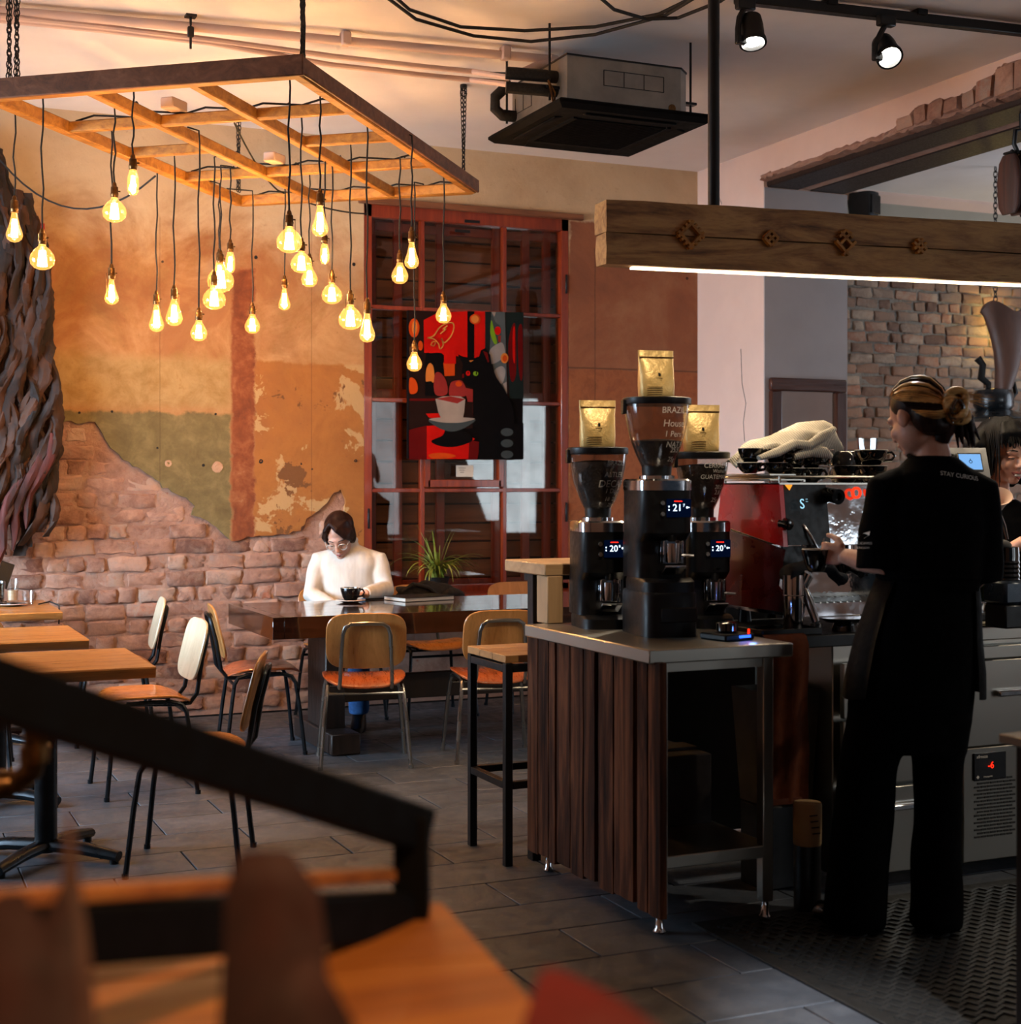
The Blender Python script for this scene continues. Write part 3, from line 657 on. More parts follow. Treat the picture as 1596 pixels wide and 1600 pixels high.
for sx, sy in ((1, 0), (-1, 0), (0, 1), (0, -1)):
    q = MB(); q.box((cx + sx * .335, cy + sy * .335, 3.2), (.06 if sx else .5, .06 if sy else .5, .012), .004, Matrix.Rotation(.25 * sx, 3, 'Y') @ Matrix.Rotation(-.25 * sy, 3, 'X')); part('louvre', q, M_['acblack'], ac, True)
bx = pw / 2 - .075; by = pdp / 2 - .075; cut = .07
pol = [(-bx, -by), (bx - cut, -by), (bx, -by + cut), (bx, by - cut), (bx - cut, by), (-bx + cut, by), (-bx, by - cut)]
q = MB(); q.prism([V((cx + x, cy + y, 3.235)) for x, y in pol], (0, 0, .235)); part('casing', q, M_['sheet'], ac, True)
q = MB(); q.prism([V((cx + x * 1.012, cy + y * 1.012, 3.468)) for x, y in pol], (0, 0, .008)); part('casing_rim', q, M_['black'], ac, True)
q = MB()
for k in range(4): q.box((cx - .15 + .11 * k, cy - by - .001, 3.38), (.003, .003, .075))
for z in (3.343, 3.417): q.box((cx + .015, cy - by - .001, z), (.33, .003, .003))
for k in range(4): q.box((cx - bx - .001, cy + .05 + .1 * k, 3.36), (.003, .003, .08))
q.box((cx - bx - .001, cy + .2, 3.32), (.003, .3, .003)); part('knockout_panel', q, M_['black'], ac, True)
q = MB(); q.lathe([(.02, 0), (.02, .004)], (cx + bx - .12, cy - by, 3.27), 14, Matrix.Rotation(PI / 2, 3, 'X')); part('plug', q, M_['brass'], ac, True)
for sx in (-1, 1):
    for sy in (-1, 1):
        q = MB(); q.tube([V((cx + sx * (bx + .045), cy + sy * (by - .1), 3.27)), V((cx + sx * (bx + .045), cy + sy * (by - .1), HC))], .006, 6); q.box((cx + sx * (bx + .03), cy + sy * (by - .1), 3.33), (.08, .04, .012)); part('hanger_rod', q, M_['tubed'], ac, True)
px0 = V((cx - bx, cy - by + .12, 3.36))
for k, (dz, r_) in enumerate(((.03, .03), (-.04, .028))):
    q = MB(); q.tube([px0 + V((.0, 0, dz)), px0 + V((-.06, .0, dz)), px0 + V((-.24, .06, dz + .01))], r_, 10); part('pipe_insulation', q, M_['cord'], ac, True)
q = MB(); q.tube([V((cx - bx, cy + by - .1, 3.31)), V((cx - bx - .07, cy + by - .1, 3.31)), V((cx - bx - .11, cy + by - .1, 3.34)), V((cx - bx - .11, cy + by - .1, 3.40)), V((cx - bx - .05, cy + by - .12, 3.46))], .028, 10); part('drain_hose', q, M_['cord'], ac, True)
for k in range(2):
    q = MB(); q.tube([px0 + V((-.06, -.035, .0)), px0 + V((-.05 + .02 * k, -.05, -.06)), px0 + V((-.03, -.04, -.13))], .005, 6); part('copper_wire', q, M_['brass'], ac, True)
pp = thing('pvc_conduit', 'white plastic conduit pipe clipped along the ceiling to the air conditioner', 'pipe', (1.5, 6.9, HC - .05))
q = MB(); pts = [atz(-60, 12, 3.59), atz(300, 42, 3.59), atz(560, 66, 3.59), atz(830, 90, 3.59), atz(862, 93, 3.59)]
end = V((cx - bx - .02, cy + .1, 3.5)); q.tube(pts + [atz(872, 98, 3.57), end.lerp(pts[-1], .5), end], .022, 10); part('pipe', q, M_['white'], pp, True)
q = MB(); q.tube([atz(858, 92, 3.59), atz(868, 95, 3.585), atz(873, 101, 3.57)], .029, 10); part('elbow', q, M_['white'], pp, True)
for u in (540, 790):
    q = MB(); p = atz(u, 42 + (u - 300) * .09, 3.59); q.box(p + V((0, 0, .01)), (.05, .05, .07), .008); part('clip', q, M_['white'], pp, True)
cb = thing('insulated_pipes', 'pair of cream insulated pipes with thin wires sagging below the ceiling conduit', 'pipe', (1.5, 7, HC - .1))
for k, (dz, r_, m) in enumerate(((0, .014, 'white'), (-.035, .014, 'white'), (-.02, .006, 'brass'), (.02, .005, 'cord'))):
    q = MB(); pts = [atz(u, v, 3.56) + V((0, .03 * k, dz * (.2 + .8 * (u > 500)))) for u, v in ((-60, 20), (160, 42), (330, 62), (520, 88), (660, 104), (740, 112))]
    q.tube(pts + [px0 + V((-.22, .06, .02 + dz))], r_, 8); part('pipe', q, M_[m], cb, True)
cl = thing('pipe_clamp', 'small dark metal clamp with a threaded rod under the conduit', 'clamp', atz(298, 40, 3.6))
q = MB(); p = atz(298, 40, 3.59); q.tube([p + V((0, 0, .05)), p + V((0, 0, -.11))], .006, 6); q.box(p + V((0, 0, .045)), (.05, .05, .012)); q.box(p + V((0, 0, -.03)), (.03, .02, .05), .004); part('rod', q, M_['black'], cl, True)
for k, (lab, us) in enumerate((('black cable looping across the ceiling towards the bar post, upper loop', ((590, -30), (640, 15), (720, 42), (820, 48), (930, 42), (1030, 22), (1100, -12))), ('black cable looping across the ceiling towards the bar post, lower loop', ((570, -30), (650, 30), (740, 56), (830, 65), (930, 54), (1040, 24), (1110, -18))), ('black cable crossing over the two long ceiling loops', ((925, -15), (960, 15), (1010, 30), (1060, 28), (1126, 2), (1150, -15))))):
    q = MB(); q.tube([atz(u, v, 3.55 - .015 * k) for u, v in us], .008, 6); single('ceiling_cable', lab, 'cable', q, M_['cord'], 'black ceiling cables')
tr = thing('light_track', 'black ceiling track with lamp adaptors above the bar', 'track', atz(1380, 30, 3.6))
q = MB(); q.bar(atz(1150, -3, 3.6), atz(1700, 60, 3.6), .05, .045, .004); part('rail', q, M_['black'], tr, True)
for k in (.25, .5, .85):
    q = MB(); q.box(atz(1150, -3, 3.6).lerp(atz(1700, 60, 3.6), k) + V((0, 0, .03)), (.06, .06, .04), .004); part('ceiling_clip', q, M_['black'], tr, True)
def spot(u, v, ua, va, lab, dirv, on):
    p = atz(ua, va, 3.58); th = thing('track_spotlight', lab, 'spotlight', p, 0, 'track spotlights')
    d = p.x * SY + p.y * CY; hc = atd(u, v, d); dv = V(dirv).normalized(); rot = dv.to_track_quat('Z', 'Y').to_matrix()
    q = MB(); q.box(p + V((0, 0, -.02)), (.09, .04, .05), .005); q.tube([p + V((0, 0, -.03)), p + V((-.03, 0, -.08)), hc + V((-.075, 0, .03)), hc + V((-.075, 0, -.03))], .014, 8); q.box(hc + V((-.06, 0, -.02)), (.05, .03, .04), .005); part('arm', q, M_['black'], th, True)
    q = MB(); q.lathe([(.02, -.11), (.05, -.10), (.055, -.06), (.055, .0), (.062, .02), (.062, .035), (.052, .036), (.045, .01)], hc, 22, rot); part('housing', q, M_['plastic'], th, True)
    q = MB(); q.lathe([(.05, .012), (.046, .02), (.0, .03)], hc, 22, rot); part('lens', q, on, th, True)
    l = bpy.data.lights.new('spot_light', 'SPOT'); l.energy = 90; l.spot_size = rad(62); l.spot_blend = .6; l.shadow_soft_size = .04; l.color = (1, .9, .78)
    o = bpy.data.objects.new('spot_light', l); C.objects.link(o); o.location = hc + dv * .06; o.rotation_euler = dv.to_track_quat('-Z', 'Y').to_euler()
    o.parent = th; o.matrix_parent_inverse = XF[th].inverted()
M_['lens'] = emit('lamp_lens', (1, .95, .85, 1), 40)
spot(1176, 58, 1165, 0, 'black track spotlight hanging right beside the bar post', (-.10, -.35, -1), M_['lens'])
spot(1388, 84, 1385, 26, 'black track spotlight glaring towards the viewer, away from the bar post', (-.25, -.85, -.9), M_['lens'])

# ================================================================== HANGING BEAM WITH LIGHT STRIP
P0 = atd(948, 412, 5.6); P1 = atd(1700, 456, 6.22); zb = 2.25
P0.z = P1.z = zb; bd = (P1 - P0).normalized(); bn = V((-bd.y, bd.x, 0))
bm_ = thing('hanging_beam', 'long old timber beam over the bar with carved diamond ornaments and a light strip', 'beam', (P0 + P1) / 2)
def beamlog(z0, z1, dy0, dy1, sd):
    q = MB(); n = 26; rings = []
    for i in range(n + 1):
        c = P0.lerp(P1, i / n); j = lambda k: mnoise.noise(V((i * .35, k * 3.1, sd))) * .007
        rings.append([c + bn * (dy0 + j(0)) + V((0, 0, z0 - zb + j(1) * .6)), c + bn * (dy1 + j(2)) + V((0, 0, z0 - zb + .004)), c + bn * (dy1 + .012 + j(3)) + V((0, 0, (z0 + z1) / 2 - zb)), c + bn * (dy1 + j(3)) + V((0, 0, z1 - zb)), c + bn * (dy0 + j(4)) + V((0, 0, z1 - zb + j(5) * .6)), c + bn * (dy0 - .004 + j(6)) + V((0, 0, (z0 + z1) / 2 - zb))])
    q.loft(rings); return q
part('timber', beamlog(zb + .122, zb + .243, .0, .125, 1), M_['beam'], bm_, True); part('timber', beamlog(zb, zb + .118, .004, .11, 4), M_['beam'], bm_, True)
# carved ornaments: lattices of small square sticks
S2 = math.sqrt(.5)
def orn(u, v, cells, s):
    c = atd(u, v, 5.6 + (u - 948) / 752 * .62); t_ = (c - P0).dot(bd); c = P0 + bd * t_ - bn * .012 + V((0, 0, c.z - zb))
    q = MB()
    for (x0, y0, x1, y1) in cells:
        a = c + bd * ((x0 - y0) * S2 * s) + V((0, 0, (x0 + y0) * S2 * s)); b2 = c + bd * ((x1 - y1) * S2 * s) + V((0, 0, (x1 + y1) * S2 * s)); q.bar(a, b2, .022, .011, .001)
    part('carved_ornament', q, M_['frame'], bm_, True)
ring_ = [(-1.5, -1, 1.5, -1), (-1.5, 1, 1.5, 1), (-1, -1.5, -1, 1.5), (1, -1.5, 1, 1.5), (-1.5, -.3, -.8, -.3), (-1.5, .4, -.8, .4), (.8, -.3, 1.5, -.3), (.8, .4, 1.5, .4), (-.3, -1.5, -.3, -.8), (.4, -1.5, .4, -.8), (-.3, .8, -.3, 1.5), (.4, .8, .4, 1.5)]
orn(1076, 368, ring_, .030)
orn(1200, 374, [(-1, -1, 1, -1), (-1, 0, 1, 0), (-1, 1, 1, 1), (-1, -1, -1, 1), (0, -1, 0, 1), (1, -1, 1, 1)], .021)
orn(1316, 380, [(-1.6, -1, 1.2, -1), (-1, -1.6, -1, 1.2), (-1, .4, 1.6, .4), (.4, -1, .4, 1.6), (-.3, 1.2, 1.2, 1.2), (1.2, -.3, 1.2, 1.2)], .028)
orn(1432, 386, [(-1.2, -.4, 1.2, -.4), (-1.2, .4, 1.2, .4), (-.4, -1.2, -.4, 1.2), (.4, -1.2, .4, 1.2)], .025)
q = MB(); q.bar(P0 + bd * .12 + bn * .05 + V((0, 0, -.004)), P1 + bn * .05 + V((0, 0, -.004)), .03, .008); part('light_strip', q, emit('warm_light_strip', (1, .78, .5, 1), 7), bm_, True)
lc = (P0 + P1) / 2 + bn * .05 - V((0, 0, .015))
l = bpy.data.lights.new('strip_light', 'AREA'); l.shape = 'RECTANGLE'; l.size = (P1 - P0).length - .15; l.size_y = .03; l.energy = 26; l.color = (1, .76, .48)
o = bpy.data.objects.new('strip_light', l); C.objects.link(o); o.location = lc; o.rotation_euler = (0, 0, math.atan2(bd.y, bd.x)); o.parent = bm_; o.matrix_parent_inverse = XF[bm_].inverted()
pt = atd(1136, 322, 5.68)
q = MB(); pxy = P0 + bd * ((atd(1136, 322, 5.68) - P0).dot(bd)) + bn * .06
q.tube([V((pxy.x, pxy.y, zb + .1)), V((pxy.x, pxy.y, HC))], .023, 14); part('hanging_post', q, M_['black'], bm_, True)
pxy2 = P1 + bn * .06 - bd * .1; q = MB(); q.tube([V((pxy2.x, pxy2.y, zb + .1)), V((pxy2.x, pxy2.y, HC))], .023, 14); part('hanging_post', q, M_['black'], bm_, True)
# ================================================================== BARK RELIEF
Yk = YB - .11
bk = thing('bark_relief', 'tall twisted dark tree-bark relief on a red board, hung on the plastered wall', 'wall art', (.85, Yk, 2.1))
def bxr(v):
    pts = [(215, 8), (240, 30), (300, 52), (360, 66), (420, 82), (520, 86), (580, 92), (660, 92), (740, 88), (820, 88), (850, 80)]
    for a, b_ in zip(pts, pts[1:]):
        if a[0] <= v <= b_[0]: return a[1] + (b_[1] - a[1]) * (v - a[0]) / (b_[0] - a[0])
    return pts[-1][1] if v > 850 else 0
q = MB(); q.box((.795, YB - .03, 2.15), (.47, .03, 1.6)); part('red_board', q, M_['red'], bk, True)
M_['bark'] = wood('dark_bark', ['#080402', '#1c0e08', '#382013', '#4a2c1c'], 2, 9, .85, 1.0, 0, 4, rnd=True)
rnd = random.Random(12)
xR = [aty(bxr(v), v, Yk).x for v in range(215, 880, 5)]
def xlim(z):
    v = 757 - (z - CH) * FPX / 8.75; i = int(min(max((v - 215) / 5, 0), len(xR) - 1)); return xR[i]
for i in range(36):
    f0 = (i % 18) / 18; lay = i // 18
    zt = 3.42 - rnd.uniform(0, .18) - (0 if f0 < .7 else .3); zbm = 1.06 + rnd.uniform(-.06, .22); n = 84; ph = rnd.uniform(0, 6.3); fr = rnd.uniform(5.5, 8.5)
    rings = []
    for k in range(n + 1):
        z = zt + (zbm - zt) * k / n; x1 = xlim(z); x0 = .54
        am = .012 + .055 * min(1, max(0, (2.7 - z) / .8))
        x = x0 + (x1 - .02 - x0) * f0 + am * math.sin(fr * z + ph) + .02 * mnoise.noise(V((z * 5, i, 0)))
        x = min(x, x1 - .012)
        y = Yk - .01 - .035 * lay - .03 * math.cos(fr * z + ph) - .03 * mnoise.noise(V((z * 7, i, 4)))
        wd = (.027 + .022 * mnoise.noise(V((z * 6, i, 9)))) * (1 - .75 * max(0, (k - n + 9) / 9)); dp = .034 + .022 * mnoise.noise(V((z * 9, i, 2)))
        tw = 1.1 * math.sin(fr * z * .5 + ph * 2)
        rg = []
        for a in range(10):
            t_ = 2 * PI * a / 10; rr = 1 + .45 * mnoise.noise(V((a * 1.3, z * 14, i * 2.3))) + .35 * mnoise.noise(V((a * 2.9, z * 45, i * 1.3)))
            lx, ly = wd * math.cos(t_) * rr, dp * math.sin(t_) * rr
            rg.append(V((x + lx * math.cos(tw) - ly * math.sin(tw), y + lx * math.sin(tw) * .6 + ly * math.cos(tw), z)))
        rings.append(rg)
    q = MB(); q.loft(rings); part('bark_strip', q, M_['bark'], bk, True, smooth=25)
for i in range(3):
    q = MB(); x = .99 - .09 * i; q.tube([V((x + .07 + .025 * math.sin(k * .9 + i), Yk - .075 - .015 * math.sin(k * .7), 1.72 - .12 * i - .07 * k)) - V((.02 * k, 0, 0)) for k in range(9)], [.012, .024, .03, .026, .032, .024, .028, .02, .006], 8); q.jitter(.016, i, 26); part('red_bark_strip', q, mat('red_bark', '#5a1e15', .8, 0, '#2a110c', 14, (1, 1, .2), bump=.8, bscale=40), bk, True)

# ================================================================== PAINTING ON THE WINDOW
YP = YB - .045
def pq(x, y): return aty(600 + x / 5.7125, 460 + y / 5.7143, YP)
pa = thing('cat_painting', 'red and black painting of a black cat behind a coffee cup, hung on the window', 'painting', pq(730, 800))
c00, c11 = pq(217, 140), pq(1245, 1475)
q = MB(); q.box(((c00.x + c11.x) / 2, YP + .017, (c00.z + c11.z) / 2), (c11.x - c00.x, .03, c00.z - c11.z), .003)
M_['pblack'] = mat('black_paint', '#060405', .7, 0, '#0a0606', 5, spec=.08); part('canvas', q, M_['pblack'], pa, True)
def sm(pts, n=5, closed=True):
    N = len(pts); o_ = []
    for i in range(N):
        p0, p1, p2, p3 = pts[i - 1], pts[i], pts[(i + 1) % N], pts[(i + 2) % N]
        for k in range(n):
            t_ = k / n; o_.append(tuple(.5 * (2 * b + (c - a) * t_ + (2 * a - 5 * b + 4 * c - d) * t_ * t_ + (3 * b - a - 3 * c + d) * t_ ** 3) for a, b, c, d in zip(p0, p1, p2, p3)))
    return o_
def elp(cx_, cy_, rx, ry, n=24): return [(cx_ + rx * math.cos(2 * PI * k / n), cy_ + ry * math.sin(2 * PI * k / n)) for k in range(n)]
pc_ = {'r': '#c01008', 'dr': '#5c0808', 'o': '#c2440f', 'lo': '#d07a34', 'b': '#070506', 'br': '#20100d', 'gw': '#8f8a88', 'dg': '#3c4446', 'w': '#9a8c82', 'pk': '#8a2a26', 'gn': '#6f9a1e', 'y': '#e0a850', 'k2': '#16201f', 'mg': '#50585a'}
pm = {k: mat('paint_' + n, v, .7, 0, None, 6, spec=.08) for (k, v), n in zip(pc_.items(), ('red', 'dark_red', 'orange', 'light_orange', 'deep_black', 'brown', 'grey_white', 'dark_grey', 'warm_white', 'rose', 'green', 'yellow', 'teal_black', 'mid_grey'))}
lay = [0]
def shape(c, pts, smooth=False):
    lay[0] += 1; y = YP - .0005 - .00018 * lay[0]
    pts = sm(pts) if smooth else pts
    bmx.mi = list(pc_).index(c); bmx._new([V((p.x, y, p.z)) for p in (pq(a, b) for a, b in pts)], [tuple(range(len(pts)))])
bmx = MB()
S = shape
S('br', [(222, 150), (1240, 160), (1240, 930), (222, 930)])
S('r', [(355, 230), (480, 165), (745, 150), (745, 560), (540, 540), (360, 520)])
S('b', [(745, 150), (810, 152), (800, 640), (745, 620)]); S('r', [(808, 152), (903, 154), (903, 640), (808, 640)]); S('k2', [(903, 154), (960, 155), (990, 640), (903, 640)])
S('mg', [(960, 155), (1080, 158), (1100, 900), (1000, 760), (945, 500)])
S('dg', [(960, 190), (1000, 250), (1045, 300), (1040, 420), (1000, 450), (950, 360)], True)
S('gw', [(945, 500), (1040, 430), (1075, 470), (1070, 560), (960, 620)], True); S('gw', [(985, 690), (1050, 640), (1085, 690), (1050, 800)], True); S('gw', [(1060, 800), (1095, 780), (1098, 890)])
S('gn', [(960, 230), (985, 330), (1010, 430), (985, 440), (950, 350)], True); S('r', elp(1015, 325, 28, 38)); S('pk', [(1018, 370), (1045, 365), (1040, 430), (1022, 425)]); S('w', [(960, 158), (1000, 158), (985, 200)])
S('k2', [(1085, 158), (1245, 160), (1245, 930), (1120, 930)])
S('dr', [(1110, 430), (1170, 260), (1180, 700), (1130, 760)], True); S('dr', [(1195, 330), (1235, 300), (1235, 740), (1205, 700)], True); S('r', [(1150, 340), (1166, 300), (1168, 600), (1150, 560)], True)
S('lo', elp(1075, 570, 34, 46)); S('o', elp(1078, 572, 20, 30))
S('o', elp(268, 300, 48, 85)); S('lo', elp(272, 295, 24, 60)); S('o', elp(325, 458, 22, 44))
S('o', elp(812, 222, 48, 46)); S('lo', elp(810, 222, 34, 34))
S('b', [(375, 540), (420, 525), (520, 530), (530, 620), (530, 720), (380, 740)], True); S('o', [(530, 610), (630, 600), (630, 725), (540, 730)]); S('r', [(535, 520), (640, 490), (640, 620), (535, 620)])
S('lo', [(375, 680), (405, 615), (440, 650), (445, 780), (378, 790)], True); S('b', [(365, 780), (420, 775), (450, 800), (455, 905), (365, 905)]); S('pk', [(450, 720), (500, 700), (555, 780), (560, 890), (455, 890)], True)
S('o', [(228, 750), (275, 760), (300, 830), (285, 880), (228, 880)], True); S('pk', [(590, 800), (640, 770), (700, 780), (735, 900), (590, 910)], True); S('o', elp(665, 800, 30, 25))
S('dr', [(225, 930), (460, 930), (460, 950), (225, 955)]); S('pk', [(705, 830), (795, 850), (790, 1110), (765, 1110), (740, 930)])
S('br', [(222, 950), (790, 960), (790, 1200), (222, 1200)]); S('r', [(372, 1065), (500, 1060), (520, 1120), (400, 1100)])
S('dr', [(222, 1210), (380, 1170), (380, 1475), (222, 1475)]); S('r', [(380, 1175), (560, 1165), (810, 1290), (760, 1330), (760, 1470), (380, 1470)], False); S('dr', [(760, 1300), (860, 1320), (830, 1475), (750, 1475)]); S('b', [(850, 1180), (1243, 1150), (1243, 1473), (840, 1473)])
S('b', [(420, 1310), (520, 1260), (560, 1200), (700, 1210), (790, 1300), (640, 1360), (500, 1355)], True); S('o', [(400, 1430), (520, 1415), (640, 1440), (560, 1465), (430, 1465)], True)
for z in (1230, 1330, 1430): S('dg', elp(1095, z, 55, 36))
# the cat
S('b', [(655, 535), (742, 572), (800, 570), (845, 555), (862, 500), (903, 478), (945, 540), (960, 640), (1000, 740), (1060, 830), (1110, 920), (1150, 1020), (1160, 1190), (790, 1190), (790, 840), (740, 815), (700, 770), (690, 720), (700, 620)])
S('dr', [(880, 505), (920, 520), (935, 600), (925, 610)]); S('lo', [(755, 592), (800, 588), (770, 605)])
S('r', elp(747, 705, 19, 22)); S('gn', elp(815, 708, 22, 20)); S('b', elp(822, 704, 7, 16)); S('b', elp(747, 700, 5, 12)); S('dr', elp(702, 728, 9, 20))
# cup and saucer
S('dg', [(395, 1120), (480, 1190), (600, 1225), (720, 1190), (812, 1115), (600, 1150)], True); S('w', [(398, 1115), (500, 1100), (600, 1096), (720, 1100), (808, 1112), (700, 1142), (600, 1148), (490, 1140)], True)
S('w', [(455, 935), (520, 912), (600, 908), (680, 912), (722, 938), (712, 1050), (695, 1132), (520, 1138), (480, 1050)]); S('pk', [(458, 932), (590, 910), (720, 936), (650, 975), (560, 955)]); S('w', [(640, 980), (718, 945), (700, 1130), (640, 1132)])
# neon outline on the red wall
def neon(pts, r=4.5):
    lay[0] += 1; y = YP - .0005 - .00018 * lay[0]; bmx.mi = list(pc_).index('y')
    for a, b_ in zip(pts, pts[1:]):
        dx, dy = b_[0] - a[0], b_[1] - a[1]; L_ = math.hypot(dx, dy) or 1; nx, ny = -dy / L_ * r, dx / L_ * r; ex, ey = dx / L_ * r * .5, dy / L_ * r * .5
        bmx._new([V((p.x, y, p.z)) for p in (pq(*k) for k in ((a[0] - ex + nx, a[1] - ey + ny), (b_[0] + ex + nx, b_[1] + ey + ny), (b_[0] + ex - nx, b_[1] + ey - ny), (a[0] - ex - nx, a[1] - ey - ny)))], [(0, 1, 2, 3)])
def opn(pts): return sm(pts, 4)[:(len(pts) - 1) * 4 + 1]
neon(opn([(385, 390), (440, 370), (490, 300), (550, 262), (610, 258), (618, 310), (590, 380), (535, 432), (510, 395), (525, 450), (497, 488), (480, 440), (440, 400), (385, 390)]))
neon([(500, 352), (550, 310), (520, 312), (560, 282)]); neon(opn([(415, 455), (430, 425), (455, 430), (440, 460), (415, 455)]))
part('paint', bmx, [pm[k] for k in pc_], pa, True, smooth=0)
lbq = thing('painting_label', 'small white paper label stuck on the window glass under the painting', 'label', aty(728, 736, YB - .01))
q = MB(); a, b_ = aty(713, 727, YB - .006), aty(740, 745, YB - .006); q.box(((a + b_) / 2), (b_.x - a.x, .002, a.z - b_.z)); part('card', q, M_['paper'], lbq, True)
q = MB()
for k in range(3): q.box(((a.x + b_.x) / 2 - .02, YB - .008, a.z - .018 - .014 * k), (.05 - .012 * k, .001, .003))
part('print', q, M_['cord'], lbq, True)

# ================================================================== CHAIRS
def panel(w_, h_, th, p=4.0, n=32):
    """rounded plywood sheet in local XZ, thickness along Y; returns rings"""
    def outl(s, y, dy): 
        o_ = []
        for k in range(n):
            t_ = 2 * PI * k / n; c, s_ = math.cos(t_), math.sin(t_); e = 2 / p
            o_.append(V((s * w_ / 2 * math.copysign(abs(c) ** e, c), y, s * h_ / 2 * math.copysign(abs(s_) ** e, s_))))
        return o_
    return [outl(s, y, 0) for s, y in [(s, -th / 2) for s in (.1, .3, .5, .68, .84, .95, .985)] + [(1, -th * .25), (1, th * .25)] + [(s, th / 2) for s in (.985, .95, .84, .68, .5, .3, .1)]]
def make_chair(lab, mb_, ms, mt, group='plywood and steel tube chairs'):
    t = thing('cafe_chair', lab, 'chair', (0, 0, 0), 0, group)
    tl = rad(-14); q = MB(Matrix.Translation((0, -.235, .645)) @ Matrix.Rotation(-tl, 4, 'X') ); rg = panel(.40, .29, .012)
    q.loft([[p + V((0, .10 * -p.x * p.x * -1 * 1.4, 0)) for p in r] for r in rg]); part('backrest', q, mb_, t)
    q = MB(Matrix.Translation((0, 0, .462)) @ Matrix.Rotation(PI / 2, 4, 'X')); rg = panel(.42, .41, .012, 3.4)
    q.loft([[V((p.x, p.y + .25 * p.x * p.x - .02 - (.5 * max(0, -p.z - .12) ** 2 * 8 if p.z < 0 else 1.7 * max(0, p.z - .06) ** 2), p.z)) for p in r] for r in rg]); part('seat', q, ms, t)
    path = [(.13, .10, .418), (.13, -.13, .404), (.13, -.19, .407), (.128, -.222, .45), (.122, -.247, .60), (.117, -.268, .68), (.105, -.277, .715), (.08, -.281, .732)]
    q = MB(); q.tube([V((-x, y, z)) for x, y, z in path] + [V((0, -.282, .735))] + [V((x, y, z)) for x, y, z in reversed(path)], .0105, 8); part('back_tube', q, mt, t)
    for sx in (-1, 1):
        for sy in (-1, 1):
            q = MB(); q.tube([V((sx * .225, sy * .205, 0)), V((sx * .205, sy * .178, .25)), V((sx * .192, sy * .160, .375)), V((sx * .186, sy * .14, .41)), V((sx * .182, sy * .09, .424)), V((sx * .18, 0, .426))], .0105, 8)
            q.lathe([(.013, 0), (.013, .02)], (sx * .225, sy * .205, 0), 8); part('leg', q, mt, t)
    for sy in (-1, 1):
        q = MB(); q.tube([V((-.192, sy * .162, .375)), V((.192, sy * .162, .375))], .008, 8); part('cross_rail', q, mt, t)
    return t
ce = make_chair('plywood chair with chrome legs seen from behind, at the middle of the long dark table', M_['ply'], M_['plyr'], M_['tubec']); ce.location = (2.39, 7.27, 0); ce.rotation_euler.z = rad(-15)
cf = dup(ce, (3.06, 7.17, 0), rad(-11), 'plywood chair with chrome legs seen from behind, partly hidden by the bar stool')
cc = make_chair('plywood chair at the near left end of the dark table, turned side-on to the wall', M_['ply'], M_['plyr'], M_['tubed']); cc.location = (2.0, 7.845, 0); cc.rotation_euler.z = rad(-97)
cb_ = make_chair('chair with daylit pale back and orange seat, facing the middle wooden table', M_['plylit'], M_['plyo'], M_['tubed']); cb_.location = (1.24, 7.05, 0); cb_.rotation_euler.z = rad(91)
ca = dup(cb_, (1.33, 8.47, 0), rad(84), 'chair with daylit pale back, closest to the brick wall, facing the back small table')
cd = make_chair('chair with yellowish back seen from the rear side, pushed to the front oak table', M_['ply'], M_['plyo'], M_['tubed']); cd.location = (1.165, 5.6, 0); cd.rotation_euler.z = rad(70)
cg = dup(cd, (.50, 7.83, 0), rad(-6), 'orange chair back cut by the left edge of the picture, behind the middle table')
cw = dup(cd, (2.72, 8.72, 0), rad(180), 'orange chair in which the woman in the white jumper sits')
cw2 = dup(cd, (3.28, 8.64, 0), rad(180), 'orange chair holding the black bag behind the dark table')
cw3 = dup(cd, (3.95, 8.62, 0), rad(180), 'orange chair at the far end of the dark table by the window')

# ================================================================== SMALL TABLES
def oak_table(lab, x1, y0, y1, wd=.70):
    t = thing('oak_table', lab, 'table', (x1 - wd / 2, (y0 + y1) / 2, 0), 0, 'small oak tables along the wall')
    q = MB(); n = 24; dy = (y1 - y0) / 2; rings = []
    for i in range(n + 1):
        x = -wd / 2 + wd * i / n; wv = .008 * mnoise.noise(V((x * 9, y0, 0))) + .004 * mnoise.noise(V((x * 25, y0, 3)))
        rings.append([V((x, -dy + wv, .745)), V((x, -dy + wv + .004, .75)), V((x, dy + wv * .5, .75)), V((x, dy + wv * .5, .708)), V((x, -dy + wv + .018, .708)), V((x, -dy + wv + .006, .72))])
    q.loft(rings); part('tabletop', q, M_['top'], t)
    q = MB(); q.tube([V((0, 0, .03)), V((0, 0, .70))], .042, 16); part('column', q, M_['tubed'], t)
    q = MB(); q.box((0, 0, .70), (.36, .36, .012), .003); part('top_plate', q, M_['tubed'], t)
    for k in range(4):
        a = PI / 4 + PI / 2 * k + .1; q = MB(); dv = V((math.cos(a), math.sin(a), 0))
        q.tube([dv * .02 + V((0, 0, .055)), dv * .16 + V((0, 0, .05)), dv * .31 + V((0, 0, .03))], [.034, .032, .026], 10, sq=.75); q.lathe([(.018, 0), (.018, .02)], dv * .29, 10); part('foot', q, M_['tubed'], t)
    return t
oak_table('oak-topped pedestal table closest to the black handrail', 1.02, 5.53, 6.23)
oak_table('oak-topped pedestal table in the middle of the wall row', .935, 6.63, 7.33)
tC = oak_table('oak-topped pedestal table at the back, carrying glasses and a saucer', 1.01, 8.12, 9.03)
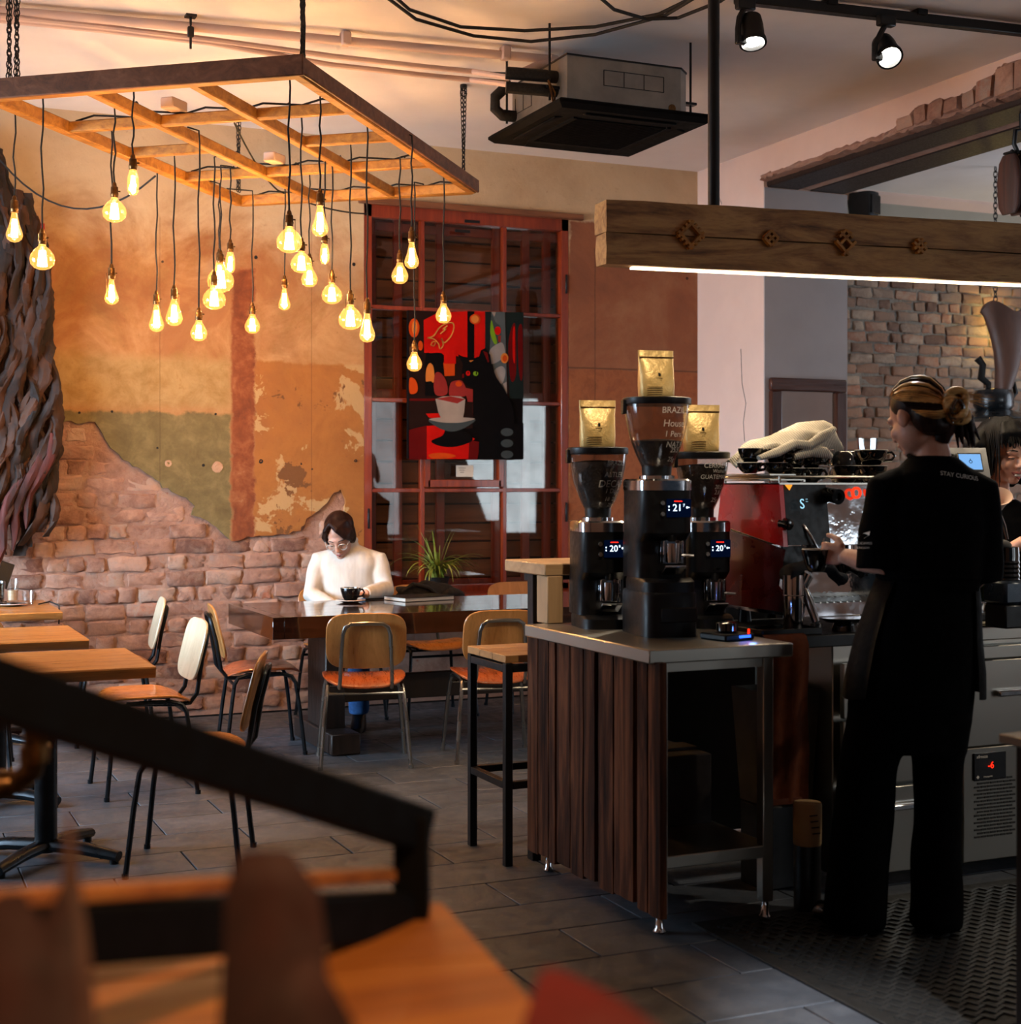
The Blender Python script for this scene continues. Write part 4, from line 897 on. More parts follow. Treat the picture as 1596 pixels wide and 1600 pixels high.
def tumbler(nm, lab, u, v, r, h, m, z=.75, r0=None, cat='glass', grp=None, fill=None):
    p = atz(u, v, z); th = thing(nm, lab, cat, p, 0, grp); r0 = r0 or r * .85
    q = MB(); q.lathe([(r0, 0), (r, h), (r - .003, h), (r0 - .003, .008), (.001, .008)], (0, 0, 0), 22, cap=False); q.lathe([(r0, 0), (.001, .0)], (0, 0, 0), 22, cap=False); part('body', q, m, th, smooth=60)
    if fill: q = MB(); q.lathe([(r0 - .005, .009), (r0 + (r - r0) * fill[1] - .005, h * fill[1])], (0, 0, 0), 20); part('drink', q, fill[0], th)
    return th
M_['latte'] = mat('milky_coffee', '#b98a5c', .4, 0, '#d9c3a4', 3, (1, 1, 6)); M_['icedc'] = mat('dark_coffee', '#1a0c07', .2, 0, '#241008', 5)
tumbler('latte_glass', 'tall latte glass with milky coffee on the back table', 20, 940, .036, .13, M_['glass'], fill=(M_['latte'], .5))
tumbler('water_glass', 'small empty tumbler beside the latte glass', 44, 944, .036, .075, M_['glass'])
tumbler('dark_drink_glass', 'dark red-brown drink glass cut by the left edge on the back table', -3, 945, .04, .13, M_['glass'], fill=(M_['icedc'], .92))
def saucer(lab, u, v, r, m, z=.75, rim=None):
    p = atz(u, v, z); th = thing('saucer', lab, 'saucer', p); q = MB(); q.lathe([(r * .5, 0), (r * .6, .002), (r, .012), (r, .015), (r * .6, .006), (.001, .004)], (0, 0, 0), 28, cap=False); part('plate', q, m, th, smooth=60)
    q = MB(); q.tube([V((r * math.cos(2 * PI * k / 28), r * math.sin(2 * PI * k / 28), .0135)) for k in range(28)], .0018, 5, closed=True); part('rim', q, M_['white'], th); return th
saucer('dark saucer with pale rim beside the small tumbler', 18, 947, .085, M_['gloss'])
ph = thing('smartphone', 'dark phone on a stand at the left edge of the back table', 'phone', atz(2, 944, .75)); q = MB(); q.box((.02, .05, .16), (.075, .009, .15), .003, Matrix.Rotation(.35, 3, 'Y') @ Matrix.Rotation(-.3, 3, 'X')); part('case', q, M_['plastic'], ph); q = MB(); q.tube([V((0, .06, 0)), V((.0, .06, .09))], .008, 6); q.lathe([(.04, 0), (.035, .012)], (0, .06, 0), 16); part('stand', q, M_['black'], ph)
q = MB(); q.tube([atz(60, 944, .756), atz(78, 940, .757), atz(92, 946, .755), atd(93, 956, 8.05), atd(92, 975, 8.05)], .004, 6); single('charging_cable', 'thin black cable lying over the corner of the back table', 'cable', q, M_['cord'])

# ================================================================== LONG DARK TABLE
TX0, TX1, TY0, TY1 = 1.934, 4.25, 7.34, 8.31
lt = thing('long_table', 'long thick dark wooden communal table with a mirror-gloss top', 'table', ((TX0 + TX1) / 2, (TY0 + TY1) / 2, 0))
for k in range(5):
    q = MB(); y0 = TY0 + (TY1 - TY0) * k / 5; q.box(((TX0 + TX1) / 2, y0 + (TY1 - TY0) / 10, .6935), (TX1 - TX0 - .124, (TY1 - TY0) / 5 - .0012, .112), .0012); part('plank', q, M_['dark'], lt, True)
for x in (TX0, TX1):
    q = MB(); q.box((x + (.03 if x == TX0 else -.03), (TY0 + TY1) / 2, .6935), (.06, TY1 - TY0, .112), .002); part('end_board', q, M_['dark'], lt, True)
for x in (2.36, 3.85):
    q = MB(); q.box((x, 7.83, .06), (.16, .72, .11), .006); part('foot_beam', q, M_['darkm'], lt, True)
    q = MB(); q.box((x, 7.83, .36), (.11, .34, .5), .006); part('post', q, M_['darkm'], lt, True)
    q = MB(); q.box((x, 7.83, .615), (.14, .78, .04), .004); part('cross_bearer', q, M_['darkm'], lt, True)
q = MB(); q.box((3.1, 7.83, .30), (1.4, .05, .14), .004); part('stretcher', q, M_['darkm'], lt, True)
def cup(lab, loc, r, h, grp=None, rot=0, flip=False, m=None, nm='coffee_cup', inner=None, tilt=None):
    th = thing(nm, lab, 'cup', loc, rot, grp); m = m or M_['gloss']
    mm = Matrix.Identity(4)
    if flip: mm = Matrix.Translation((0, 0, h)) @ Matrix.Rotation(PI, 4, 'X')
    if tilt: mm = Matrix.Translation((0, 0, r * .9)) @ Matrix.Rotation(tilt, 4, 'X')
    q = MB(mm); q.lathe([(.001, .002), (r * .5, 0), (r * .58, .004), (r * .8, h * .35), (r * .96, h * .75), (r, h), (r - .004, h), (r * .9, h * .7), (r * .7, h * .25), (.001, .01)], (0, 0, 0), 24, cap=False); part('bowl', q, m, th, smooth=60)
    q = MB(mm); q.tube([V((r * .9, 0, h * .8)), V((r * 1.25, 0, h * .86)), V((r * 1.45, 0, h * .62)), V((r * 1.25, 0, h * .36)), V((r * .76, 0, h * .3))], .0055, 8); part('handle', q, m, th)
    q = MB(mm); q.tube([V(((r - .002) * math.cos(2 * PI * k / 24), (r - .002) * math.sin(2 * PI * k / 24), h)) for k in range(24)], .0018, 5, closed=True); part('rim', q, M_['paper'] if not flip else m, th)
    if inner: q = MB(mm); q.lathe([(.001, h * .8), (r * .9, h * .8)], (0, 0, 0), 20, cap=False); part('coffee', q, inner, th)
    return th
pcup = atz(548, 941, .75)
saucer('black saucer with white rim under the coffee cup of the woman in white', 548, 941, .083, M_['gloss'])
cup('black coffee cup on a saucer in front of the woman in the white jumper', pcup + V((0, 0, .0065)), .059, .076, rot=rad(5), inner=M_['latte'])
nb_ = thing('notebook', 'closed dark notebook with white pages on the glossy table', 'notebook', atz(655, 937, .75), rad(12)); q = MB(); q.box((0, 0, .012), (.33, .23, .018)); part('pages', q, M_['paper'], nb_); q = MB(); q.box((0, 0, .0225), (.34, .24, .003), .001); q.box((0, 0, .0015), (.34, .24, .003), .001); part('cover', q, M_['plastic'], nb_)
pn = thing('pen', 'slim pen with a blue tip lying beside the notebook', 'pen', atz(584, 937, .75), rad(8)); q = MB(); q.tube([V((-.06, 0, .005)), V((.09, 0, .005))], .0045, 8); part('barrel', q, M_['plastic'], pn); q = MB(); q.tube([V((-.085, 0, .006)), V((-.055, 0, .006))], .006, 8); part('cap', q, mat('blue_plastic', '#3f74b8', .3), pn)
bg = thing('black_bag', 'crumpled black fabric bag slung over the chair back behind the notebook', 'bag', (3.30, 8.78, .70)); q = MB(); q.ell((0, .03, .05), (.20, .06, .06), n=3); q.ell((.14, .03, .02), (.12, .06, .05), n=3); q.ell((-.12, .03, .0), (.09, .06, .055), n=3); q.jitter(.03, 4, 9); part('body', q, mat('black_fabric', '#0b0a0c', .9, 0, '#131114', 20, bump=.4), bg); q = MB(); q.tube([V((-.16, 0, .05)), V((-.1, -.03, .10)), V((.0, -.04, .075)), V((.06, -.03, .03))], .012, 8); part('strap', q, M_['cord'], bg)
# spider plant on the sill
pl = thing('spider_plant', 'green spider plant with arching striped leaves on the window sill', 'plant', aty(684, 915, YB - .13)); pl.location.z = wz0 + .0525; XF[pl] = Matrix.Translation(pl.location)
q = MB(); q.lathe([(.055, 0), (.075, .10), (.08, .11), (.072, .11), (.065, .09), (.001, .09)], (0, 0, 0), 20, cap=False); part('pot', q, M_['cord'], pl)
t = NT('striped_leaf'); co = t.coord('Object'); nz = t.noise(co, 8, 3); t.base(t.ramp(nz, [(.35, L('#66782a')), (.55, L('#8d9c40')), (.7, L('#c2c47a'))])); t.b.inputs['Roughness'].default_value = .45; t.b.inputs['Transmission Weight'].default_value = .0; M_['leaf'] = t.m
rnd = random.Random(21)
for i in range(54):
    a = rnd.uniform(0, 2 * PI); 
    if math.sin(a) > .35: a = -a
    up = rnd.random() < .22; ln = rnd.uniform(.22, .40); lean = rnd.uniform(.05, .35) if up else rnd.uniform(.35, 1.15)
    dv = V((math.cos(a), math.sin(a) * .7, 0)); sd = V((-dv.y, dv.x, 0)).normalized(); rings = []; n = 9
    pos = V((rnd.uniform(-.03, .03), rnd.uniform(-.03, .03), .10)); el = PI / 2 - lean * .5; dr = rnd.uniform(.8, 1.9) * (.25 if up else 1)
    for k in range(n + 1):
        f = k / n; wd = .0075 * (1 - f ** 2.2) + .0008; nn = V((0, 0, 1))
        rings.append([pos - sd * wd, pos - V((0, 0, wd * .5)), pos + sd * wd, pos + V((0, 0, .0006))])
        e_ = el - dr * f * 1.25 - lean * .4 * f; pos = pos + (dv * math.cos(e_) + V((0, 0, math.sin(e_)))) * (ln / n)
    q = MB(); q.loft(rings); part('leaf', q, M_['leaf'], pl, smooth=60)
# ================================================================== BAR: steel worktable with plank front, main counter
ZT = .905; CX0, CX1, CY0, CY1 = 2.285, 2.78, 4.06, 5.0
st = thing('steel_worktable', 'stainless steel worktable with a front of weathered brown planks', 'counter', ((CX0 + CX1) / 2, (CY0 + CY1) / 2, 0))
q = MB(); q.box(((CX0 + CX1) / 2, (CY0 + CY1) / 2, ZT - .022), (CX1 - CX0 + .04, CY1 - CY0, .044), .004); part('worktop', q, M_['steel'], st, True)
for x in (CX0 + .05, CX1 - .05):
    for y in (CY0 + .06, CY1 - .06):
        q = MB(); q.box((x, y, .47), (.04, .04, .82), .003); part('leg', q, M_['steel'], st, True)
        q = MB(); q.lathe([(.016, 0), (.022, .008), (.014, .02), (.012, .06)], (x, y, 0), 12); part('foot', q, M_['chrome'], st, True)
q = MB(); q.box(((CX0 + CX1) / 2, (CY0 + CY1) / 2, .225), (CX1 - CX0 - .06, CY1 - CY0 - .08, .04), .003); part('shelf', q, M_['steel'], st, True)
q = MB(); q.box(((CX0 + CX1) / 2, CY0 + .06, ZT - .06), (CX1 - CX0 - .08, .03, .035)); part('apron_rail', q, M_['steel'], st, True)
y = CY0 - .035; rnd = random.Random(4)
wds = [.085, .075, .10, .055, .115, .09, .105, .115, .06, .095, .10]; s_ = (CY1 + .02 - y) / sum(wds)
for k, wd in enumerate(wds):
    wd *= s_; q = MB(); n = 10; th = .024 + rnd.uniform(-.004, .008); zb_, zt_ = .082 + rnd.uniform(-.012, .008), .868 + rnd.uniform(-.008, .008); rings = []
    for i in range(n + 1):
        z = zb_ + (zt_ - zb_) * i / n; e0 = .004 * mnoise.noise(V((z * 6, k, 1))); e3 = .004 * mnoise.noise(V((z * 6, k, 5)))
        x0 = CX0 + .024
        rings.append([V((x0, y + .003 + e0, z)), V((x0 - th, y + .006 + e0, z)), V((x0 - th - .004, y + wd * .5, z)), V((x0 - th, y + wd - .006 + e3, z)), V((x0, y + wd - .003 + e3, z))])
    q.loft(rings); part('plank', q, M_['plank'], st, True); y += wd
# main counter along the machine, drawers and fridge
mc = thing('bar_counter', 'long dark-topped bar counter carrying the espresso machine', 'counter', (4.2, 4.5, 0))
MX0, MX1, MY0, MY1 = 2.80, 5.7, 4.24, 4.84
q = MB(); q.box(((MX0 + 3.55) / 2, (MY0 + MY1) / 2, ZT - .022), (3.55 - MX0, MY1 - MY0, .044), .004); part('worktop', q, M_['plastic'], mc, True)
q = MB(); q.box(((3.56 + MX1) / 2, (MY0 + MY1) / 2, ZT - .025), (MX1 - 3.56, MY1 - MY0, .05), .004); part('steel_worktop', q, M_['steel'], mc, True)
fr = thing('undercounter_fridge', 'stainless undercounter fridge with drawers, red temperature display and slotted vent', 'fridge', (4.15, 4.5, 0))
FX0, FX1, FY = 3.12, 5.2, 4.25
q = MB(); q.box(((FX0 + FX1) / 2, (FY + 4.78) / 2 + .02, .46), (FX1 - FX0, 4.78 - FY - .04, .80), .004); part('body', q, M_['steel'], fr, True)
for x in (FX0 + .06, 4.2, FX1 - .06): q = MB(); q.tube([V((x, FY + .07, 0)), V((x, FY + .07, .06))], .02, 10); part('foot', q, M_['black'], fr, True)
def fpx(u, v): return aty(u, v, FY - .003)
FC = [(FX0 + .01, 3.57, .055, .47), (3.60, FX1 - .02, .47, .80)]
def drawer(x0, x1, z0, z1, hz=None):
    q = MB(); q.box(((x0 + x1) / 2, FY, (z0 + z1) / 2), (x1 - x0, .024, z1 - z0), .003); d_ = part('drawer', q, M_['steel'], fr, True)
    if hz:
        q = MB(); xm, hw = (x0 + x1) / 2, (x1 - x0) * .4; q.box((xm, FY - .03, hz), (hw * 2, .02, .022), .005); q.box((xm - hw + .02, FY - .015, hz), (.02, .03, .018)); q.box((xm + hw - .02, FY - .015, hz), (.02, .03, .018)); h = part('handle', q, M_['chrome'], d_, True)
zd = fpx(1560, 1165).z
xg = fpx(1500, 1200).x
drawer(FX0 + .01, xg - .02, .06, .36, fpx(1406, 1258).z); drawer(FX0 + .01, xg - .02, .375, .60, .54); drawer(FX0 + .01, xg - .02, .61, .80, .75)
drawer(xg, FX1 - .02, zd + .005, fpx(1560, 1030).z, fpx(1560, 1082).z); drawer(xg, FX1 - .02, fpx(1560, 1028).z, .835, None)
q = MB(); q.box(((xg + FX1) / 2, FY, (.06 + zd) / 2), (FX1 - xg - .02, .024, zd - .06), .003); gp = part('machine_panel', q, M_['steel'], fr, True)
a, b_ = fpx(1518, 1177), fpx(1568, 1214); q = MB(); q.box(((a.x + b_.x) / 2, FY - .016, (a.z + b_.z) / 2), (b_.x - a.x, .008, a.z - b_.z), .002); cp = part('control_panel', q, M_['plastic'], fr, True)
NRM = V((0, -1, 0)); XD = V((1, 0, 0))
text('display', '-6', .034, frame(((a + b_) / 2) + V((.0, -.020, .003)), XD, NRM), M_['redlit'], cp, True)
text('lettering', 'xfreeze', .017, frame(V((a.x + .035, FY - .021, a.z - .012)), XD, NRM), M_['paper'], cp, True)
text('lettering', 'freezepoint', .009, frame(V((a.x + .062, FY - .021, b_.z + .012)), XD, NRM), M_['paper'], cp, True)
q = MB(); c_ = V((a.x + .016, FY - .021, b_.z + .012)); q.prism([c_ + V((.007, 0, 0)), c_ + V((0, 0, .007)), c_ + V((-.007, 0, 0)), c_ + V((0, 0, -.007))], (0, .001, 0)); part('emblem', q, M_['paper'], cp, True)
q = MB(); a2, b2 = fpx(1520, 1216), fpx(1590, 1302)
nrow = 17
for r_ in range(nrow):
    for k in range(6): q.box((a2.x + .012 + .030 * k + (.014 if r_ % 2 else 0), FY - .0135, a2.z - (a2.z - b2.z) * (r_ + .5) / nrow), (.024, .004, .006))
part('vent_slots', q, M_['cord'], fr, True)
# things under the counter
bn_ = thing('white_bin', 'pale plastic bin under the bar behind the hanging towel', 'bin', (3.0, 4.46, .0)); q = MB(); q.loft([[V((sx * w_, sy * w_ * .75, z)) for sx, sy in ((-1, -1), (1, -1), (1, 1), (-1, 1))] for w_, z in ((.10, .30), (.125, .70), (.115, .70), (.09, .33))]); part('tub', q, mat('pale_plastic', '#6f6a5c', .6), bn_); q = MB(); q.box((0, 0, .15), (.20, .16, .30), .01); part('box_under', q, M_['plastic'], bn_)
cn = thing('paper_canister', 'round canister with printed label standing under the bar', 'canister', atz(1262, 1322, .28)); cn.location = (2.99, 4.2, 0); XF[cn] = Matrix.Translation(cn.location)
pcn = atd(1262, 1290, 4.95); cn.location = (pcn.x, pcn.y, .0); q = MB(); q.lathe([(.045, .225), (.047, .23), (.047, .36), (.044, .365), (.001, .365)], (0, 0, 0), 22, cap=False); q.lathe([(.001, .225), (.045, .225)], (0, 0, 0), 22, cap=False); part('body', q, mat('label_card', '#a5875f', .7), cn); q = MB(); q.lathe([(.045, 0), (.045, .225)], (0, 0, 0), 20); part('lower_tin', q, M_['plastic'], cn); q = MB()
for k in range(4): q.box((-.01 + .004 * k, -.048, .33 - .02 * k), (.03, .003, .004))
part('print', q, M_['cord'], cn)
bt = thing('bottle_under_bar', 'cream-labelled bottle on the lower steel shelf behind the planks', 'bottle', (CX0 + .07, CY0 + .22, .246)); q = MB(); q.lathe([(.025, 0), (.026, .005), (.026, .14), (.012, .18), (.012, .23), (.001, .235)], (0, 0, 0), 16, cap=False); part('glass', q, M_['plastic'], bt); q = MB(); q.lathe([(.0265, .02), (.0265, .125)], (0, 0, 0), 16, cap=False); part('label', q, M_['paper'], bt)
bx2 = thing('dark_box', 'dark cardboard box on the lower steel shelf', 'box', (2.60, 4.6, .246)); q = MB(); q.box((0, 0, .12), (.26, .3, .24), .004); part('carton', q, mat('dark_card', '#1a1110', .8), bx2); q = MB(); q.box((0, 0, .245), (.262, .1, .008)); part('flap', q, mat('dark_card2', '#241715', .8), bx2)
# towel over the counter edge
tw = thing('orange_towel', 'rust-brown cloth towel draped over the counter edge beside the barista', 'towel', (2.93, 4.2, ZT)); rings = []; n = 22
a0 = aty(1197, 990, MY0 - .02).x; a1 = aty(1262, 990, MY0 - .02).x
prof_t = [(.16, .006), (.06, .008), (.0, .008), (-.014, .002)] + [(-.022 - .004 * math.sin(k * .9), -.03 - .04 * k) for k in range(14)]
vs, fs = [], []
for j, (dy, dz) in enumerate(prof_t):
    for i in range(n + 1):
        f = i / n; sp = 1 + .0 * j + (.10 * max(0, j - 4) / 13); x = (a0 + a1) / 2 + (a1 - a0) * (f - .5) * sp - .015 * max(0, j - 4) / 13
        fold = .010 * math.sin(f * 14 + .15 * j) * min(1, max(0, j - 3) / 4)
        vs.append(V((x, MY0 + dy + fold - (.01 if j > 3 else 0), ZT + dz)))
for j in range(len(prof_t) - 1):
    for i in range(n): k = j * (n + 1) + i; fs.append((k, k + 1, k + n + 2, k + n + 1))
q = MB(); q._new(vs, fs); bmesh.ops.solidify(q.bm, geom=q.bm.faces, thickness=.004); part('cloth', q, mat('rust_cloth', '#7a3a14', .9, 0, '#6a3010', 30, bump=.3), tw, True, smooth=60)
q = MB(); q.box(((a0 + a1) / 2 - .01, MY0 - .036, ZT - .55), (.12, .002, .02)); part('hem', q, mat('rust_cloth_hem', '#5a2508', .9), tw, True)
# rubber mat
mt_ = thing('rubber_mat', 'black rubber floor mat with woven relief under the barista', 'mat', (3.4, 3.6, .0015)); x0, y0 = 2.47, 3.03
q = MB(); q.box((x0 + 1.3, y0 + .56, .006), (2.6, 1.12, .009), .003); part('sheet', q, mat('rubber', '#121212', .6, 0, '#171716', 20), mt_, True)
q = MB(); s = .034
for i in range(74):
    for j in range(30):
        cx_, cy_ = x0 + .07 + s * i, y0 + .06 + s * j
        if (i + j) % 2: q.box((cx_, cy_, .0125), (.046, .011, .006), rot=Matrix.Rotation(rad(24), 3, 'Z'))
        else: q.box((cx_, cy_, .0125), (.011, .046, .006), rot=Matrix.Rotation(rad(24), 3, 'Z'))
o = part('woven_relief', q, mat('rubber_relief', '#1d1c1b', .5, 0, '#232221', 20), mt_, True, smooth=0, kind='stuff')
# raised wooden bar and stool
rb = thing('raised_bar', 'raised light-wood bar shelf on a black steel frame behind the grinders', 'counter', (3.2, 5.16, 0))
xl_ = atz(783, 874, 1.125); q = MB(); q.box((2.335 + .75, 5.158, 1.105), (1.5, .372, .045), .004); part('shelf', q, wood('pine_bar', ['#9a7a58', '#b18d66', '#c09c74'], 0, 6, .4, .1), rb, True)
q = MB(); q.box((2.378, 5.02, .993), (.065, .095, .176), .003); part('pine_upright', q, wood('pine_up', ['#9a7a58', '#b18d66', '#c09c74'], 2, 6, .5, .1), rb, True)
for x in (2.362, 3.45):
    q = MB(); q.box((x, 5.125, .54), (.035, .05, 1.085), .002); part('steel_upright', q, M_['black'], rb, True)
q = MB(); q.box((2.92, 5.21, 1.067), (1.1, .05, .03)); part('steel_rail', q, M_['black'], rb, True)
q = MB(); q.box((3.1, 5.14, .55), (.75, .02, 1.04)); part('back_board', q, M_['plastic'], rb, True)
sl = thing('bar_stool', 'square black steel bar stool with a light plank seat beside the bar', 'stool', (2.39, 5.25, 0))
sx0, sx1, sy0, sy1 = 2.215, 2.60, 5.06, 5.435
for x in (sx0 + .015, sx1 - .015):
    for y in (sy0 + .015, sy1 - .015): q = MB(); q.box((x, y, .378), (.03, .03, .756), .002); part('leg', q, M_['black'], sl, True)
for z, nm in ((.30, 'footrest_bar'), (.735, 'seat_frame')):
    for y in (sy0 + .015, sy1 - .015): q = MB(); q.box(((sx0 + sx1) / 2, y, z), (sx1 - sx0 - .06, .028, .028), .002); part(nm, q, M_['black'], sl, True)
    for x in (sx0 + .015, sx1 - .015): q = MB(); q.box((x, (sy0 + sy1) / 2, z), (.028, sy1 - sy0 - .06, .028), .002); part(nm, q, M_['black'], sl, True)
for k in range(3): q = MB(); wd = (sy1 - sy0) / 3; q.box(((sx0 + sx1) / 2, sy0 + wd * (k + .5), .771), (sx1 - sx0, wd - .002, .028), .002); part('seat_plank', q, wood('stool_plank', ['#8a5f36', '#a8794a', '#b88a58'], 0, 6, .4, .15), sl, True)

# ================================================================== GRINDERS
def grinder(lab, loc, rz, s, z0, num, sup, lines, fill, box=0):
    th = thing('coffee_grinder', lab, 'grinder', (loc[0], loc[1], z0), rz, 'black coffee grinders on the steel worktable'); th.scale = (1, 1, 1)
    w_ = .096 * s
    q = MB(); q.ells([(0, 0, -.02, w_ * 1.02, .135 * s), (.035, 0, -.02, w_ * 1.02, .135 * s), (.045, 0, -.01, w_ * .98, .12 * s)], 28, 4); part('base', q, M_['plastic'], th)
    q = MB(); q.ells([(.045, 0, .035, w_, .10 * s), (.17, 0, .035, w_, .10 * s), (.20, 0, .01, w_, .125 * s), (.345, 0, .01, w_, .125 * s)], 28, 4.5); part('body', q, M_['plastic'], th)
    q = MB(); q.ells([(.345, 0, .01, w_ * 1.03, .127 * s), (.378, 0, .01, w_ * 1.03, .127 * s), (.384, 0, .01, w_ * .98, .12 * s)], 28, 4.5); part('collar', q, M_['chrome'], th)
    q = MB(); q.lathe([(.062 * s, .384), (.062 * s, .395), (.045 * s, .40), (.048 * s, .43)], (0, .01, 0), 24); part('burr_ring', q, M_['chrome'], th)
    h0 = .42; hh = .225 * s
    pr = [(.047, 0), (.054, .04), (.074, .22), (.095, .48), (.108, .76), (.114, 1.0)]
    q = MB(); q.lathe([(r * s, h0 + h * hh) for r, h in pr], (0, .01, 0), 30, cap=False); part('hopper', q, M_['hopper'], th, smooth=70)
    q = MB(); q.lathe([(.050 * s, h0 - .03), (.053 * s, h0 + .012)], (0, .01, 0), 24); part('hopper_neck', q, M_['plastic'], th)
    q = MB(); bp = [(r * s - .003, h0 + h * hh) for r, h in pr if h < fill]; 
    def rad_at(f):
        for (r0, a), (r1, b2) in zip(pr, pr[1:]):
            if a <= f <= b2: return (r0 + (r1 - r0) * (f - a) / (b2 - a)) * s
    q.lathe(bp + [(rad_at(fill) - .003, h0 + fill * hh), (.5 * rad_at(fill), h0 + (fill + .03) * hh), (.001, h0 + (fill + .04) * hh)], (0, .01, 0), 26); part('beans', q, M_['bean'], th)
    q = MB(); q.lathe([(.118 * s, h0 + hh - .004), (.120 * s, h0 + hh), (.120 * s, h0 + hh + .018), (.114 * s, h0 + hh + .021)], (0, .01, 0), 30); q.box((-.120 * s, .01, h0 + hh - .012), (.014, .03, .05), .003); part('lid', q, M_['plastic'], th)
    yf = -.115 * s - .002; sx = .034 * s
    q = MB(); q.box((sx, yf - .001, .285), (.088 * s, .006, .062), .002); d_ = part('display', q, M_['screen'], th)
    N_, X1 = V((0, -1, 0)), V((1, 0, 0))
    text('digits', num, .034 * s, frame(V((sx - .007 * s, yf - .0055, .285)), X1, N_), M_['digit'], d_)
    text('digits', sup, .014 * s, frame(V((sx + .0165 * s, yf - .0055, .2935)), X1, N_), M_['digit'], d_)
    q = MB(); q.box((sx + .031 * s, yf - .005, .287), (.012, .001, .003)); q.box((sx + .028 * s, yf - .005, .287), (.004, .001, .007)); q.box((sx - .037 * s, yf - .005, .290), (.004, .001, .005)); q.box((sx - .037 * s, yf - .005, .279), (.004, .001, .005)); part('icons', q, M_['digit'], d_)
    q = MB(); q.box((sx - .004, yf - .005, .308), (.028, .001, .003)); part('red_bar', q, M_['redlit'], d_)
    for dz in (.017, -.02): q = MB(); q.lathe([(.008, 0), (.007, .006)], (sx - .058 * s, yf, .285 + dz), 12, Matrix.Rotation(PI / 2, 3, 'X')); part('button', q, M_['steel'], th)
    q = MB(); q.lathe([(.028, 0), (.02, -.02), (.014, -.045)], (0.02 * s, -.085 * s, .215), 16); part('spout', q, M_['plastic'], th)
    fx, fy = .015 * s, -.105 * s
    q = MB(); q.box((fx - .032, fy, .135), (.010, .028, .08), .003); q.box((fx + .032, fy, .135), (.010, .028, .08), .003); q.box((fx, fy + .02, .135), (.07, .008, .085), .003); q.box((fx, fy - .012, .075), (.075, .06, .008), .002, Matrix.Rotation(-.5, 3, 'X')); part('portafilter_fork', q, M_['chrome'], th)
    q = MB(); q.lathe([(.024, .10), (.027, .14), (.027, .165)], (fx, fy - .002, 0), 18); q.tube([V((fx + .03, fy - .01, .125)), V((fx + .07, fy - .02, .122))], .005, 6); part('basket', q, M_['chrome'], th)
    q = MB(); q.tube([V((w_, .0, .25)), V((w_ + .02, .0, .25))], .014, 10); part('knob', q, M_['plastic'], th)
    rr = lambda f: rad_at(min(max(f, 0), .99)) + .0012
    for (s_, zf, sz, ax) in lines:
        vs, fs = textmesh(s_, sz); mb = MB(); 
        def bend(p):
            f = zf + p.y / hh; r_ = rr(f); a_ = -PI / 2 + ax + p.x / r_
            return V((r_ * math.cos(a_), .01 + r_ * math.sin(a_), h0 + f * hh))
        mb._new([bend(p) for p in vs], fs); part('handwriting', mb, M_['chalk'], th, smooth=0)
    return th, z0 + h0 + hh + .021
M_['chalk'] = mat('white_marker', '#f4f0e8', .8)
g1 = atz(927, 972, ZT); 
GA = (2.488, 4.838); GB = (2.555, 4.52); GC = (2.845, 4.70)
kb = thing('knock_box', 'black box that the tall middle grinder stands on', 'box', (GB[0], GB[1], ZT), rad(-10)); q = MB(); q.ells([(0, 0, -.01, .10, .15), (.14, 0, -.01, .10, .15), (.15, 0, -.01, .096, .145)], 28, 5); part('case', q, M_['plastic'], kb); q = MB(); q.box((.02, -.158, .075), (.13, .012, .05), .004); part('front_bar', q, M_['black'], kb)
_, zA = grinder('black coffee grinder at the raised wooden bar, display reading 20', GA, rad(-12), .93, ZT, '20', '8', [('BRAZIL', .82, .024, .45), ('ALTLER', .62, .026, .45), ('DECAF', .46, .036, .40), ('1 Days', .34, .024, .5), ('18  20g', .20, .02, .55), ('25s', .10, .018, .6)], .84)
_, zB = grinder('tallest black coffee grinder raised on a box, display reading 21', GB, rad(-10), 1.0, ZT + .15, '21', '7', [('BRAZIL', .88, .030, .25), ('House', .68, .034, .3), ('1 Pers', .52, .028, .3), ('NAT 9', .36, .028, .5), ('25.5', .28, .024, .55), ('25g', .14, .022, .5)], .42)
_, zC = grinder('black coffee grinder next to the red side of the espresso machine', GC, rad(-10), .86, ZT, '20', '5', [('CERRADO', .84, .024, .3), ('Washed', .74, .018, .4), ('GUATEMALA', .63, .022, .3), ('20.5', .44, .022, .5), ('2.8', .34, .022, .5), ('25g', .20, .022, .45)], .84)
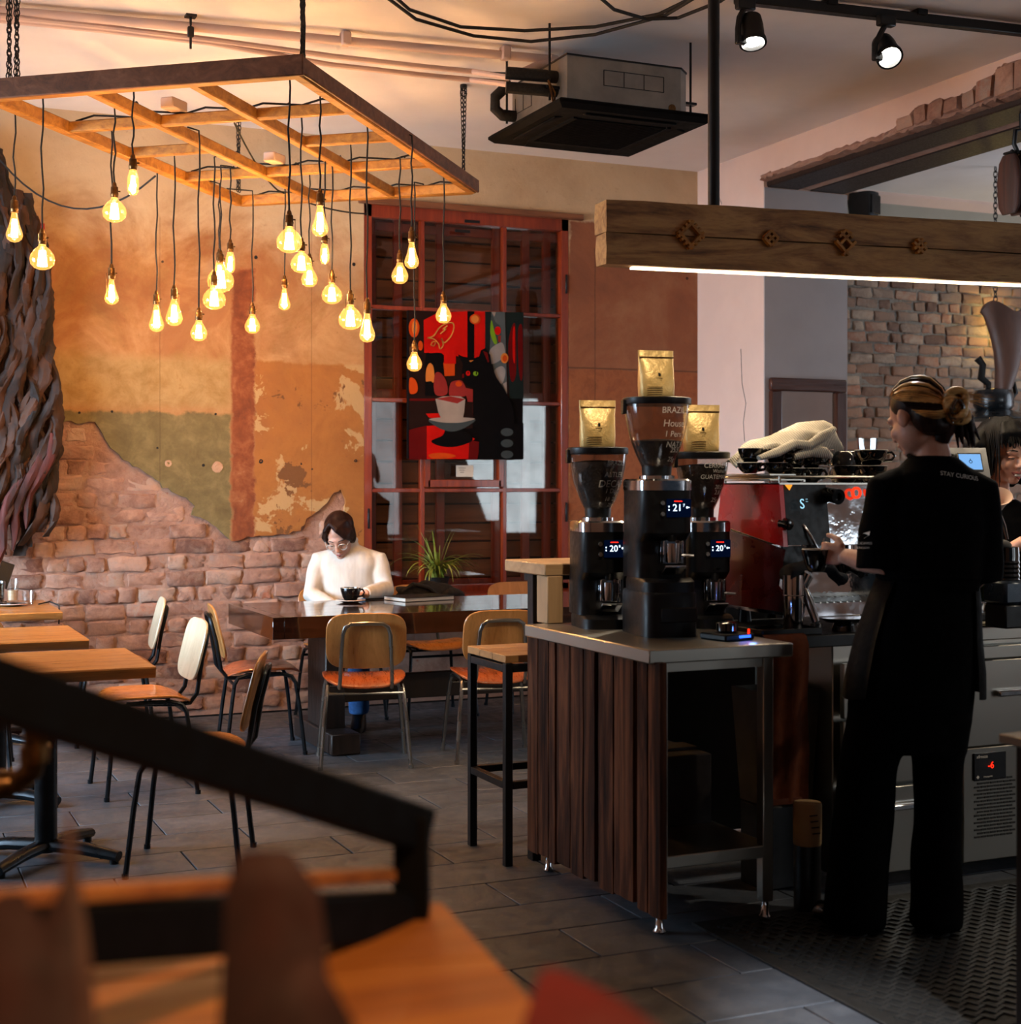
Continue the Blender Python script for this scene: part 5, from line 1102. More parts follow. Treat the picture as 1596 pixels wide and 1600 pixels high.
def bag(lab, loc, z, w_, h_, rz, tilt=0):
    th = thing('coffee_bag', lab, 'bag', (loc[0], loc[1], z), rz, 'gold foil coffee bags standing on the grinders')
    rings = []; n = 20
    for f, dp, ws in ((0, .030, .92), (.03, .034, .96), (.25, .038, .98), (.5, .032, .97), (.7, .020, .98), (.84, .008, 1.0), (.86, .007, 1.0), (1, .003, 1.0)):
        rg = []
        for k in range(n):
            a_ = 2 * PI * k / n; c, s_ = math.cos(a_), math.sin(a_)
            rg.append(V((w_ / 2 * ws * math.copysign(abs(c) ** .55, c), dp * math.copysign(abs(s_) ** .8, s_) + tilt * f + .004 * mnoise.noise(V((c * 3, f * 5, z * 9))), h_ * f)))
        rings.append(rg)
    q = MB(); q.loft(rings); part('pouch', q, M_['foil'], th, smooth=50)
    q = MB(); q.box((0, tilt * .84 - .009, h_ * .85), (w_ * .96, .004, .005), .001); part('zip_seal', q, M_['brass'], th)
    q = MB(); q.ell((.0, -.037 + tilt * .5, h_ * .48), (.005, .003, .008), Matrix.Rotation(-.5, 3, 'Y'), 1); part('bean_emblem', q, M_['cord'], th)
    q = MB()
    for k in range(3): q.box((0, -.036 + tilt * .5, h_ * .40 - .006 * k), (.022 - .005 * k, .002, .0015))
    for k in range(4): q.box((-.018, -.040 + tilt * .2, h_ * .22 - .007 * k), (.055, .002, .0013))
    part('print', q, M_['brass'], th); return th
bag('gold coffee bag with dark crumples on the grinder by the wooden bar', (GA[0], GA[1] + .01), zA, .135, .172, rad(-16))
bag('gold coffee bag topmost, on the raised middle grinder', (GB[0], GB[1] + .01), zB, .13, .165, rad(-10), .008)
bag('smooth bright gold coffee bag on the grinder next to the espresso machine', (GC[0], GC[1] + .01), zC, .135, .172, rad(-20))
sc_ = thing('brewing_scale', 'small black scale glowing blue in front of the knock box', 'scale', (2.66, 4.24, ZT), rad(10)); q = MB(); q.box((0, 0, .012), (.13, .13, .022), .005); part('body', q, M_['plastic'], sc_); q = MB(); q.box((.02, -.066, .014), (.05, .002, .008)); part('blue_display', q, emit('blue_glow', '#2d62ff', 3), sc_); q = MB(); q.lathe([(.03, .024), (.036, .03), (.036, .055), (.028, .06)], (0, .0, 0), 18); part('tamper', q, M_['gloss'], sc_); q = MB(); q.box((.035, -.067, .03), (.008, .002, .016)); part('red_light', q, M_['redlit'], sc_)
l = bpy.data.lights.new('scale_glow', 'POINT'); l.energy = .12; l.color = (.15, .35, 1); l.shadow_soft_size = .01; o = bpy.data.objects.new('scale_glow', l); C.objects.link(o); o.parent = sc_; o.location = (.02, -.10, .03)
tt = thing('bar_tray', 'flat black tray on the counter beside the steel tumbler', 'tray', (2.93, 4.33, ZT), 0); q = MB(); q.box((0, 0, .006), (.24, .15, .010), .003); part('base', q, M_['plastic'], tt); q = MB()
for sx in (-1, 1): q.box((sx * .12, 0, .012), (.008, .15, .022), .002)
for sy in (-1, 1): q.box((0, sy * .075, .012), (.24, .008, .022), .002)
part('rim', q, M_['plastic'], tt)
sh = thing('steel_tumbler', 'tall polished steel tumbler standing on the bar tray', 'tumbler', (2.985, 4.33, ZT + .0115)); q = MB(); q.lathe([(.032, 0), (.034, .004), (.036, .12), (.038, .122), (.038, .19), (.035, .19), (.033, .02), (.001, .02)], (0, 0, 0), 26, cap=False); part('body', q, M_['chrome'], sh); q = MB(); q.tube([V((.0375 * math.cos(2 * PI * k / 26), .0375 * math.sin(2 * PI * k / 26), .12)) for k in range(26)], .0018, 5, closed=True); part('band', q, M_['chrome'], sh)

# ================================================================== ESPRESSO MACHINE
EX0, EX1, EY0, EY1, EZ = 3.0, 3.70, 4.44, 4.82, 1.425
es = thing('espresso_machine', 'two-group espresso machine with red side panels and mirror-polished front', 'espresso machine', ((EX0 + EX1) / 2, (EY0 + EY1) / 2, ZT))
def xz(pts, x0, x1, m, nm, bev=0):
    q = MB(); q.prism([V((x0, y, z)) for y, z in pts], (x1 - x0, 0, 0)); return part(nm, q, m, es, True)
Z0 = ZT
for x0, x1 in ((EX0, EX0 + .018), (EX1 - .018, EX1)):
    xz([(EY0 - .03, 1.20), (EY0, EZ), (EY1, EZ), (EY1 + .03, 1.27)], x0, x1, M_['red'], 'red_side_panel')
    xz([(EY0 - .02, 1.19), (EY0 + .02, 1.06), (EY0 - .07, 1.0), (EY0 - .07, .97), (EY1, .97), (EY1 + .02, 1.26)], x0 + .003, x1 - .003, mat('dark_red_panel', '#4a0b09', .3, 0, '#3a0807', 5, coat=.4), 'lower_side_panel')
xz([(EY0 - .028, 1.205), (EY0 + .002, EZ - .008), (EY1 - .01, EZ - .008), (EY1, 1.205)], EX0 + .02, EX1 - .02, M_['mirror'], 'head_housing')
xz([(EY0 - .030, 1.205), (EY0 + .0, EZ - .006), (EY0 + .004, EZ - .006), (EY0 - .026, 1.205)], EX0 + .02, EX0 + .20, M_['plastic'], 'control_fascia')
xz([(EY0 + .13, .99), (EY0 + .13, 1.205), (EY1, 1.205), (EY1, .99)], EX0 + .02, EX1 - .02, M_['mirror'], 'splash_back')
xz([(EY0 - .07, .955), (EY0 - .07, 1.0), (EY1, 1.0), (EY1, .955)], EX0 + .02, EX1 - .02, M_['chrome'], 'drip_tray')
q = MB()
for k in range(22): q.box((EX0 + .05 + (EX1 - EX0 - .1) * k / 21, EY0 + .03, 1.002), (.006, .18, .004))
part('drip_grid', q, M_['steel'], es, True)
for x in (EX0 + .07, EX1 - .07):
    for y in (EY0, EY1 - .05): q = MB(); q.lathe([(.025, 0), (.02, .05)], (x, y, ZT), 12); part('foot', q, M_['black'], es, True)
q = MB()
for y in (EY0 + .01, EY1 - .01): q.tube([V((EX0 + .01, y, EZ + .022)), V((EX1 - .01, y, EZ + .022))], .005, 8)
q.box(((EX0 + EX1) / 2, (EY0 + EY1) / 2, EZ - .002), (EX1 - EX0, EY1 - EY0 + .01, .006)); q.tube([V((EX0 + .01, EY0 + .01, EZ + .022)), V((EX0 + .01, EY1 - .01, EZ + .022))], .005, 8)
for x in (EX0 + .01, EX1 - .01):
    for y in (EY0 + .01, EY1 - .01): q.tube([V((x, y, EZ)), V((x, y, EZ + .022))], .005, 8)
part('cup_rail', q, M_['steel'], es, True)
q = MB(); q.box((EX0 + .07, EY0 + .2, EZ + .03), (.15, .3, .008), .002); q.box((EX0 + .07, EY0 + .2, EZ + .012), (.15, .3, .008), .002); q.box((EX0 + .143, EY0 + .055, EZ + .02), (.008, .012, .03)); part('side_rack', q, M_['steel'], es, True)
def eyp(u, v, y): return aty(u, v, y)
kr = Matrix.Rotation(PI / 2 + .12, 3, 'X')
q = MB(); p = eyp(1300, 773, EY0 - .03); q.lathe([(.026, -.01), (.028, .05), (.028, .062), (.014, .062), (.012, .05)], p + V((0, .02, 0)), 22, kr); part('steam_knob', q, M_['gloss'], es, True)
q = MB(); p = eyp(1338, 770, EY0 - .02); q.tube([p + V((.017 * math.cos(2 * PI * k / 22), -.002, .017 * math.sin(2 * PI * k / 22))) for k in range(22)], .0055, 6, closed=True); part('red_ring', q, emit('red_ring_light', '#ff3a1c', 1.6), es, True)
q = MB(); p = eyp(1362, 768, EY0 - .02); q.ell(p, (.008, .004, .016), n=2); part('red_light', q, emit('red_ring_light2', '#ff3a1c', 1.6), es, True)
q = MB(); p = eyp(1232, 760, EY0 - .006); q.prism([p + V((-.016, -.004, .006)), p + V((.016, -.004, .006)), p + V((.002, -.006, -.014))], (0, .002, 0)); part('amber_light', q, emit('amber_light', '#ff9a2e', 1.4), es, True)
text('logo', 'S', .05, frame(eyp(1254, 788, EY0 - .034), (1, .1, 0), (0, -1, .12)), emit('ice_blue_logo', '#a8e4ff', 1.2), es, True)
text('logo', '::', .024, frame(eyp(1261, 781, EY0 - .034), (1, .1, 0), (0, -1, .12)), emit('ice_blue_logo2', '#a8e4ff', 1.0), es, True)
xz([(EY0 - .01, 1.0), (EY0 + .01, 1.2), (EY0 + .02, 1.2), (EY0 + .0, 1.0)], EX0 + .022, EX0 + .11, M_['plastic'], 'wand_column')
q = MB(); p = eyp(1228, 838, EY0 - .012); q.lathe([(.013, 0), (.013, .004), (.001, .004)], p, 20, Matrix.Rotation(PI / 2, 3, 'X')); part('round_badge', q, M_['paper'], es, True)
q = MB(); p = eyp(1226, 818, EY0 - .008); q.lathe([(.022, -.01), (.02, .03), (.012, .034)], p, 18, kr); part('water_knob', q, M_['gloss'], es, True)
q = MB(); q.tube([eyp(1243, 818, EY0 + .03), eyp(1256, 820, EY0 - .02), eyp(1268, 838, EY0 - .04), eyp(1282, 866, EY0 - .05), eyp(1286, 864, EY0 - .05), eyp(1287, 840, EY0 - .02), eyp(1286, 826, EY0 + .02)], .0055, 8); part('steam_wand', q, M_['chrome'], es, True)
for x in (EX0 + .30, EX0 + .56):
    q = MB(); q.lathe([(.038, 1.20), (.04, 1.17), (.04, 1.135), (.034, 1.13)], (x, EY0 + .03, 0), 24); g_ = part('group_head', q, M_['chrome'], es, True)
    q = MB(); q.lathe([(.035, 1.13), (.035, 1.105), (.02, 1.095)], (x, EY0 + .03, 0), 22); q.tube([V((x, EY0, 1.118)), V((x - .02, EY0 - .10, 1.10))], [.009, .013], 10); q.tube([V((x, EY0 + .03, 1.095)), V((x, EY0 + .02, 1.07))], .008, 8); part('portafilter', q, M_['gloss'], g_, True)
# crockery on top of the machine
def ontop(u, v, Y, z): p = atz(u, v, z); return p
zt = EZ + .0015; grp = 'black cups stacked on the espresso machine'
row = [(1172, 'at the red side panel'), (1212, 'next inwards from the red side'), (1241, 'in the middle of the front row'), (1267, 'beside the stacked tumblers')]
EYr = EY0 + .085
for u, w_ in row:
    x = aty(u, 740, EYr).x; base_z = zt if u > 1230 else EZ + .0345
    cup('black cup in the lower layer on the machine, ' + w_, (x, EYr, base_z), .044 if u > 1230 else .046, .052 if u > 1230 else .026 + .012, grp, rad(-60), m=M_['gloss'])
    cup('black cup in the upper layer on the machine, ' + w_, (x + .003, EYr, base_z + (.0535 if u > 1230 else .0395)), .045, .05, grp, rad(-50 + u % 7 * 8), m=M_['gloss'])
xs = aty(1290, 740, EYr).x
for k in range(2):
    th = thing('shot_glass', ('lower' if k == 0 else 'upper') + ' of two clear tumblers stacked beside the black cups', 'glass', (xs, EYr, zt + .062 * k)); q = MB(); q.lathe([(.026, 0), (.031, .058), (.029, .058), (.024, .008), (.001, .008)], (0, 0, 0), 20, cap=False); q.lathe([(.026, 0), (.001, 0)], (0, 0, 0), 20, cap=False); part('body', q, M_['glass'], th, smooth=60); q = MB(); q.tube([V((.03 * math.cos(2 * PI * i / 20), .03 * math.sin(2 * PI * i / 20), .058)) for i in range(20)], .0016, 5, closed=True); part('rim', q, M_['white'], th)
for k, (u, Yc, zz_, r_, h_, rt, fl, tl_, w_) in enumerate(((1322, EYr, 0, .055, .062, -70, False, None, 'wide black cup in the lower layer, behind the barista'), (1364, EYr, 0, .055, .062, 30, False, None, 'wide black cup half hidden by the shoulder of the barista'), (1318, EYr, .066, .05, .05, 120, True, None, 'upside-down black cup on the wide lower cup'), (1362, EYr + .01, .066, .062, .055, -20, False, None, 'wide black cup tipped up towards the barista with a pale rim'), (1335, EYr + .12, .0, .05, .06, 60, False, None, 'black cup in the back row under the upside-down cups'), (1334, EYr + .12, .062, .05, .058, -100, True, None, 'upside-down black cup in the back row below the clear glass'), (1312, EYr + .13, .0, .045, .06, 200, False, None, 'black cup in the back row by the folded towel'), (1312, EYr + .13, .062, .042, .056, 150, True, None, 'topmost upside-down black cup with upright handle by the towel'))):
    x = aty(u, 740, Yc).x; cup(w_, (x, Yc, zt + zz_), r_, h_, grp, rad(rt), fl)
x = aty(1356, 700, EYr + .13).x; pgl = thing('clear_glass', 'clear faceted water glass on top of the stacked cups', 'glass', (x, EYr + .13, zt + .085)); q = MB(); q.lathe([(.034, 0), (.04, .085), (.0375, .085), (.032, .008), (.001, .008)], (0, 0, 0), 10, cap=False); q.lathe([(.034, 0), (.001, 0)], (0, 0, 0), 10, cap=False); part('body', q, M_['glass'], pgl, smooth=10)
xq = aty(1356, 700, EYr + .13).x; cup('black cup carrying the clear faceted glass', (xq, EYr + .13, zt), .05, .083, grp, rad(80), True)
# knitted towel draped over the cups
kt = thing('knitted_towel', 'cream ribbed towel heaped over the cups on the espresso machine', 'towel', aty(1230, 720, EY0 + .16)); 
ctr = [(1144, 722), (1160, 706), (1190, 694), (1225, 684), (1260, 672), (1290, 662), (1308, 672), (1312, 690), (1300, 704)]
rings = []; n = 26
for i in range(n + 1):
    f = i / n; u = 1144 + (1312 - 1144) * f
    top = [722, 700, 690, 687, 678, 667, 660, 657, 690]; k = f * 8; a_ = int(min(k, 7)); tv_ = top[a_] + (top[a_ + 1] - top[a_]) * (k - a_)
    bot = [726, 716, 712, 710, 712, 714, 716, 716, 706]; bv = bot[a_] + (bot[a_ + 1] - bot[a_]) * (k - a_)
    pt_ = aty(u, tv_, EY0 + .16); pb_ = aty(u, bv, EY0 + .16); hz = max(pt_.z - pb_.z, .01); rg = []
    for j in range(16):
        t_ = 2 * PI * j / 16; yy = .13 * math.cos(t_) * (.35 + .65 * math.sin(PI * min(max(f, .04), .97))); z = pb_.z + hz * (.5 + .5 * math.sin(t_)); 
        nn = mnoise.noise_vector(V((f * 5, math.cos(t_) * 2, math.sin(t_) * 2))) * .012
        rg.append(V((pt_.x + nn.x, EY0 + .17 + yy + nn.y + .03 * (f - .5), z + nn.z + .010 * math.sin(f * 19 + 3 * math.cos(t_)))))
    rings.append(rg)
q = MB(); q.loft(rings)
t = NT('ribbed_knit'); co = t.coord('Object', (1, 1, 1), (0, .5, .3)); wv = t.node('ShaderNodeTexWave'); t.l.new(co, wv.inputs[0]); wv.inputs['Scale'].default_value = 42; wv.inputs['Distortion'].default_value = 1.0
t.base(t.mix(wv.outputs['Fac'], L('#b3aa99'), L('#cfc8b8'))); t.b.inputs['Roughness'].default_value = .95; t.bump(wv.outputs['Fac'], .45, .004); M_['knit'] = t.m
part('cloth', q, M_['knit'], kt, True, smooth=70)
q = MB(); q.tube([aty(u, v, EY0 + .03) for u, v in ((1186, 716), (1215, 706), (1240, 694), (1262, 696), (1286, 682), (1304, 668))], [.012, .02, .022, .02, .024, .012], 10, sq=.8); q.tube([aty(u, v, EY0 + .04) for u, v in ((1240, 714), (1268, 704), (1290, 706), (1300, 712))], [.012, .022, .02, .01], 10); q.jitter(.008, 3, 12); part('fold', q, M_['knit'], kt, True, smooth=70)
# drip-tray side: steam pitcher cloth, tamping tools, plate
cl_ = thing('black_cloth', 'black cleaning cloth hung over the drip tray', 'cloth', aty(1262, 890, EY0 - .1)); rings = []
for i in range(15):
    f = i / 14; c_ = aty(1228 + 88 * f, 897 - 16 * math.sin(PI * f) + 8 * (f > .8), EY0 - .105 - .01 * math.sin(f * 9)); rings.append([c_ + V((0, .04 * math.cos(t_), .022 * math.sin(t_) + .006 * math.sin(f * 11 + t_))) for t_ in [2 * PI * j / 10 for j in range(10)]])
q = MB(); q.loft(rings); part('cloth', q, mat('charcoal_cloth', '#14171b', .9, 0, '#1b2026', 20, bump=.4), cl_, True, smooth=70)
q = MB(); q.tube([aty(1300, 897, EY0 - .11), aty(1308, 906, EY0 - .11), aty(1312, 915, EY0 - .11)], [.012, .010, .004], 8); part('corner', q, mat('charcoal_cloth2', '#14171b', .9), cl_, True)
pf_ = thing('leaning_portafilter', 'chrome portafilter leaning with its handle down beside the drip tray', 'portafilter', aty(1270, 975, 4.34)); q = MB(); a_, b2 = aty(1252, 905, 4.38), aty(1276, 972, 4.32); q.tube([a_, a_.lerp(b2, .35), a_.lerp(b2, .5), b2], [.010, .014, .016, .014], 12); part('handle', q, M_['chrome'], pf_, True); q = MB(); q.lathe([(.02, 0), (.022, .012), (.012, .02)], b2 - V((0, 0, .018)), 14); part('end_cap', q, M_['chrome'], pf_, True); q = MB(); q.lathe([(.034, -.02), (.036, .02), (.03, .022)], a_, 20, Matrix.Rotation(.5, 3, 'Y')); part('basket', q, M_['chrome'], pf_, True)
pp_ = thing('black_plate_stack', 'black oval plate with bright rim under the drip tray', 'plate', aty(1322, 960, 4.33)); pp_.location.z = ZT; XF[pp_] = Matrix.Translation(pp_.location); q = MB(); q.ells([(.03, 0, 0, .03, .03), (.031, 0, 0, .075, .06), (.045, 0, 0, .10, .08), (.047, 0, 0, .098, .078)], 26); part('plate', q, M_['gloss'], pp_); q = MB(); q.lathe([(.05, 0), (.04, .03)], (0, 0, 0), 20); part('stand', q, M_['gloss'], pp_)
pp_.name = 'black_plate'

# ================================================================== right end of the bar
br = thing('batch_brewer', 'grey coffee brewer tower with a light blue touch screen beside the barista', 'brewer', (3.90, 4.56, ZT), rad(-14))
q = MB(); q.prism([V((-.085, y, z)) for y, z in ((-.10, .545), (-.06, .655), (.14, .655), (.14, .50), (-.10, .50))], (.17, 0, 0)); part('head', q, M_['sheet'], br)
q = MB(); q.box((0, .07, .25), (.13, .13, .5), .01); part('column', q, mat('blue_black_enamel', '#10161f', .3, .2, '#0d131b', 6), br)
q = MB(); q.box((0, 0, .015), (.18, .28, .03), .006); part('base', q, M_['plastic'], br)
q = MB(); nrm = V((0, -.94, .34)).normalized(); m4 = frame(V((.01, -.083, .60)), (1, 0, 0), nrm); mb = MB(m4); mb.box((0, 0, 0), (.10, .075, .006), .002); part('screen_bezel', mb, M_['plastic'], br)
mb = MB(m4); mb.box((0, 0, .0035), (.088, .062, .002)); part('touch_screen', mb, emit('pale_blue_screen', '#7fb6f2', 1.1), br)
mb = MB(m4); mb.tube([V((.006 * math.cos(2 * PI * k / 12), .006 * math.sin(2 * PI * k / 12), .0052)) for k in range(12)], .0012, 4, closed=True); mb.box((0, .008, .0052), (.002, .008, .0015)); part('power_icon', mb, M_['screen'], br)
q = MB(); q.tube([V((.03, -.02, .44)), V((.10, -.03, .44)), V((.125, -.03, .42)), V((.127, -.03, .37))], .010, 8); part('spray_arm', q, M_['chrome'], br)
dr_ = atd(1560, 780, 5.55); df = thing('pour_over_dripper', 'white ceramic dripper tilted on a metal arm right of the brewer', 'dripper', dr_); rot = Matrix.Rotation(-.45, 3, 'Y') @ Matrix.Rotation(.55, 3, 'X'); q = MB(); q.lathe([(.018, -.05), (.03, -.02), (.048, .012), (.052, .016), (.046, .014), (.025, -.02), (.001, -.03)], (0, 0, 0), 24, rot, cap=False); part('cone', q, M_['white'], df, smooth=60); q = MB(); q.tube([V((.0, 0, -.04)), V((.03, 0, -.10)), V((.045, 0, -.15))], [.008, .007, .005], 8); part('stem', q, M_['chrome'], df); q = MB(); q.tube([V((-.02, .02, -.03)), V((-.05, .06, -.10)), V((-.09, .08, -.11))], .005, 6); part('arm', q, M_['chrome'], df)
jc = atz(1572, 905, 1.08); jr = thing('ribbed_canister', 'black ribbed canister with a grey lid at the right end of the bar', 'canister', (jc.x, jc.y, ZT)); q = MB(); q.lathe([(.048, .175)] + [(.046 + .003 * (k % 2), .18 + .008 * k) for k in range(9)] + [(.047, .26), (.045, .29), (.001, .295)], (0, 0, 0), 24); part('body', q, M_['gloss'], jr); q = MB(); q.ell((-.015, 0, .30), (.035, .035, .02), n=2); q.jitter(.004, 2, 20); part('grey_cloth_lid', q, mat('grey_cloth', '#4c4a47', .9, 0, '#3b3937', 15, bump=.4), jr); q = MB(); q.box((.01, 0, .13), (.13, .12, .085), .01); part('scale_box', q, mat('blue_grey_box', '#1f2c3a', .3, .3), jr); q = MB(); q.box((.01, 0, .045), (.12, .11, .085), .006); part('plinth', q, M_['plastic'], jr)
gb = thing('green_bottle', 'green glass bottle at the elbow of the barista', 'bottle', atz(1543, 965, ZT)); q = MB(); q.lathe([(.03, 0), (.032, .005), (.032, .11), (.028, .13), (.012, .165), (.012, .20)], (0, 0, 0), 20); part('body', q, mat('green_glass', '#0c4a28', .1, 0, '#0a3d22', 4, coat=.5), gb); q = MB(); q.lathe([(.013, .195), (.013, .21)], (0, 0, 0), 14); part('cap', q, M_['black'], gb)
cpt = atz(1530, 968, ZT); sg = thing('steel_shot_cup', 'small steel cup on the counter beside the green bottle', 'cup', cpt); q = MB(); q.lathe([(.020, 0), (.026, .065), (.024, .065), (.018, .004), (.001, .004)], (0, 0, 0), 18, cap=False); part('body', q, M_['chrome'], sg, smooth=60); q = MB(); q.tube([V((.0255 * math.cos(2 * PI * k / 18), .0255 * math.sin(2 * PI * k / 18), .065)) for k in range(18)], .0015, 5, closed=True); part('rim', q, M_['chrome'], sg)
gp_ = atz(1578, 966, ZT); gpl = thing('brown_plate', 'flat brown plate under the grey rag at the right edge', 'plate', gp_); q = MB(); q.lathe([(.05, 0), (.085, .008), (.087, .012), (.05, .006), (.001, .006)], (0, 0, 0), 26, cap=False); part('dish', q, mat('brown_glaze', '#4a3226', .3), gpl)
gr = thing('grey_rag', 'crumpled grey rag on the brown plate', 'cloth', gp_ + V((0, 0, .012))); q = MB(); rnd = random.Random(8)
for k in range(12): a_ = rnd.uniform(0, 6.3); q.tube([V((.05 * math.cos(a_), .045 * math.sin(a_), .01)), V((.02 * math.cos(a_ + 1), .02 * math.sin(a_ + 1), rnd.uniform(.03, .055))), V((-.045 * math.cos(a_ - .5), -.04 * math.sin(a_ - .5), .012))], [.012, .016, .012], 8)
q = fuse(q, .004, 3); part('cloth', q, mat('grey_rag_cloth', '#6d7070', .95, 0, '#565959', 20, bump=.4), gr, smooth=60)
cs_ = atz(1545, 978, ZT); cst = thing('beige_coaster', 'beige folded napkin at the counter edge', 'napkin', cs_, rad(-15)); q = MB(); q.box((0, 0, .004), (.10, .07, .007), .002); q.box((.004, .002, .010), (.09, .062, .005), .002); part('paper', q, mat('beige_napkin', '#8d8468', .9), cst)

# ================================================================== bar room things
mr = thing('wall_mirror', 'dark wooden framed mirror on the grey jamb behind the towel', 'mirror', aty(1262, 700, YJ - .03)); a_, b2 = aty(1203, 590, YJ - .03), aty(1321, 760, YJ - .03); fw = .085
for (x0, x1, z0, z1) in ((a_.x, b2.x, a_.z - fw, a_.z), (a_.x, b2.x, 1.0, 1.0 + fw), (a_.x, a_.x + fw, 1.0 + fw, a_.z - fw), (b2.x - fw, b2.x, 1.0 + fw, a_.z - fw)):
    q = MB(); q.box(((x0 + x1) / 2, YJ - .034, (z0 + z1) / 2), (x1 - x0, .04, z1 - z0), .008); part('frame', q, wood('mirror_wood', ['#2a140c', '#45241a', '#553022'], 2 if x1 - x0 < .1 else 0, 6, .35, .2), mr, True)
q = MB(); q.box(((a_.x + b2.x) / 2, YJ - .022, (a_.z + 1) / 2), (b2.x - a_.x - .1, .006, a_.z - 1.1)); t = NT('mirror_glass'); t.base(t.ramp(t.noise(t.coord('Object'), 3), [(0, L('#c9cdd2')), (1, L('#d4d8dc'))])); t.b.inputs['Metallic'].default_value = 1; t.b.inputs['Roughness'].default_value = .02; part('glass', q, t.m, mr, True)
sp_ = thing('wall_speaker', 'black loudspeaker high on the taupe wall over the timber beam', 'speaker', aty(1350, 320, YB2 - .2)); c_ = aty(1350, 320, YB2 - .2); q = MB(Matrix.Translation(c_) @ Matrix.Rotation(rad(20), 4, 'Z')); q.ells([(-.14, 0, .02, .055, .07), (-.1, 0, 0, .075, .10), (.02, 0, 0, .085, .11), (.085, 0, .0, .082, .10)], 24, 3.5); part('cabinet', q, mat('blue_black_plastic', '#0d1116', .5), sp_, True); q = MB(Matrix.Translation(c_) @ Matrix.Rotation(rad(20), 4, 'Z')); q.box((0, -.105, -.01), (.12, .01, .14), .006); part('grille', q, M_['plastic'], sp_, True); q = MB(); q.bar(c_ + V((0, .05, 0)), (c_.x, YB2, c_.z + .05), .03, .03); part('bracket', q, M_['black'], sp_, True)
# chain hoist block under the lintel
hp = atd(1592, 285, 7.85); ho = thing('pulley_block', 'old rusty wooden pulley block hanging from the lintel at the right edge', 'pulley', hp)
M_['rust'] = wood('rusty_pulley', ['#24120b', '#42231a', '#5a3222'], 2, 7, .6, .5)
for dx in (-.062, .0, .062):
    q = MB(); q.ells([(-.17, dx, 0, .012, .05), (-.13, dx, 0, .02, .075), (.0, dx, 0, .022, .085), (.10, dx, 0, .02, .07), (.14, dx, 0, .012, .045)], 18, 3); part('cheek', q, M_['rust'], ho)
q = MB(); q.lathe([(.06, -.02), (.05, 0), (.06, .02)], (-.03, 0, 0), 20, Matrix.Rotation(PI / 2, 3, 'Y')); q.lathe([(.06, -.02), (.05, 0), (.06, .02)], (.03, 0, 0), 20, Matrix.Rotation(PI / 2, 3, 'Y')); part('sheave', q, M_['black'], ho)
q = MB()
for k in range(6): q.ell((-.07 + .028 * k, -.03, .15), (.012, .012, .014), n=1)
q.box((0, 0, .15), (.15, .07, .012), .003); part('bolt_plate', q, M_['black'], ho)
q = MB(); zt_ = 3.376 - hp.z; q.tube([V((0, 0, .15)), V((-.03, 0, .20)), V((-.02, 0, .27)), V((.02, 0, .28)), V((.02, 0, zt_))], .012, 8); part('hook', q, M_['black'], ho)
q = MB(); q.tube([V((-.02, -.04, -.16)), V((.02, -.06, -.20)), V((.05, -.05, -.19))], .008, 6); q.tube([V((.03, -.03, -.16)), V((.035, -.03, -.45))], .006, 6); part('rope', q, M_['cord'], ho)
# lamp carved from a driftwood slab, hung on a chain
lc_ = atd(1556, 600, 10.4); dl = thing('driftwood_lamp', 'brown carved wood pendant lamp with enamel shade hanging before the brick wall', 'lamp', lc_)
def lp(u, v, d=10.4): return atd(u, v, d)
rings = []; prof_l = [(480, 1532, 1604), (495, 1537, 1606), (520, 1546, 1602), (550, 1553, 1598), (580, 1556, 1592), (605, 1556, 1582), (625, 1556, 1574)]
for v, u0, u1 in prof_l:
    a_, b2 = lp(u0, v), lp(u1, v); c_ = (a_ + b2) / 2; hw = (b2 - a_).length / 2; R_ = V((CY, -SY, 0)); F_ = V((SY, CY, 0))
    rings.append([c_ + R_ * (hw * math.cos(t_)) + F_ * (.07 * math.sin(t_)) + V((0, 0, .04 * math.cos(3 * t_) * (v < 490))) for t_ in [2 * PI * j / 20 for j in range(20)]])
q = MB(); q.loft(rings); q.jitter(.008, 3, 14); part('wooden_slab', q, mat('brown_driftwood', '#5a3a2c', .55, 0, '#452b20', 6, (1, 1, .25), bump=.4, bscale=20), dl, True, smooth=70)
q = MB(); c_ = lp(1553, 650); q.lathe([(r * 1.38, h * 1.38) for r, h in ((.03, .14), (.085, .13), (.10, .11), (.10, .05), (.085, .03), (.21, -.012), (.215, -.02), (.08, .01), (.07, .02))], c_, 26, cap=False); part('enamel_shade', q, mat('dark_enamel', '#15181b', .3, .2, '#101316', 8, coat=.3), dl, True)
q = MB(); q.tube([lp(1528, 560) + V((0, 0, .0)), lp(1536, 570), lp(1534, 590), lp(1545, 600), lp(1545, 615)], [.028, .025, .03, .022, .016], 8); q.tube([lp(1562, 598), lp(1585, 600), lp(1588, 614), lp(1582, 622)], [.016, .02, .016, .011], 8); q.jitter(.006, 7, 30); part('iron_scroll', q, M_['black'], dl, True)
q = MB(); q.lathe([(.028, -.01), (.042, -.05), (.042, -.13), (.02, -.145)], c_, 16); part('bulb', q, emit('warm_bulb', (1, .55, .2, 1), 14), dl, True)
part('chain', chain(lp(1556, 480), V((lp(1556, 480).x, lp(1556, 480).y, HC)), .05, .004), M_['black'], dl, True)
for k, (dv, e_, uu) in enumerate(((V((0, 0, -1)), 5, 0), )):
    l = bpy.data.lights.new('lamp_light', 'POINT'); l.energy = 4; l.color = (1, .6, .25); l.shadow_soft_size = .03; o = bpy.data.objects.new('lamp_light', l); C.objects.link(o); o.location = c_ + V((0, 0, -.20)); o.parent = dl; o.matrix_parent_inverse = XF[dl].inverted()
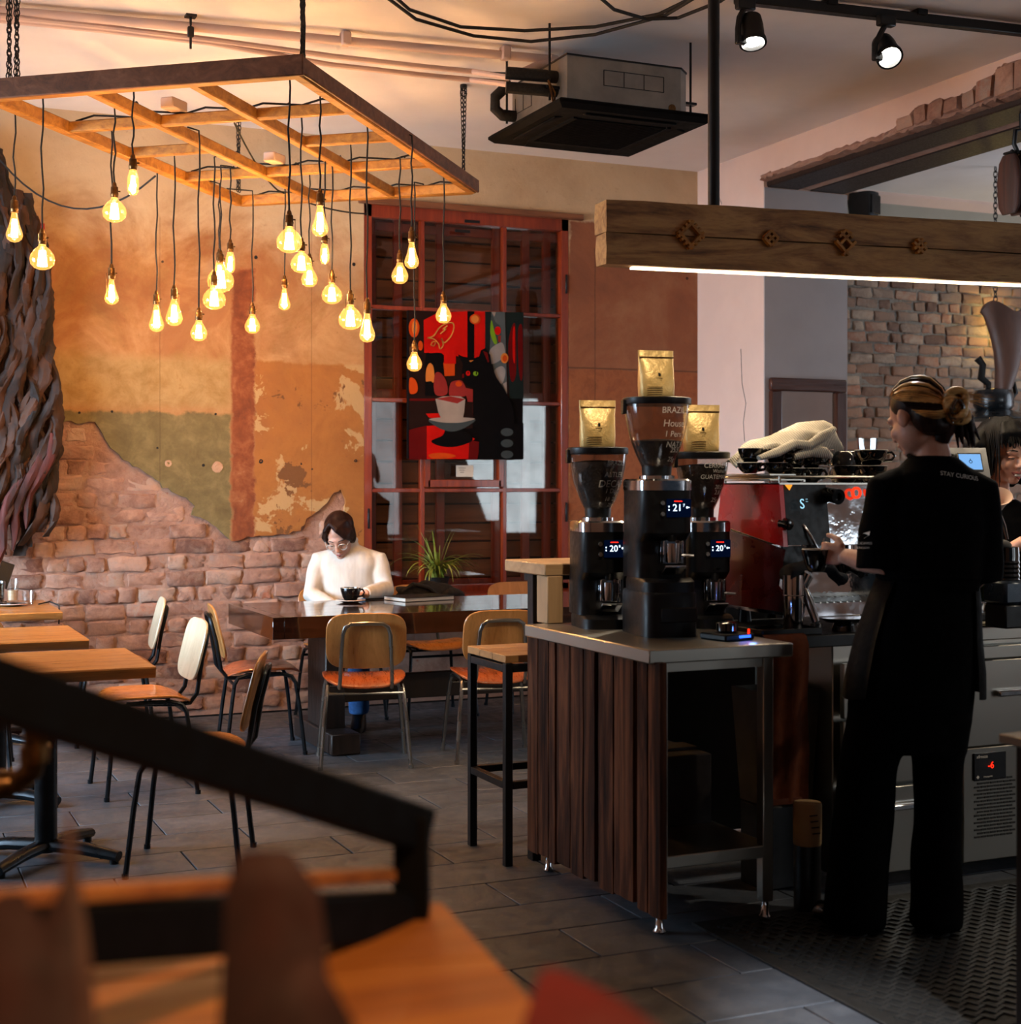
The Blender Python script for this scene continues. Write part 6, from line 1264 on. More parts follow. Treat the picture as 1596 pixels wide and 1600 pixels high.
us_ = thing('wall_uplight', 'small hidden wall lamp behind the driftwood pendant washing the bricks yellow', 'lamp', aty(1562, 500, YB2 - .12)); c_ = aty(1562, 500, YB2 - .14); q = MB(); q.lathe([(.03, -.05), (.035, .02), (.03, .03)], c_, 16); part('shade', q, M_['black'], us_, True); q = MB(); q.bar(c_, (c_.x, YB2, c_.z), .02, .02); part('bracket', q, M_['black'], us_, True)
l = bpy.data.lights.new('uplight', 'POINT'); l.energy = 2.4; l.color = (1, .70, .18); l.shadow_soft_size = .02; o = bpy.data.objects.new('uplight', l); C.objects.link(o); o.location = c_ + V((0, -.02, -.12)); o.parent = us_; o.matrix_parent_inverse = XF[us_].inverted()
l = bpy.data.lights.new('uplight', 'POINT'); l.energy = 2.4; l.color = (1, .70, .18); l.shadow_soft_size = .02; o = bpy.data.objects.new('uplight', l); C.objects.link(o); o.location = c_ + V((0, -.02, .1)); o.parent = us_; o.matrix_parent_inverse = XF[us_].inverted()
# dark table at the right edge of the frame
te = thing('dark_side_table', 'dark wooden table end with a grey top cut by the right edge', 'table', (2.9, 2.35, 0)); p = atd(1700, 1176, 3.4); R_ = V((1, 0, 0)); q = MB()
q.box((p.x + .42, p.y + .14, p.z - .012), (.84, .30, .024), .003); part('tabletop', q, mat('grey_laminate', '#6d6862', .4), te, True)
q = MB(); q.box((p.x + .45, p.y + .14, p.z / 2 - .012), (.82, .27, p.z - .03), .004); part('carcass', q, mat('near_black_wood', '#0d0705', .6, 0, '#080403', 6, (8, 8, 1), spec=.2), te, True)
# ================================================================== PEOPLE
M_['blackshirt'] = mat('black_cotton', '#030304', .95, 0, '#050506', 14, bump=.25, bscale=30, bdist=.01, spec=.05)
M_['blacktrs'] = mat('black_trousers', '#030304', .95, 0, '#050506', 14, bump=.2, bscale=20, bdist=.01, spec=.05)
M_['knitw'] = mat('cream_knit', '#cdc6bd', .95, 0, '#bfb7ac', 30, (1, 1, .15), bump=.25, bscale=90, sheen=.2)
M_['hairb'] = wood('dark_brown_hair', ['#120a09', '#23130f', '#36201a'], 2, 9, .4, .5, 0, 10)
M_['hairk'] = wood('black_hair', ['#040303', '#080606', '#100c0b'], 2, 9, .6, .5, 0, 10)
M_['hairs'] = wood('streaked_blond_hair', ['#2a1a10', '#7a5530', '#c89858', '#e0bc80', '#4a3220'], 0, 8, .4, .5, 0, 9)
M_['lip'] = mat('lips', '#9a4f48', .4); M_['eyew'] = mat('eye_white', '#b9b2ac', .3); M_['lash'] = mat('lashes', '#170f0d', .6)
def head(q, M, jaw=1.0):
    o_ = q.M; q.M = M
    q.ell((0, .012, .035), (.073, .092, .082), n=3); q.ell((0, -.022, -.03), (.060 * jaw, .066, .080), n=3); q.ell((0, -.060, -.092), (.026, .022, .020), n=2)
    q.ell((0, -.074, .018), (.052, .018, .02)); q.ell((-.036, -.058, -.03), (.024, .024, .024)); q.ell((.036, -.058, -.03), (.024, .024, .024))
    q.tube([V((0, -.084, .012)), V((0, -.096, -.012)), V((0, -.106, -.030))], [.008, .010, .012], 8); q.ell((0, -.104, -.034), (.013, .012, .010)); q.ell((-.011, -.095, -.037), (.008, .009, .007)); q.ell((.011, -.095, -.037), (.008, .009, .007))
    q.ell((0, -.083, -.062), (.022, .012, .009)); q.ell((0, -.080, -.073), (.018, .012, .008))
    for s in (-1, 1): q.ell((s * .074, .010, -.006), (.010, .022, .032), Matrix.Rotation(s * .3, 3, 'Z'))
    q.M = o_
def face_parts(par, M, closed=False, smile=False):
    for s in (-1, 1):
        q = MB(M); q.ell((s * .030, -.079, -.002), (.013, .010, .008 if not closed else .005), n=2); part('eye', q, M_['eyew'] if not closed else M_['skin'], par)
        q = MB(M); q.ell((s * .030, -.0875, -.003), (.0055, .003, .0055), n=1)
        if not closed: part('iris', q, M_['lash'], par)
        q = MB(M); q.tube([V((s * .044, -.076, -.002 - .003 * closed)), V((s * .03, -.0895, -.002 + .006 * (not closed) - .004 * closed)), V((s * .017, -.083, -.003))], [.0014, .0026, .0012], 6); part('eyelash', q, M_['lash'], par)
        q = MB(M); q.tube([V((s * .050, -.072, .020)), V((s * .034, -.088, .027)), V((s * .014, -.092, .021))], [.0016, .0034, .0028], 6, sq=.7); part('eyebrow', q, M_['lash'], par)
    w_ = .026 if smile else .021
    up_ = .006 if smile else 0
    q = MB(M); q.tube([V((-w_, -.078, -.066 + up_)), V((-.008, -.093, -.061)), V((0, -.094, -.063)), V((.008, -.093, -.061)), V((w_, -.078, -.066 + up_))], [.001, .0048, .0044, .0048, .001], 8); part('upper_lip', q, M_['lip'], par)
    lz = -.083 if smile else -.071
    q = MB(M); q.tube([V((-w_, -.078, -.067 + up_)), V((0, -.091, lz)), V((w_, -.078, -.067 + up_))], [.001, .006, .001], 8); part('lower_lip', q, M_['lip'], par)
    if smile: q = MB(M); q.ell((0, -.087, -.071), (.019, .006, .007), n=2); part('teeth', q, M_['paper'], par)
def hand(q, Wp_, D, N, side=1, curl=(.4, .5, .35), sc=1.0, tcurl=.4):
    D = V(D).normalized(); N = V(N); N = (N - D * N.dot(D)).normalized(); S_ = D.cross(N) * side; Wp_ = V(Wp_)
    rot = Matrix((S_, D, N)).transposed()
    q.ell(Wp_ + D * .045 * sc, (.040 * sc, .052 * sc, .015 * sc), rot, 2)
    for i, f in enumerate((.93, 1.05, 1.0, .8)):
        p = Wp_ + (D * .078 + S_ * (.030 - .0205 * i)) * sc; pts = [Wp_ + (D * .05 + S_ * (.026 - .018 * i)) * sc, p]; a_ = 0
        for k, l_ in enumerate((.042, .027, .021)):
            a_ += curl[k] * (1 + .06 * i); p = p + (D * math.cos(a_) + N * math.sin(a_)) * l_ * f * sc; pts.append(p)
        q.tube(pts, [.010 * sc, .0095 * sc, .0088 * sc, .008 * sc, .0066 * sc], 8)
    p = Wp_ + (D * .02 + S_ * .028) * sc; d1 = (D * .65 + S_ * .65 + N * .3).normalized(); d2 = (D * .9 + N * tcurl + S_ * .1).normalized()
    q.tube([p, p + d1 * .035 * sc, p + d1 * .045 * sc + d2 * .028 * sc, p + d1 * .045 * sc + d2 * .052 * sc], [.014 * sc, .012 * sc, .0105 * sc, .008 * sc], 8)

# ---------------------------------------------------------------- barista seen from behind
DB = 4.72; pb = atd(1425, 757, DB)
ba = thing('person', 'barista seen from behind in black T-shirt, apron and trousers, streaked hair clipped up', 'person', (pb.x, pb.y, .016), -YAW)
pxm = FPX / DB
def bx_(u): return (u - 1425) / pxm
def bz_(v): return CH - (v - 757) / pxm - .012
HM = Matrix.Translation((bx_(1437), .035, bz_(655))) @ Matrix.Rotation(rad(-148), 4, 'Z') @ Matrix.Rotation(rad(20), 4, 'X')
q = MB(); head(q, HM)
sk = V((bx_(1460), .03, bz_(700)))
q.tube([V((bx_(1450), .04, bz_(672))), sk, V((bx_(1462), .02, bz_(728))), V((bx_(1460), .01, bz_(745)))], [.052, .054, .062, .085], 14)
q.ells([(bz_(930), bx_(1450), 0, .125, .095), (bz_(840), bx_(1455), 0, .135, .10), (bz_(780), bx_(1455), 0, .15, .10), (bz_(745), bx_(1458), 0, .11, .07)], 20)
LS, LE, LW = V((bx_(1385), -.01, bz_(768))), V((bx_(1385), -.01, bz_(888))), V((bx_(1345), .20, bz_(876)))
RS, RE, RW_ = V((bx_(1530), .0, bz_(775))), V((bx_(1537), .02, bz_(898))), V((bx_(1520), .17, bz_(935)))
q.tube([LS, LS.lerp(LE, .5), LE, LE.lerp(LW, .5), LW], [.05, .045, .040, .036, .027], 12); q.tube([RS, RS.lerp(RE, .5), RE, RE.lerp(RW_, .5), RW_], [.05, .045, .040, .036, .027], 12)
hand(q, LW, V((-.75, .55, .12)), V((.3, .6, -.1)), -1, (.9, 1.1, .7), 1.0); hand(q, RW_, V((-.3, .95, -.1)), V((-.5, -.2, -1)), 1, (.4, .5, .4))
for ua, ub, uc in ((1388, 1360, 1344), (1462, 1468, 1462)): q.tube([V((bx_(ua), 0, bz_(1050))), V((bx_(ub), 0, bz_(1220))), V((bx_(uc), 0, bz_(1400)))], [.07, .048, .04], 12)
q.ells([(bz_(1060), bx_(1430), 0, .125, .10), (bz_(920), bx_(1450), 0, .12, .09)], 16)
part('body', fuse(q, .0055, 3), M_['skin'], ba, smooth=80)
face_parts(ba, HM)
# T-shirt with wide sleeves, one surface
q = MB(); S_ = lambda v, u0, u1, ry, cy_=0: (bz_(v), bx_((u0 + u1) / 2), cy_, (u1 - u0) / 2 / pxm, ry)
q.ells([S_(925, 1378, 1528, .115), S_(880, 1376, 1532, .122), S_(830, 1378, 1534, .125), S_(790, 1376, 1536, .122), S_(762, 1380, 1532, .11), S_(742, 1394, 1520, .092), S_(728, 1410, 1508, .078, .01), S_(714, 1424, 1494, .066, .02)], 28, 2.4)
q.tube([V((bx_(1420), 0, bz_(752))), LS + V((.0, 0, .01)), LS.lerp(LE, .5) + V((-.012, 0, 0)), LE + V((-.018, .0, -.005))], [.055, .068, .076, .078], 16); q.tube([V((bx_(1490), 0, bz_(752))), RS + V((0, 0, .012)), RS.lerp(RE, .5) + V((0, 0, 0)), RE + V((.0, .0, -.025))], [.055, .066, .070, .07], 16)
q = fuse(q, .009, 4); q.jitter(.008, 3, 9); ts = part('t_shirt', q, M_['blackshirt'], ba, smooth=80)
q = MB(); q.tube([V((bx_(1459) + .071 * math.cos(t_), .02 + .070 * math.sin(t_), bz_(715) + .012 * math.sin(t_))) for t_ in [2 * PI * k / 28 for k in range(28)]], .007, 6, closed=True); part('collar', q, M_['blackshirt'], ts)
# printed words follow the back
from mathutils.bvhtree import BVHTree
def onto(par_mesh_obj, pts, dirv=V((0, 1, 0)), lift=.003):
    bvh = BVHTree.FromPolygons([v.co.copy() for v in par_mesh_obj.data.vertices], [tuple(p.vertices) for p in par_mesh_obj.data.polygons]); o_ = []
    for p in pts:
        h = bvh.ray_cast(V((p.x, -1.0, p.z)), dirv); o_.append((h[0] - dirv * lift) if h[0] else p)
    return o_
def print_on(name, s, size, u, v, ang, m, par, pob):
    vs, fs = textmesh(s, size); R_ = Matrix.Rotation(ang, 4, 'Y'); c_ = V((bx_(u), 0, bz_(v))); pts = onto(pob, [c_ + R_ @ V((p.x, 0, p.y)) for p in vs]); mb = MB(); mb._new(pts, fs); return part(name, mb, m, par, smooth=0)
print_on('shirt_lettering', 'STAY CURIOUS', .019, 1488, 746, rad(8), M_['chalk'], ts, ts)
vs = [V((bx_(u), 0, bz_(v))) for u, v in ((1338, 842), (1345, 834), (1352, 831), (1351, 837), (1345, 842), (1340, 844))]; q = MB(); q._new(onto(ts, vs), [tuple(range(6))]); part('sleeve_emblem', q, M_['chalk'], ts, smooth=0)
print_on('sleeve_lettering', 'COFFEE', .010, 1346, 850, rad(-4), M_['chalk'], ts, ts); print_on('sleeve_lettering', 'ROOM', .008, 1345, 857, rad(-4), M_['chalk'], ts, ts)
# wide trousers
q = MB()
q.ells([S_(1175, 1322, 1512, .125), S_(1100, 1326, 1516, .135), S_(1000, 1345, 1524, .135), S_(930, 1372, 1526, .12), S_(905, 1378, 1526, .115)], 26, 2.3)
q.ells([S_(1448, 1292, 1384, .105, .01), S_(1440, 1290, 1384, .11), S_(1300, 1302, 1392, .095), S_(1200, 1314, 1402, .105), S_(1120, 1326, 1424, .12)], 24, 2.3)
q.ells([S_(1446, 1422, 1498, .10, -.02), S_(1438, 1420, 1499, .105, -.02), S_(1300, 1430, 1500, .09), S_(1200, 1428, 1506, .10), S_(1120, 1418, 1514, .12)], 24, 2.3)
q = fuse(q, .010, 4); q.jitter(.010, 5, 5); part('trousers', q, M_['blacktrs'], ba, smooth=80)
# apron wrapped round the hips
q = MB(); rings = []; 
for v, u0, u1, ry in ((900, 1374, 1530, .122), (940, 1356, 1532, .132), (1000, 1336, 1535, .148), (1050, 1324, 1538, .155), (1088, 1316, 1540, .16)):
    cxx, hw = bx_((u0 + u1) / 2), (u1 - u0) / 2 / pxm; rings.append([V((cxx + hw * math.cos(a_), ry * math.sin(a_) , bz_(v) + .006 * math.sin(a_ * 5))) for a_ in [rad(-38) + rad(256) * k / 40 for k in range(41)]])
vs = [p for r in rings for p in r]; fs = [(i * 41 + k, i * 41 + k + 1, (i + 1) * 41 + k + 1, (i + 1) * 41 + k) for i in range(4) for k in range(40)]
q._new(vs, fs); bmesh.ops.solidify(q.bm, geom=q.bm.faces, thickness=.004); q.jitter(.006, 2, 7); part('apron', q, mat('black_apron', '#050507', .7, 0, '#08090b', 14, bump=.2, spec=.2), ba, smooth=80)
q = MB(); q.tube([V((bx_(1452) + .160 * math.cos(t_), .126 * math.sin(t_), bz_(902) + .004 * math.sin(3 * t_))) for t_ in [2 * PI * k / 30 for k in range(30)]], .008, 6, closed=True); part('apron_tie', q, M_['blackshirt'], ba)
for u, ang in ((1335, .5), (1458, -.15)):
    q = MB(Matrix.Translation((bx_(u), .0, 0)) @ Matrix.Rotation(ang, 4, 'Z')); q.ells([(.0, 0, .06, .045, .13), (.018, 0, .06, .048, .135), (.05, 0, .05, .044, .11), (.075, 0, .0, .04, .06)], 20, 2.4); part('shoe', q, M_['gloss'], ba)
# hair: cap, swept strands, twisted bun, claw clip, loose tail
HR = HM
q = MB(HR); q.ell((0, .022, .045), (.080, .093, .082), n=3); q.ell((0, .06, -.01), (.070, .058, .07), n=3); q.ell((0, .075, -.05), (.05, .035, .035), n=2)
hb = part('hair', fuse(q, .006, 2), M_['hairb'], ba, smooth=80)
rnd = random.Random(31); bun = V((bx_(1484), -.035, bz_(640))); inv = HR.inverted(); bl = inv @ bun
bvh = BVHTree.FromPolygons([inv @ v.co for v in hb.data.vertices], [tuple(p.vertices) for p in hb.data.polygons]); hc0 = V((0, .035, .02))
def on_cap(d, lift):
    d = d.normalized(); h = bvh.ray_cast(hc0 + d * .4, -d); return (h[0] if h[0] else hc0 + d * .08) + d * lift
for i in range(150):
    a_ = -2.7 + 5.4 * (i % 75) / 74 + rnd.uniform(-.04, .04); ab = abs(a_)
    y_ = -.065 if ab < .7 else (-.065 + .095 * (ab - .7) / .9 if ab < 1.6 else .03 + .05 * (ab - 1.6))
    d0 = V((.081 * math.sin(a_), y_, .045 + .08 * math.cos(a_))) - hc0; d1 = bl - hc0; d0.normalize(); d1.normalize(); lf = rnd.uniform(.001, .007); pts = []
    dm = (d0 + d1 * .9 + V((0, 0, -.12 if ab > .6 else .1))).normalized()
    for k in range(9):
        f = k / 8; d_ = d0.lerp(dm, f * 2) if f < .5 else dm.lerp(d1, f * 2 - 1)
        pts.append(on_cap(d_, lf * (1 - f * .3)))
    pts.append(bl + V((rnd.uniform(-.015, .015), rnd.uniform(-.015, .015), rnd.uniform(-.015, .015))))
    q = MB(HR); q.tube(pts, [.0015, .0035, .0045, .005, .005, .005, .0048, .0045, .004, .003], 5, sq=.75); tone = math.sin(a_ * 5.2 + 1.3) + rnd.uniform(-.7, .7)
    part('hair_strand', q, M_['hairs'] if tone > -.35 else M_['hairb'], hb, smooth=80)
q = MB(); 
for k in range(5):
    c_ = bun + V((rnd.uniform(-.008, .018), -.01 - .006 * k, rnd.uniform(-.01, .025))); R_ = Matrix.Rotation(rnd.uniform(-.6, .6), 3, 'Z') @ Matrix.Rotation(rnd.uniform(-.5, .5), 3, 'X')
    q.tube([c_ + R_ @ V((.030 * math.cos(t_), .012 * math.sin(2 * t_), .034 * math.sin(t_))) for t_ in [2 * PI * j / 18 for j in range(18)]], .013, 8, closed=True)
part('hair_bun', q, M_['hairs'], hb, smooth=80)
q = MB()
for k in range(14):
    x_ = bx_(1490) + rnd.uniform(-.02, .035); q.tube([bun + V((rnd.uniform(-.01, .03), 0, 0)), V((x_ + .02, -.02 + rnd.uniform(-.02, .02), bz_(655 + 4 * (k % 4)))), V((x_ + .03 + .01 * (k % 3), -.01, bz_(690 + 3 * (k % 5))))], [.010, .010, .003], 7)
q.tube([V((bx_(1470), -.0, bz_(690))), V((bx_(1478), -.02, bz_(660))), bun], [.03, .035, .02], 10)
part('loose_tail', q, M_['hairb'], hb, smooth=80)
q = MB()
for k in range(18):
    a_ = rnd.uniform(-.2, 1.3); c_ = bun + V((.02, -.01, .02)); q.tube([c_, c_ + V((.04 * math.cos(a_), -.01, .03 * math.sin(a_))), c_ + V((.08 * math.cos(a_) + rnd.uniform(0, .03), -.01, .035 * math.sin(a_) - .02 * rnd.random()))], [.0016, .0013, .0007], 4)
part('flyaway_hair', q, M_['hairs'], hb)
q = MB(); c_ = bun + V((.0, -.042, -.005))
for s in (-1, 1):
    q.tube([c_ + V((s * .004, -.01, .03)), c_ + V((s * .016, -.012, .01)), c_ + V((s * .022, -.004, -.02)), c_ + V((s * .012, .0, -.045))], [.006, .008, .006, .003], 8)
    for k in range(3): q.tube([c_ + V((s * .02, -.008, .005 - .016 * k)), c_ + V((s * .006, -.016, -.002 - .016 * k))], .0025, 6)
part('claw_clip', q, mat('tortoise_clip', '#2c1a10', .15, 0, '#4d331d', 20, coat=.8), hb)
q = MB(HM); q.ell((-.0765, -.055, .035), (.004, .012, .007)); part('hair_grip', q, mat('orange_hair_grip', '#d0601c', .3), hb)
q = MB(HM); q.tube([V((-.083, .012, -.040)), V((-.084, .012, -.052))], .003, 6); part('earring', q, M_['chrome'], ba)
hc_ = XF[ba] @ (LW + V((-.072, .055, .0)))
cup('black cup in the left hand of the barista', hc_ + V((-.012, .01, -.055)), .048, .075, None, rad(-10), m=M_['gloss'])

# ---------------------------------------------------------------- woman in the white jumper
DW = 8.99; pw_ = atd(545, 757, DW); pm_ = FPX / DW
wo = thing('person', 'seated woman in a white roll-neck jumper and clear glasses looking down at the dark table', 'person', (pw_.x, pw_.y, 0), -YAW)
def wx_(u): return (u - 545) / pm_
def wz_(v): return CH - (v - 757) / pm_
HW = Matrix.Translation((wx_(533), -.06, wz_(838))) @ Matrix.Rotation(rad(-10), 4, 'Z') @ Matrix.Rotation(rad(-5), 4, 'Y') @ Matrix.Rotation(rad(30), 4, 'X') @ Matrix.Scale(1.08, 4)
q = MB(); head(q, HW)
q.tube([V((wx_(535), -.03, wz_(848))), V((wx_(543), .0, wz_(868))), V((wx_(545), .02, wz_(885)))], [.052, .055, .07], 12)
q.ells([(.44, 0, .02, .17, .13), (.55, 0, .02, .16, .12), (.75, 0, .02, .155, .11), (.92, 0, .02, .165, .11), (1.0, 0, .02, .12, .08)], 20)
L0, L1, L2 = V((-.175, .02, .965)), V((-.215, -.08, .76)), V((-.06, -.22, .70)); R0, R1, R2 = V((.175, .02, .965)), V((.225, -.06, .79)), V((.13, -.34, .785))
for a_ in ((L0, L1, L2), (R0, R1, R2)): q.tube([a_[0], a_[0].lerp(a_[1], .5), a_[1], a_[1].lerp(a_[2], .5), a_[2]], [.048, .044, .038, .035, .025], 12)
hand(q, L2, V((.8, -.5, -.1)), V((0, 0, -1)), 1, (.3, .4, .3), .95); hand(q, R2, V((-.9, -.35, -.08)), V((0, 0, -1)), -1, (.35, .5, .4), .95)
for s in (-1, 1): q.tube([V((s * .09, .02, .52)), V((s * .11, -.20, .54)), V((s * .11, -.38, .52)), V((s * .10, -.40, .30)), V((s * .10, -.36, .08))], [.085, .075, .055, .050, .036], 12)
part('body', fuse(q, .006, 3), M_['skin'], wo, smooth=80); face_parts(wo, HW, closed=True)
q = MB(); q.ells([(.60, 0, .02, .185, .135), (.66, 0, .02, .18, .135), (.74, 0, .02, .172, .125), (.85, 0, .015, .178, .125), (.93, 0, .015, .195, .118), (.985, 0, .018, .185, .10), (1.02, 0, .02, .135, .085), (1.045, 0, .02, .085, .075), (1.052, wx_(543), .01, .072, .068), (1.09, wx_(541), .0, .068, .066)], 26, 2.2)
for a_ in ((L0, L1, L2), (R0, R1, R2)): q.tube([a_[0].lerp(V((0, .02, .97)), .35), a_[0], a_[0].lerp(a_[1], .5), a_[1], a_[1].lerp(a_[2], .5), a_[1].lerp(a_[2], .95)], [.065, .064, .060, .054, .048, .038], 14)
q = fuse(q, .008, 4); q.jitter(.008, 6, 11); jp = part('roll_neck_jumper', q, M_['knitw'], wo, smooth=80)
q = MB(); q.tube([V((wx_(541) + .062 * math.cos(t_), .0 + .062 * math.sin(t_) - .004, 1.085 + .012 * math.sin(t_))) for t_ in [2 * PI * k / 24 for k in range(24)]], .012, 8, closed=True); part('roll_collar', q, M_['knitw'], jp, smooth=80)
q = MB()
q.ells([(.46, 0, .02, .18, .14), (.56, 0, .02, .18, .14), (.62, 0, .02, .175, .13)], 20)
for s in (-1, 1): q.tube([V((s * .09, .02, .53)), V((s * .11, -.20, .55)), V((s * .11, -.39, .53)), V((s * .105, -.41, .42)), V((s * .10, -.40, .28)), V((s * .10, -.37, .10))], [.095, .085, .068, .066, .064, .06], 12)
part('jeans', fuse(q, .010, 3), mat('blue_denim', '#2f5f9a', .9, 0, '#244a7c', 30, bump=.2), wo, smooth=80)
for s in (-1, 1): q = MB(); q.ells([(0, s * .10, -.40, .042, .12), (.03, s * .10, -.40, .044, .12), (.07, s * .10, -.37, .04, .07), (.11, s * .10, -.35, .04, .045)], 16, 2.4); part('shoe', q, M_['plastic'], wo)
q = MB(HW); q.ell((0, .030, .055), (.083, .092, .082), n=3); q.ell((0, .055, .0), (.078, .062, .072), n=3); q.ell((.066, .015, .0), (.022, .05, .055)); q.ell((-.068, .015, .0), (.022, .05, .055))
for k in range(7): q.tube([V((-.022, -.045 + .012 * k, .118)), V((.02 + .006 * k, -.085 + .012 * k, .095)), V((.058 + .002 * k, -.078 + .010 * k, .045)), V((.078, -.045 + .008 * k, .0))], [.012, .020, .019, .009], 8)
for k in range(6): q.tube([V((-.022, -.045 + .012 * k, .118)), V((-.05, -.068 + .012 * k, .088)), V((-.074, -.05 + .010 * k, .03)), V((-.080, -.03 + .008 * k, -.008))], [.010, .014, .015, .010], 8)
q = fuse(q, .005, 2); q.jitter(.004, 9, 22); part('hair', q, M_['hairb'], wo, smooth=80)
q = MB(HW); 
for s in (-1, 1):
    q.tube([V((s * .034 + .024 * math.cos(t_), -.098 + .006 * abs(math.cos(t_)) - .004 * math.sin(t_), -.010 + .020 * math.sin(t_))) for t_ in [2 * PI * k / 20 for k in range(20)]], .0017, 6, closed=True)
    q.tube([V((s * .058, -.092, -.004)), V((s * .074, -.05, .002)), V((s * .078, .0, .004))], .0016, 6)
q.tube([V((-.010, -.100, -.006)), V((0, -.106, -.002)), V((.010, -.100, -.006))], .0016, 6); gls = part('glasses', q, M_['paper'], wo)
for s in (-1, 1): q = MB(HW); q.face([V((s * .034 + .0235 * math.cos(t_), -.097 - .004 * math.sin(t_), -.010 + .0195 * math.sin(t_))) for t_ in [2 * PI * k / 20 for k in range(20)]]); part('lens', q, M_['glass'], gls)

# ---------------------------------------------------------------- smiling barista behind the counter
DC = 6.35; p2 = atd(1566, 757, DC); pc2 = FPX / DC
b2_ = thing('person', 'smiling dark-haired barista in a black top at the right edge behind the counter', 'person', (p2.x, p2.y, 0), -YAW)
def cx_2(u): return (u - 1566) / pc2
def cz_2(v): return CH - (v - 757) / pc2
H2 = Matrix.Translation((cx_2(1565), -.02, cz_2(708))) @ Matrix.Rotation(rad(-6), 4, 'Y') @ Matrix.Rotation(rad(24), 4, 'Z') @ Matrix.Rotation(rad(12), 4, 'X') @ Matrix.Scale(1.12, 4)
q = MB(); head(q, H2, .95); zs = cz_2(790)
q.tube([V((cx_2(1562), .02, cz_2(735))), V((cx_2(1562), .03, cz_2(765))), V((cx_2(1565), .03, zs))], [.05, .052, .075], 12)
q.ells([(.0 + .02, 0, .03, .10, .08), (.85, 0, .03, .15, .11), (1.05, 0, .03, .14, .10), (zs - .08, 0, .03, .17, .10), (zs, 0, .03, .08, .06)], 20)
A0, A1, A2 = V((-.16, .02, zs - .07)), V((-.20, -.06, zs - .33)), V((-.0, -.28, 1.19)); B0, B1, B2 = V((.17, .02, zs - .07)), V((.24, -.08, zs - .32)), V((.13, -.34, 1.18))
for a_ in ((A0, A1, A2), (B0, B1, B2)): q.tube([a_[0], a_[1], a_[1].lerp(a_[2], .5), a_[2]], [.045, .038, .035, .025], 12)
hand(q, A2, V((.75, -.6, .0)), V((.2, .2, -1)), 1, (.5, .6, .4), .95); hand(q, B2, V((-.75, -.6, .1)), V((0, .2, -1)), -1, (.6, .7, .4), .95)
part('body', fuse(q, .006, 3), mat('warm_skin', '#cf9a80', .5, 0, '#c08b72', 20), b2_, smooth=80); face_parts(b2_, H2, closed=True, smile=True)
q = MB(); q.ells([(.82, 0, .03, .17, .13), (1.05, 0, .03, .165, .125), (zs - .16, 0, .03, .19, .125), (zs - .07, 0, .03, .195, .115), (zs - .02, 0, .03, .14, .09), (zs + .025, cx_2(1563), .03, .075, .07)], 26, 2.2)
for a_ in ((A0, A1, A2), (B0, B1, B2)): q.tube([a_[0].lerp(V((0, .03, zs - .06)), .3), a_[0], a_[0].lerp(a_[1], .6), a_[1], a_[1].lerp(a_[2], .4)], [.06, .062, .058, .052, .045], 14)
q = fuse(q, .009, 4); q.jitter(.008, 8, 10); part('black_top', q, M_['blackshirt'], b2_, smooth=80)
q = MB(); q.ells([(.0, 0, .03, .16, .12), (.5, 0, .03, .16, .12), (.84, 0, .03, .165, .12)], 20); part('trousers', q, M_['blacktrs'], b2_)
q = MB(H2); q.ell((0, .03, .05), (.086, .094, .084), n=3); q.ell((0, .06, -.02), (.085, .06, .09), n=3); q.ell((-.075, .02, -.03), (.03, .05, .08)); q.ell((.078, .03, -.06), (.026, .045, .09))
for k in range(9): x_ = -.06 + .015 * k; q.tube([V((x_ * .5, -.03, .122)), V((x_, -.082 + abs(x_) * .35, .085)), V((x_ * 1.12, -.088 + abs(x_) * .35, .046 + .012 * math.sin(k * 2.3)))], [.015, .014, .004], 8)
rnd = random.Random(5)
for k in range(10): s = -1 if k % 2 else 1; q.tube([V((s * .075, .0 + .01 * k % .05, .03)), V((s * (.09 + .01 * rnd.random()), -.01 + .012 * (k % 4), -.03)), V((s * .082, .0 + .012 * (k % 4), -.07)), V((s * (.092 + .01 * rnd.random()), .0 + .012 * (k % 4), -.115 - .02 * rnd.random()))], [.014, .015, .012, .006], 8)
for k in range(12): q.tube([V((-.06, .03, .10)), V((-.10 - .012 * (k % 4), .0 + .02 * (k % 3), .04)), V((-.11 - .018 * (k % 5), .0 + .02 * (k % 3), -.04)), V((-.10 - .012 * (k % 4), .02 * (k % 3), -.11 - .01 * (k % 3)))], [.02, .022, .018, .008], 8)
q = fuse(q, .005, 5); q.jitter(.006, 4, 24); hk_ = part('hair', q, M_['hairk'], b2_, smooth=80)
q = MB(H2); rnd = random.Random(77)
for k in range(60):
    a_ = -1.9 + 3.8 * k / 59; s_, c_ = math.sin(a_), math.cos(a_); fr = max(0, c_)
    ez = (.030 + .02 * rnd.random()) if abs(a_) < .8 else -.06 - .07 * rnd.random()
    q.tube([V((.03 * s_, -.02 * fr + .02, .138)), V((.082 * s_, -.075 * fr + .01, .105)), V((.098 * s_ + .004 * math.sin(k), -.100 * fr + .01, .06)), V((.098 * s_ + .010 * math.sin(k * 1.7), -.096 * fr + .008 * math.sin(k), ez))], [.004, .0045, .004, .0012], 5)
part('hair_strands', q, M_['hairk'], hk_, smooth=80)

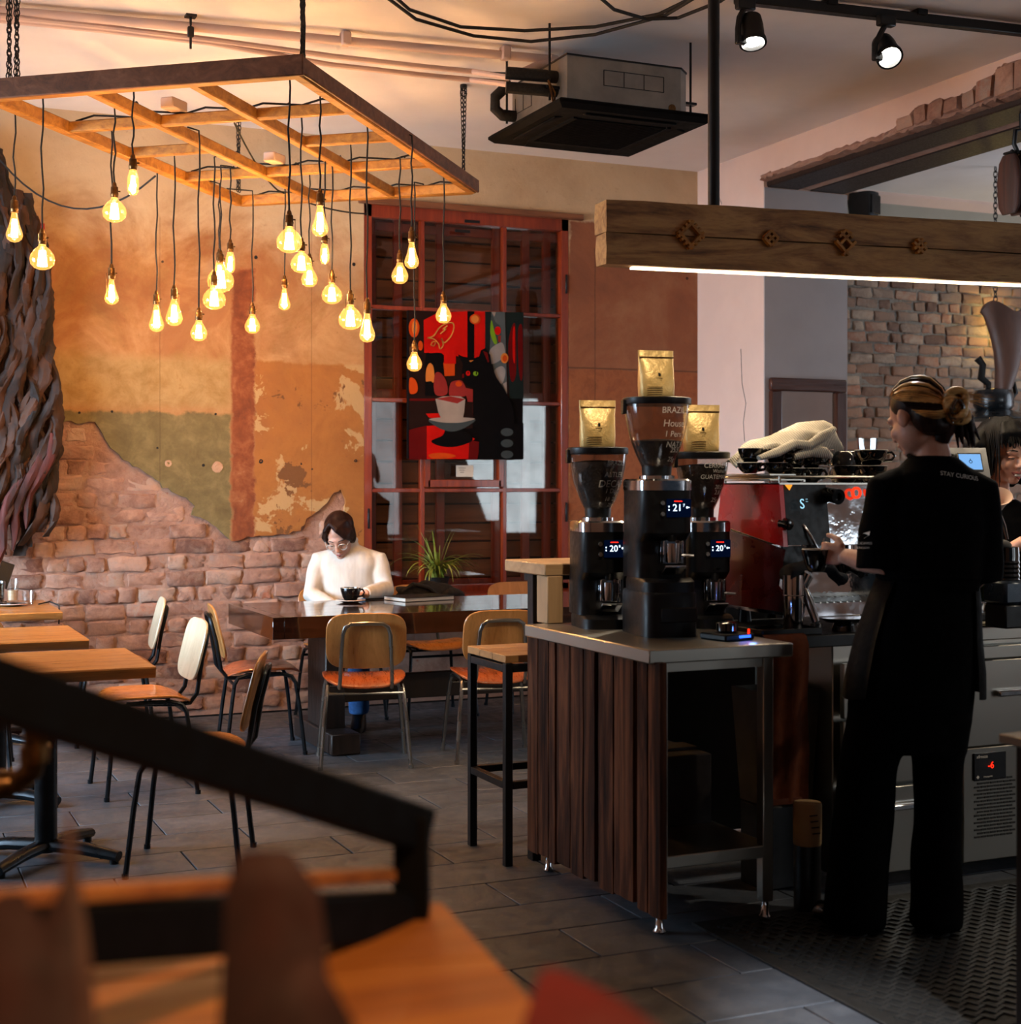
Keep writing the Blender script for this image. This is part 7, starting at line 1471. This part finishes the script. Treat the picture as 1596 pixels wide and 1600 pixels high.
# ================================================================== FOREGROUND: ledge, black railing, dried leaves
lg = thing('wooden_ledge', 'out-of-focus orange-lit wooden ledge under the black railing in the foreground', 'ledge', atz(450, 1500, .93))
M_['ledge'] = wood('amber_ledge_wood', ['#8a4a14', '#b56a24', '#cc8434'], 0, 4, .6, .1, 0)
pts = [atz(u, v, .93) for u, v in ((-500, 1465), (668, 1412), (690, 1410), (1010, 1660), (1010, 1760), (-500, 1900))]
for k in range(3):
    f0, f1 = k / 3, (k + 1) / 3; A_, B_, C_, D_ = pts[0], pts[2], pts[4], pts[5]
    q = MB(); q.prism([A_.lerp(D_, f0 + .004), B_.lerp(C_, f0 + .004), B_.lerp(C_, f1 - .004), A_.lerp(D_, f1 - .004)], (0, 0, -.045)); part('board', q, M_['ledge'], lg, True)
q = MB(); cA = (pts[0] + pts[2] + pts[4] + pts[5]) / 4; q.prism([cA.lerp(p, .9) - V((0, 0, .046)) for p in (pts[0], pts[2], pts[4], pts[5])], (0, 0, -.884)); part('support', q, M_['darkm'], lg, True)
rl = thing('black_railing', 'out-of-focus black flat-steel railing sloping across the lower left foreground', 'railing', atd(640, 1400, 1.7))
R_ = V((CY, -SY, 0))
def flat(nm, a_, b2, h, dep=.03):
    q = MB(); q.bar(a_, b2, dep, h, .003); return part(nm, q, M_['rail'], rl, True)
c1 = atd(644, 1292, 1.70); flat('handrail', atd(-160, 1028, 1.12), c1 + (c1 - atd(-160, 1028, 1.12)).normalized() * .015, .050, .04)
c2 = atd(644, 1428, 1.70); flat('upright', atd(644, 1268, 1.70), V((c2.x, c2.y, c2.z - .012)), .052, .04)
flat('lower_bar', atd(-120, 1474, 1.12), c2 + V((.0, 0, .0)), .05, .035)
q = MB(); a_, b2 = atd(-60, 1408, 1.15), atd(616, 1366, 1.69); q.bar(a_, b2, .022, .014, .002); part('bar_highlight', q, M_['ledge'], rl, True)  # orange strip painting in the warm highlight along the black lower bar
flat('upright', atd(-150, 1028, 1.12), atd(-150, 1480, 1.12), .05, .04)
br2 = thing('brass_pipe_bracket', 'blurred brass pipe elbow under the handrail at the left edge', 'pipe', atd(50, 1180, 2.2)); q = MB(); q.tube([atd(58, 1090, 2.2), atd(55, 1180, 2.2), atd(48, 1205, 2.2), atd(28, 1222, 2.2), atd(-60, 1228, 2.2)], .0175, 14); part('pipe', q, M_['brass'], br2, True); q = MB(); q.lathe([(.022, -.012), (.022, .012)], atd(55, 1178, 2.2), 16); q.lathe([(.022, -.012), (.022, .012)], atd(8, 1226, 2.2), 16, Matrix.Rotation(PI / 2, 3, 'Y')); part('coupling', q, M_['brass'], br2, True)
dv_ = thing('dried_leaves', 'blurred rust-brown dried leaves standing in a low vase in the near foreground', 'plant', atz(300, 1900, .931))
M_['rustleaf'] = mat('rust_brown_leaf', '#3c170e', .8, 0, '#260d07', 12, bump=.3); M_['redleaf'] = mat('deep_red_leaf', '#6e0f06', .7, 0, '#520b04', 8)
def leafblade(pts, wd, m, nm='leaf'):
    q = MB(); rings = []; n = len(pts); Rv = V((CY, -SY, 0))
    for i, (u, v, d) in enumerate(pts):
        p = atd(u, v, d); w_ = wd[i] / FPX * d
        rings.append([p - Rv * w_, p - Rv * w_ * .4 - V((SY, CY, 0)) * w_ * .25, p + Rv * w_ * .4 - V((SY, CY, 0)) * w_ * .2, p + Rv * w_, p + Rv * w_ * .3 + V((SY, CY, 0)) * .004])
    q.loft(rings); return part(nm, q, m, dv_, True, smooth=70)
leafblade([(420, 1840, .95), (425, 1700, .98), (428, 1560, 1.0), (430, 1470, 1.02), (425, 1390, 1.03), (415, 1330, 1.04)], [90, 88, 84, 80, 74, 40], M_['rustleaf'])
leafblade([(430, 1820, .9), (450, 1700, .92), (470, 1600, .94), (480, 1500, .95)], [60, 95, 85, 20], M_['rustleaf'])
leafblade([(10, 1840, .85), (5, 1700, .88), (0, 1560, .9), (8, 1450, .92), (20, 1395, .93)], [120, 110, 90, 62, 20], M_['rustleaf'])
leafblade([(120, 1840, .9), (118, 1650, .95), (112, 1450, 1.0), (110, 1350, 1.02), (108, 1265, 1.04)], [48, 40, 24, 12, 3], mat('tan_leaf', '#59392c', .8, 0, '#40261c', 10))
leafblade([(95, 1840, .9), (70, 1600, .95), (92, 1440, 1.0), (112, 1360, 1.02)], [70, 60, 24, 6], M_['rustleaf'])
leafblade([(860, 1800, .9), (900, 1700, .92), (930, 1620, .94), (900, 1560, .97), (862, 1515, 1.0)], [60, 110, 120, 70, 16], M_['redleaf'])
leafblade([(1010, 1800, .9), (990, 1690, .92), (1000, 1640, .94), (985, 1590, .97)], [60, 80, 60, 16], M_['redleaf'])
q = MB(); v0 = atz(300, 1900, .931); q.lathe([(.05, 0), (.09, .03), (.10, .06), (.09, .06), (.05, .01), (.001, .01)], v0, 20, cap=False); part('vase', q, M_['gloss'], dv_, True)
l = bpy.data.lights.new('ledge_fill', 'SPOT'); l.energy = 80; l.spot_size = rad(70); l.spot_blend = .8; l.color = (1, .58, .28); l.shadow_soft_size = .05; o = bpy.data.objects.new('ledge_fill', l); C.objects.link(o); o.location = atz(300, 1500, 2.6) if False else V((.30, .45, 2.5)); o.rotation_euler = (V((.3, 1.5, .93)) - V(o.location)).to_track_quat('-Z', 'Y').to_euler()  # unseen warm spot added so the ledge turns orange

# daylight falling on the floor through the street door
l = bpy.data.lights.new('door_daylight', 'SPOT'); l.energy = 3200; l.spot_size = rad(8); l.spot_blend = .35; l.color = (.95, .97, 1); l.shadow_soft_size = .12
o = bpy.data.objects.new('door_daylight', l); C.objects.link(o); o.location = (1.6, -1.2, 3.2); o.rotation_euler = (V((2.38, 3.04, 0)) - V(o.location)).to_track_quat('-Z', 'Y').to_euler()
# unseen spot added to brighten the coffee bags and the worktop
l = bpy.data.lights.new('bar_fill_spot', 'SPOT'); l.energy = 180; l.spot_size = rad(30); l.spot_blend = .7; l.color = (1, .82, .58); l.shadow_soft_size = .04
o = bpy.data.objects.new('bar_fill_spot', l); C.objects.link(o); o.location = (2.2, 3.0, 3.45); o.rotation_euler = (V((2.66, 4.72, 1.62)) - V(o.location)).to_track_quat('-Z', 'Y').to_euler()
l = bpy.data.lights.new('bar_fill_spot', 'SPOT'); l.energy = 190; l.spot_size = rad(48); l.spot_blend = .8; l.color = (1, .86, .66); l.shadow_soft_size = .04  # second unseen spot, added to lift the dark fridge front
o = bpy.data.objects.new('bar_fill_spot', l); C.objects.link(o); o.location = (5.2, 2.4, 3.45); o.rotation_euler = (V((4.2, 4.2, .6)) - V(o.location)).to_track_quat('-Z', 'Y').to_euler()
for k in ('hairk', 'plank', 'hairb'): M_[k].node_tree.nodes['Principled BSDF'].inputs['Specular IOR Level'].default_value = .12
for o in bpy.data.objects:
    if o.get('label') and len(o['label'].split()) > 16: print('LONG', len(o['label'].split()), o.name, o['label'])
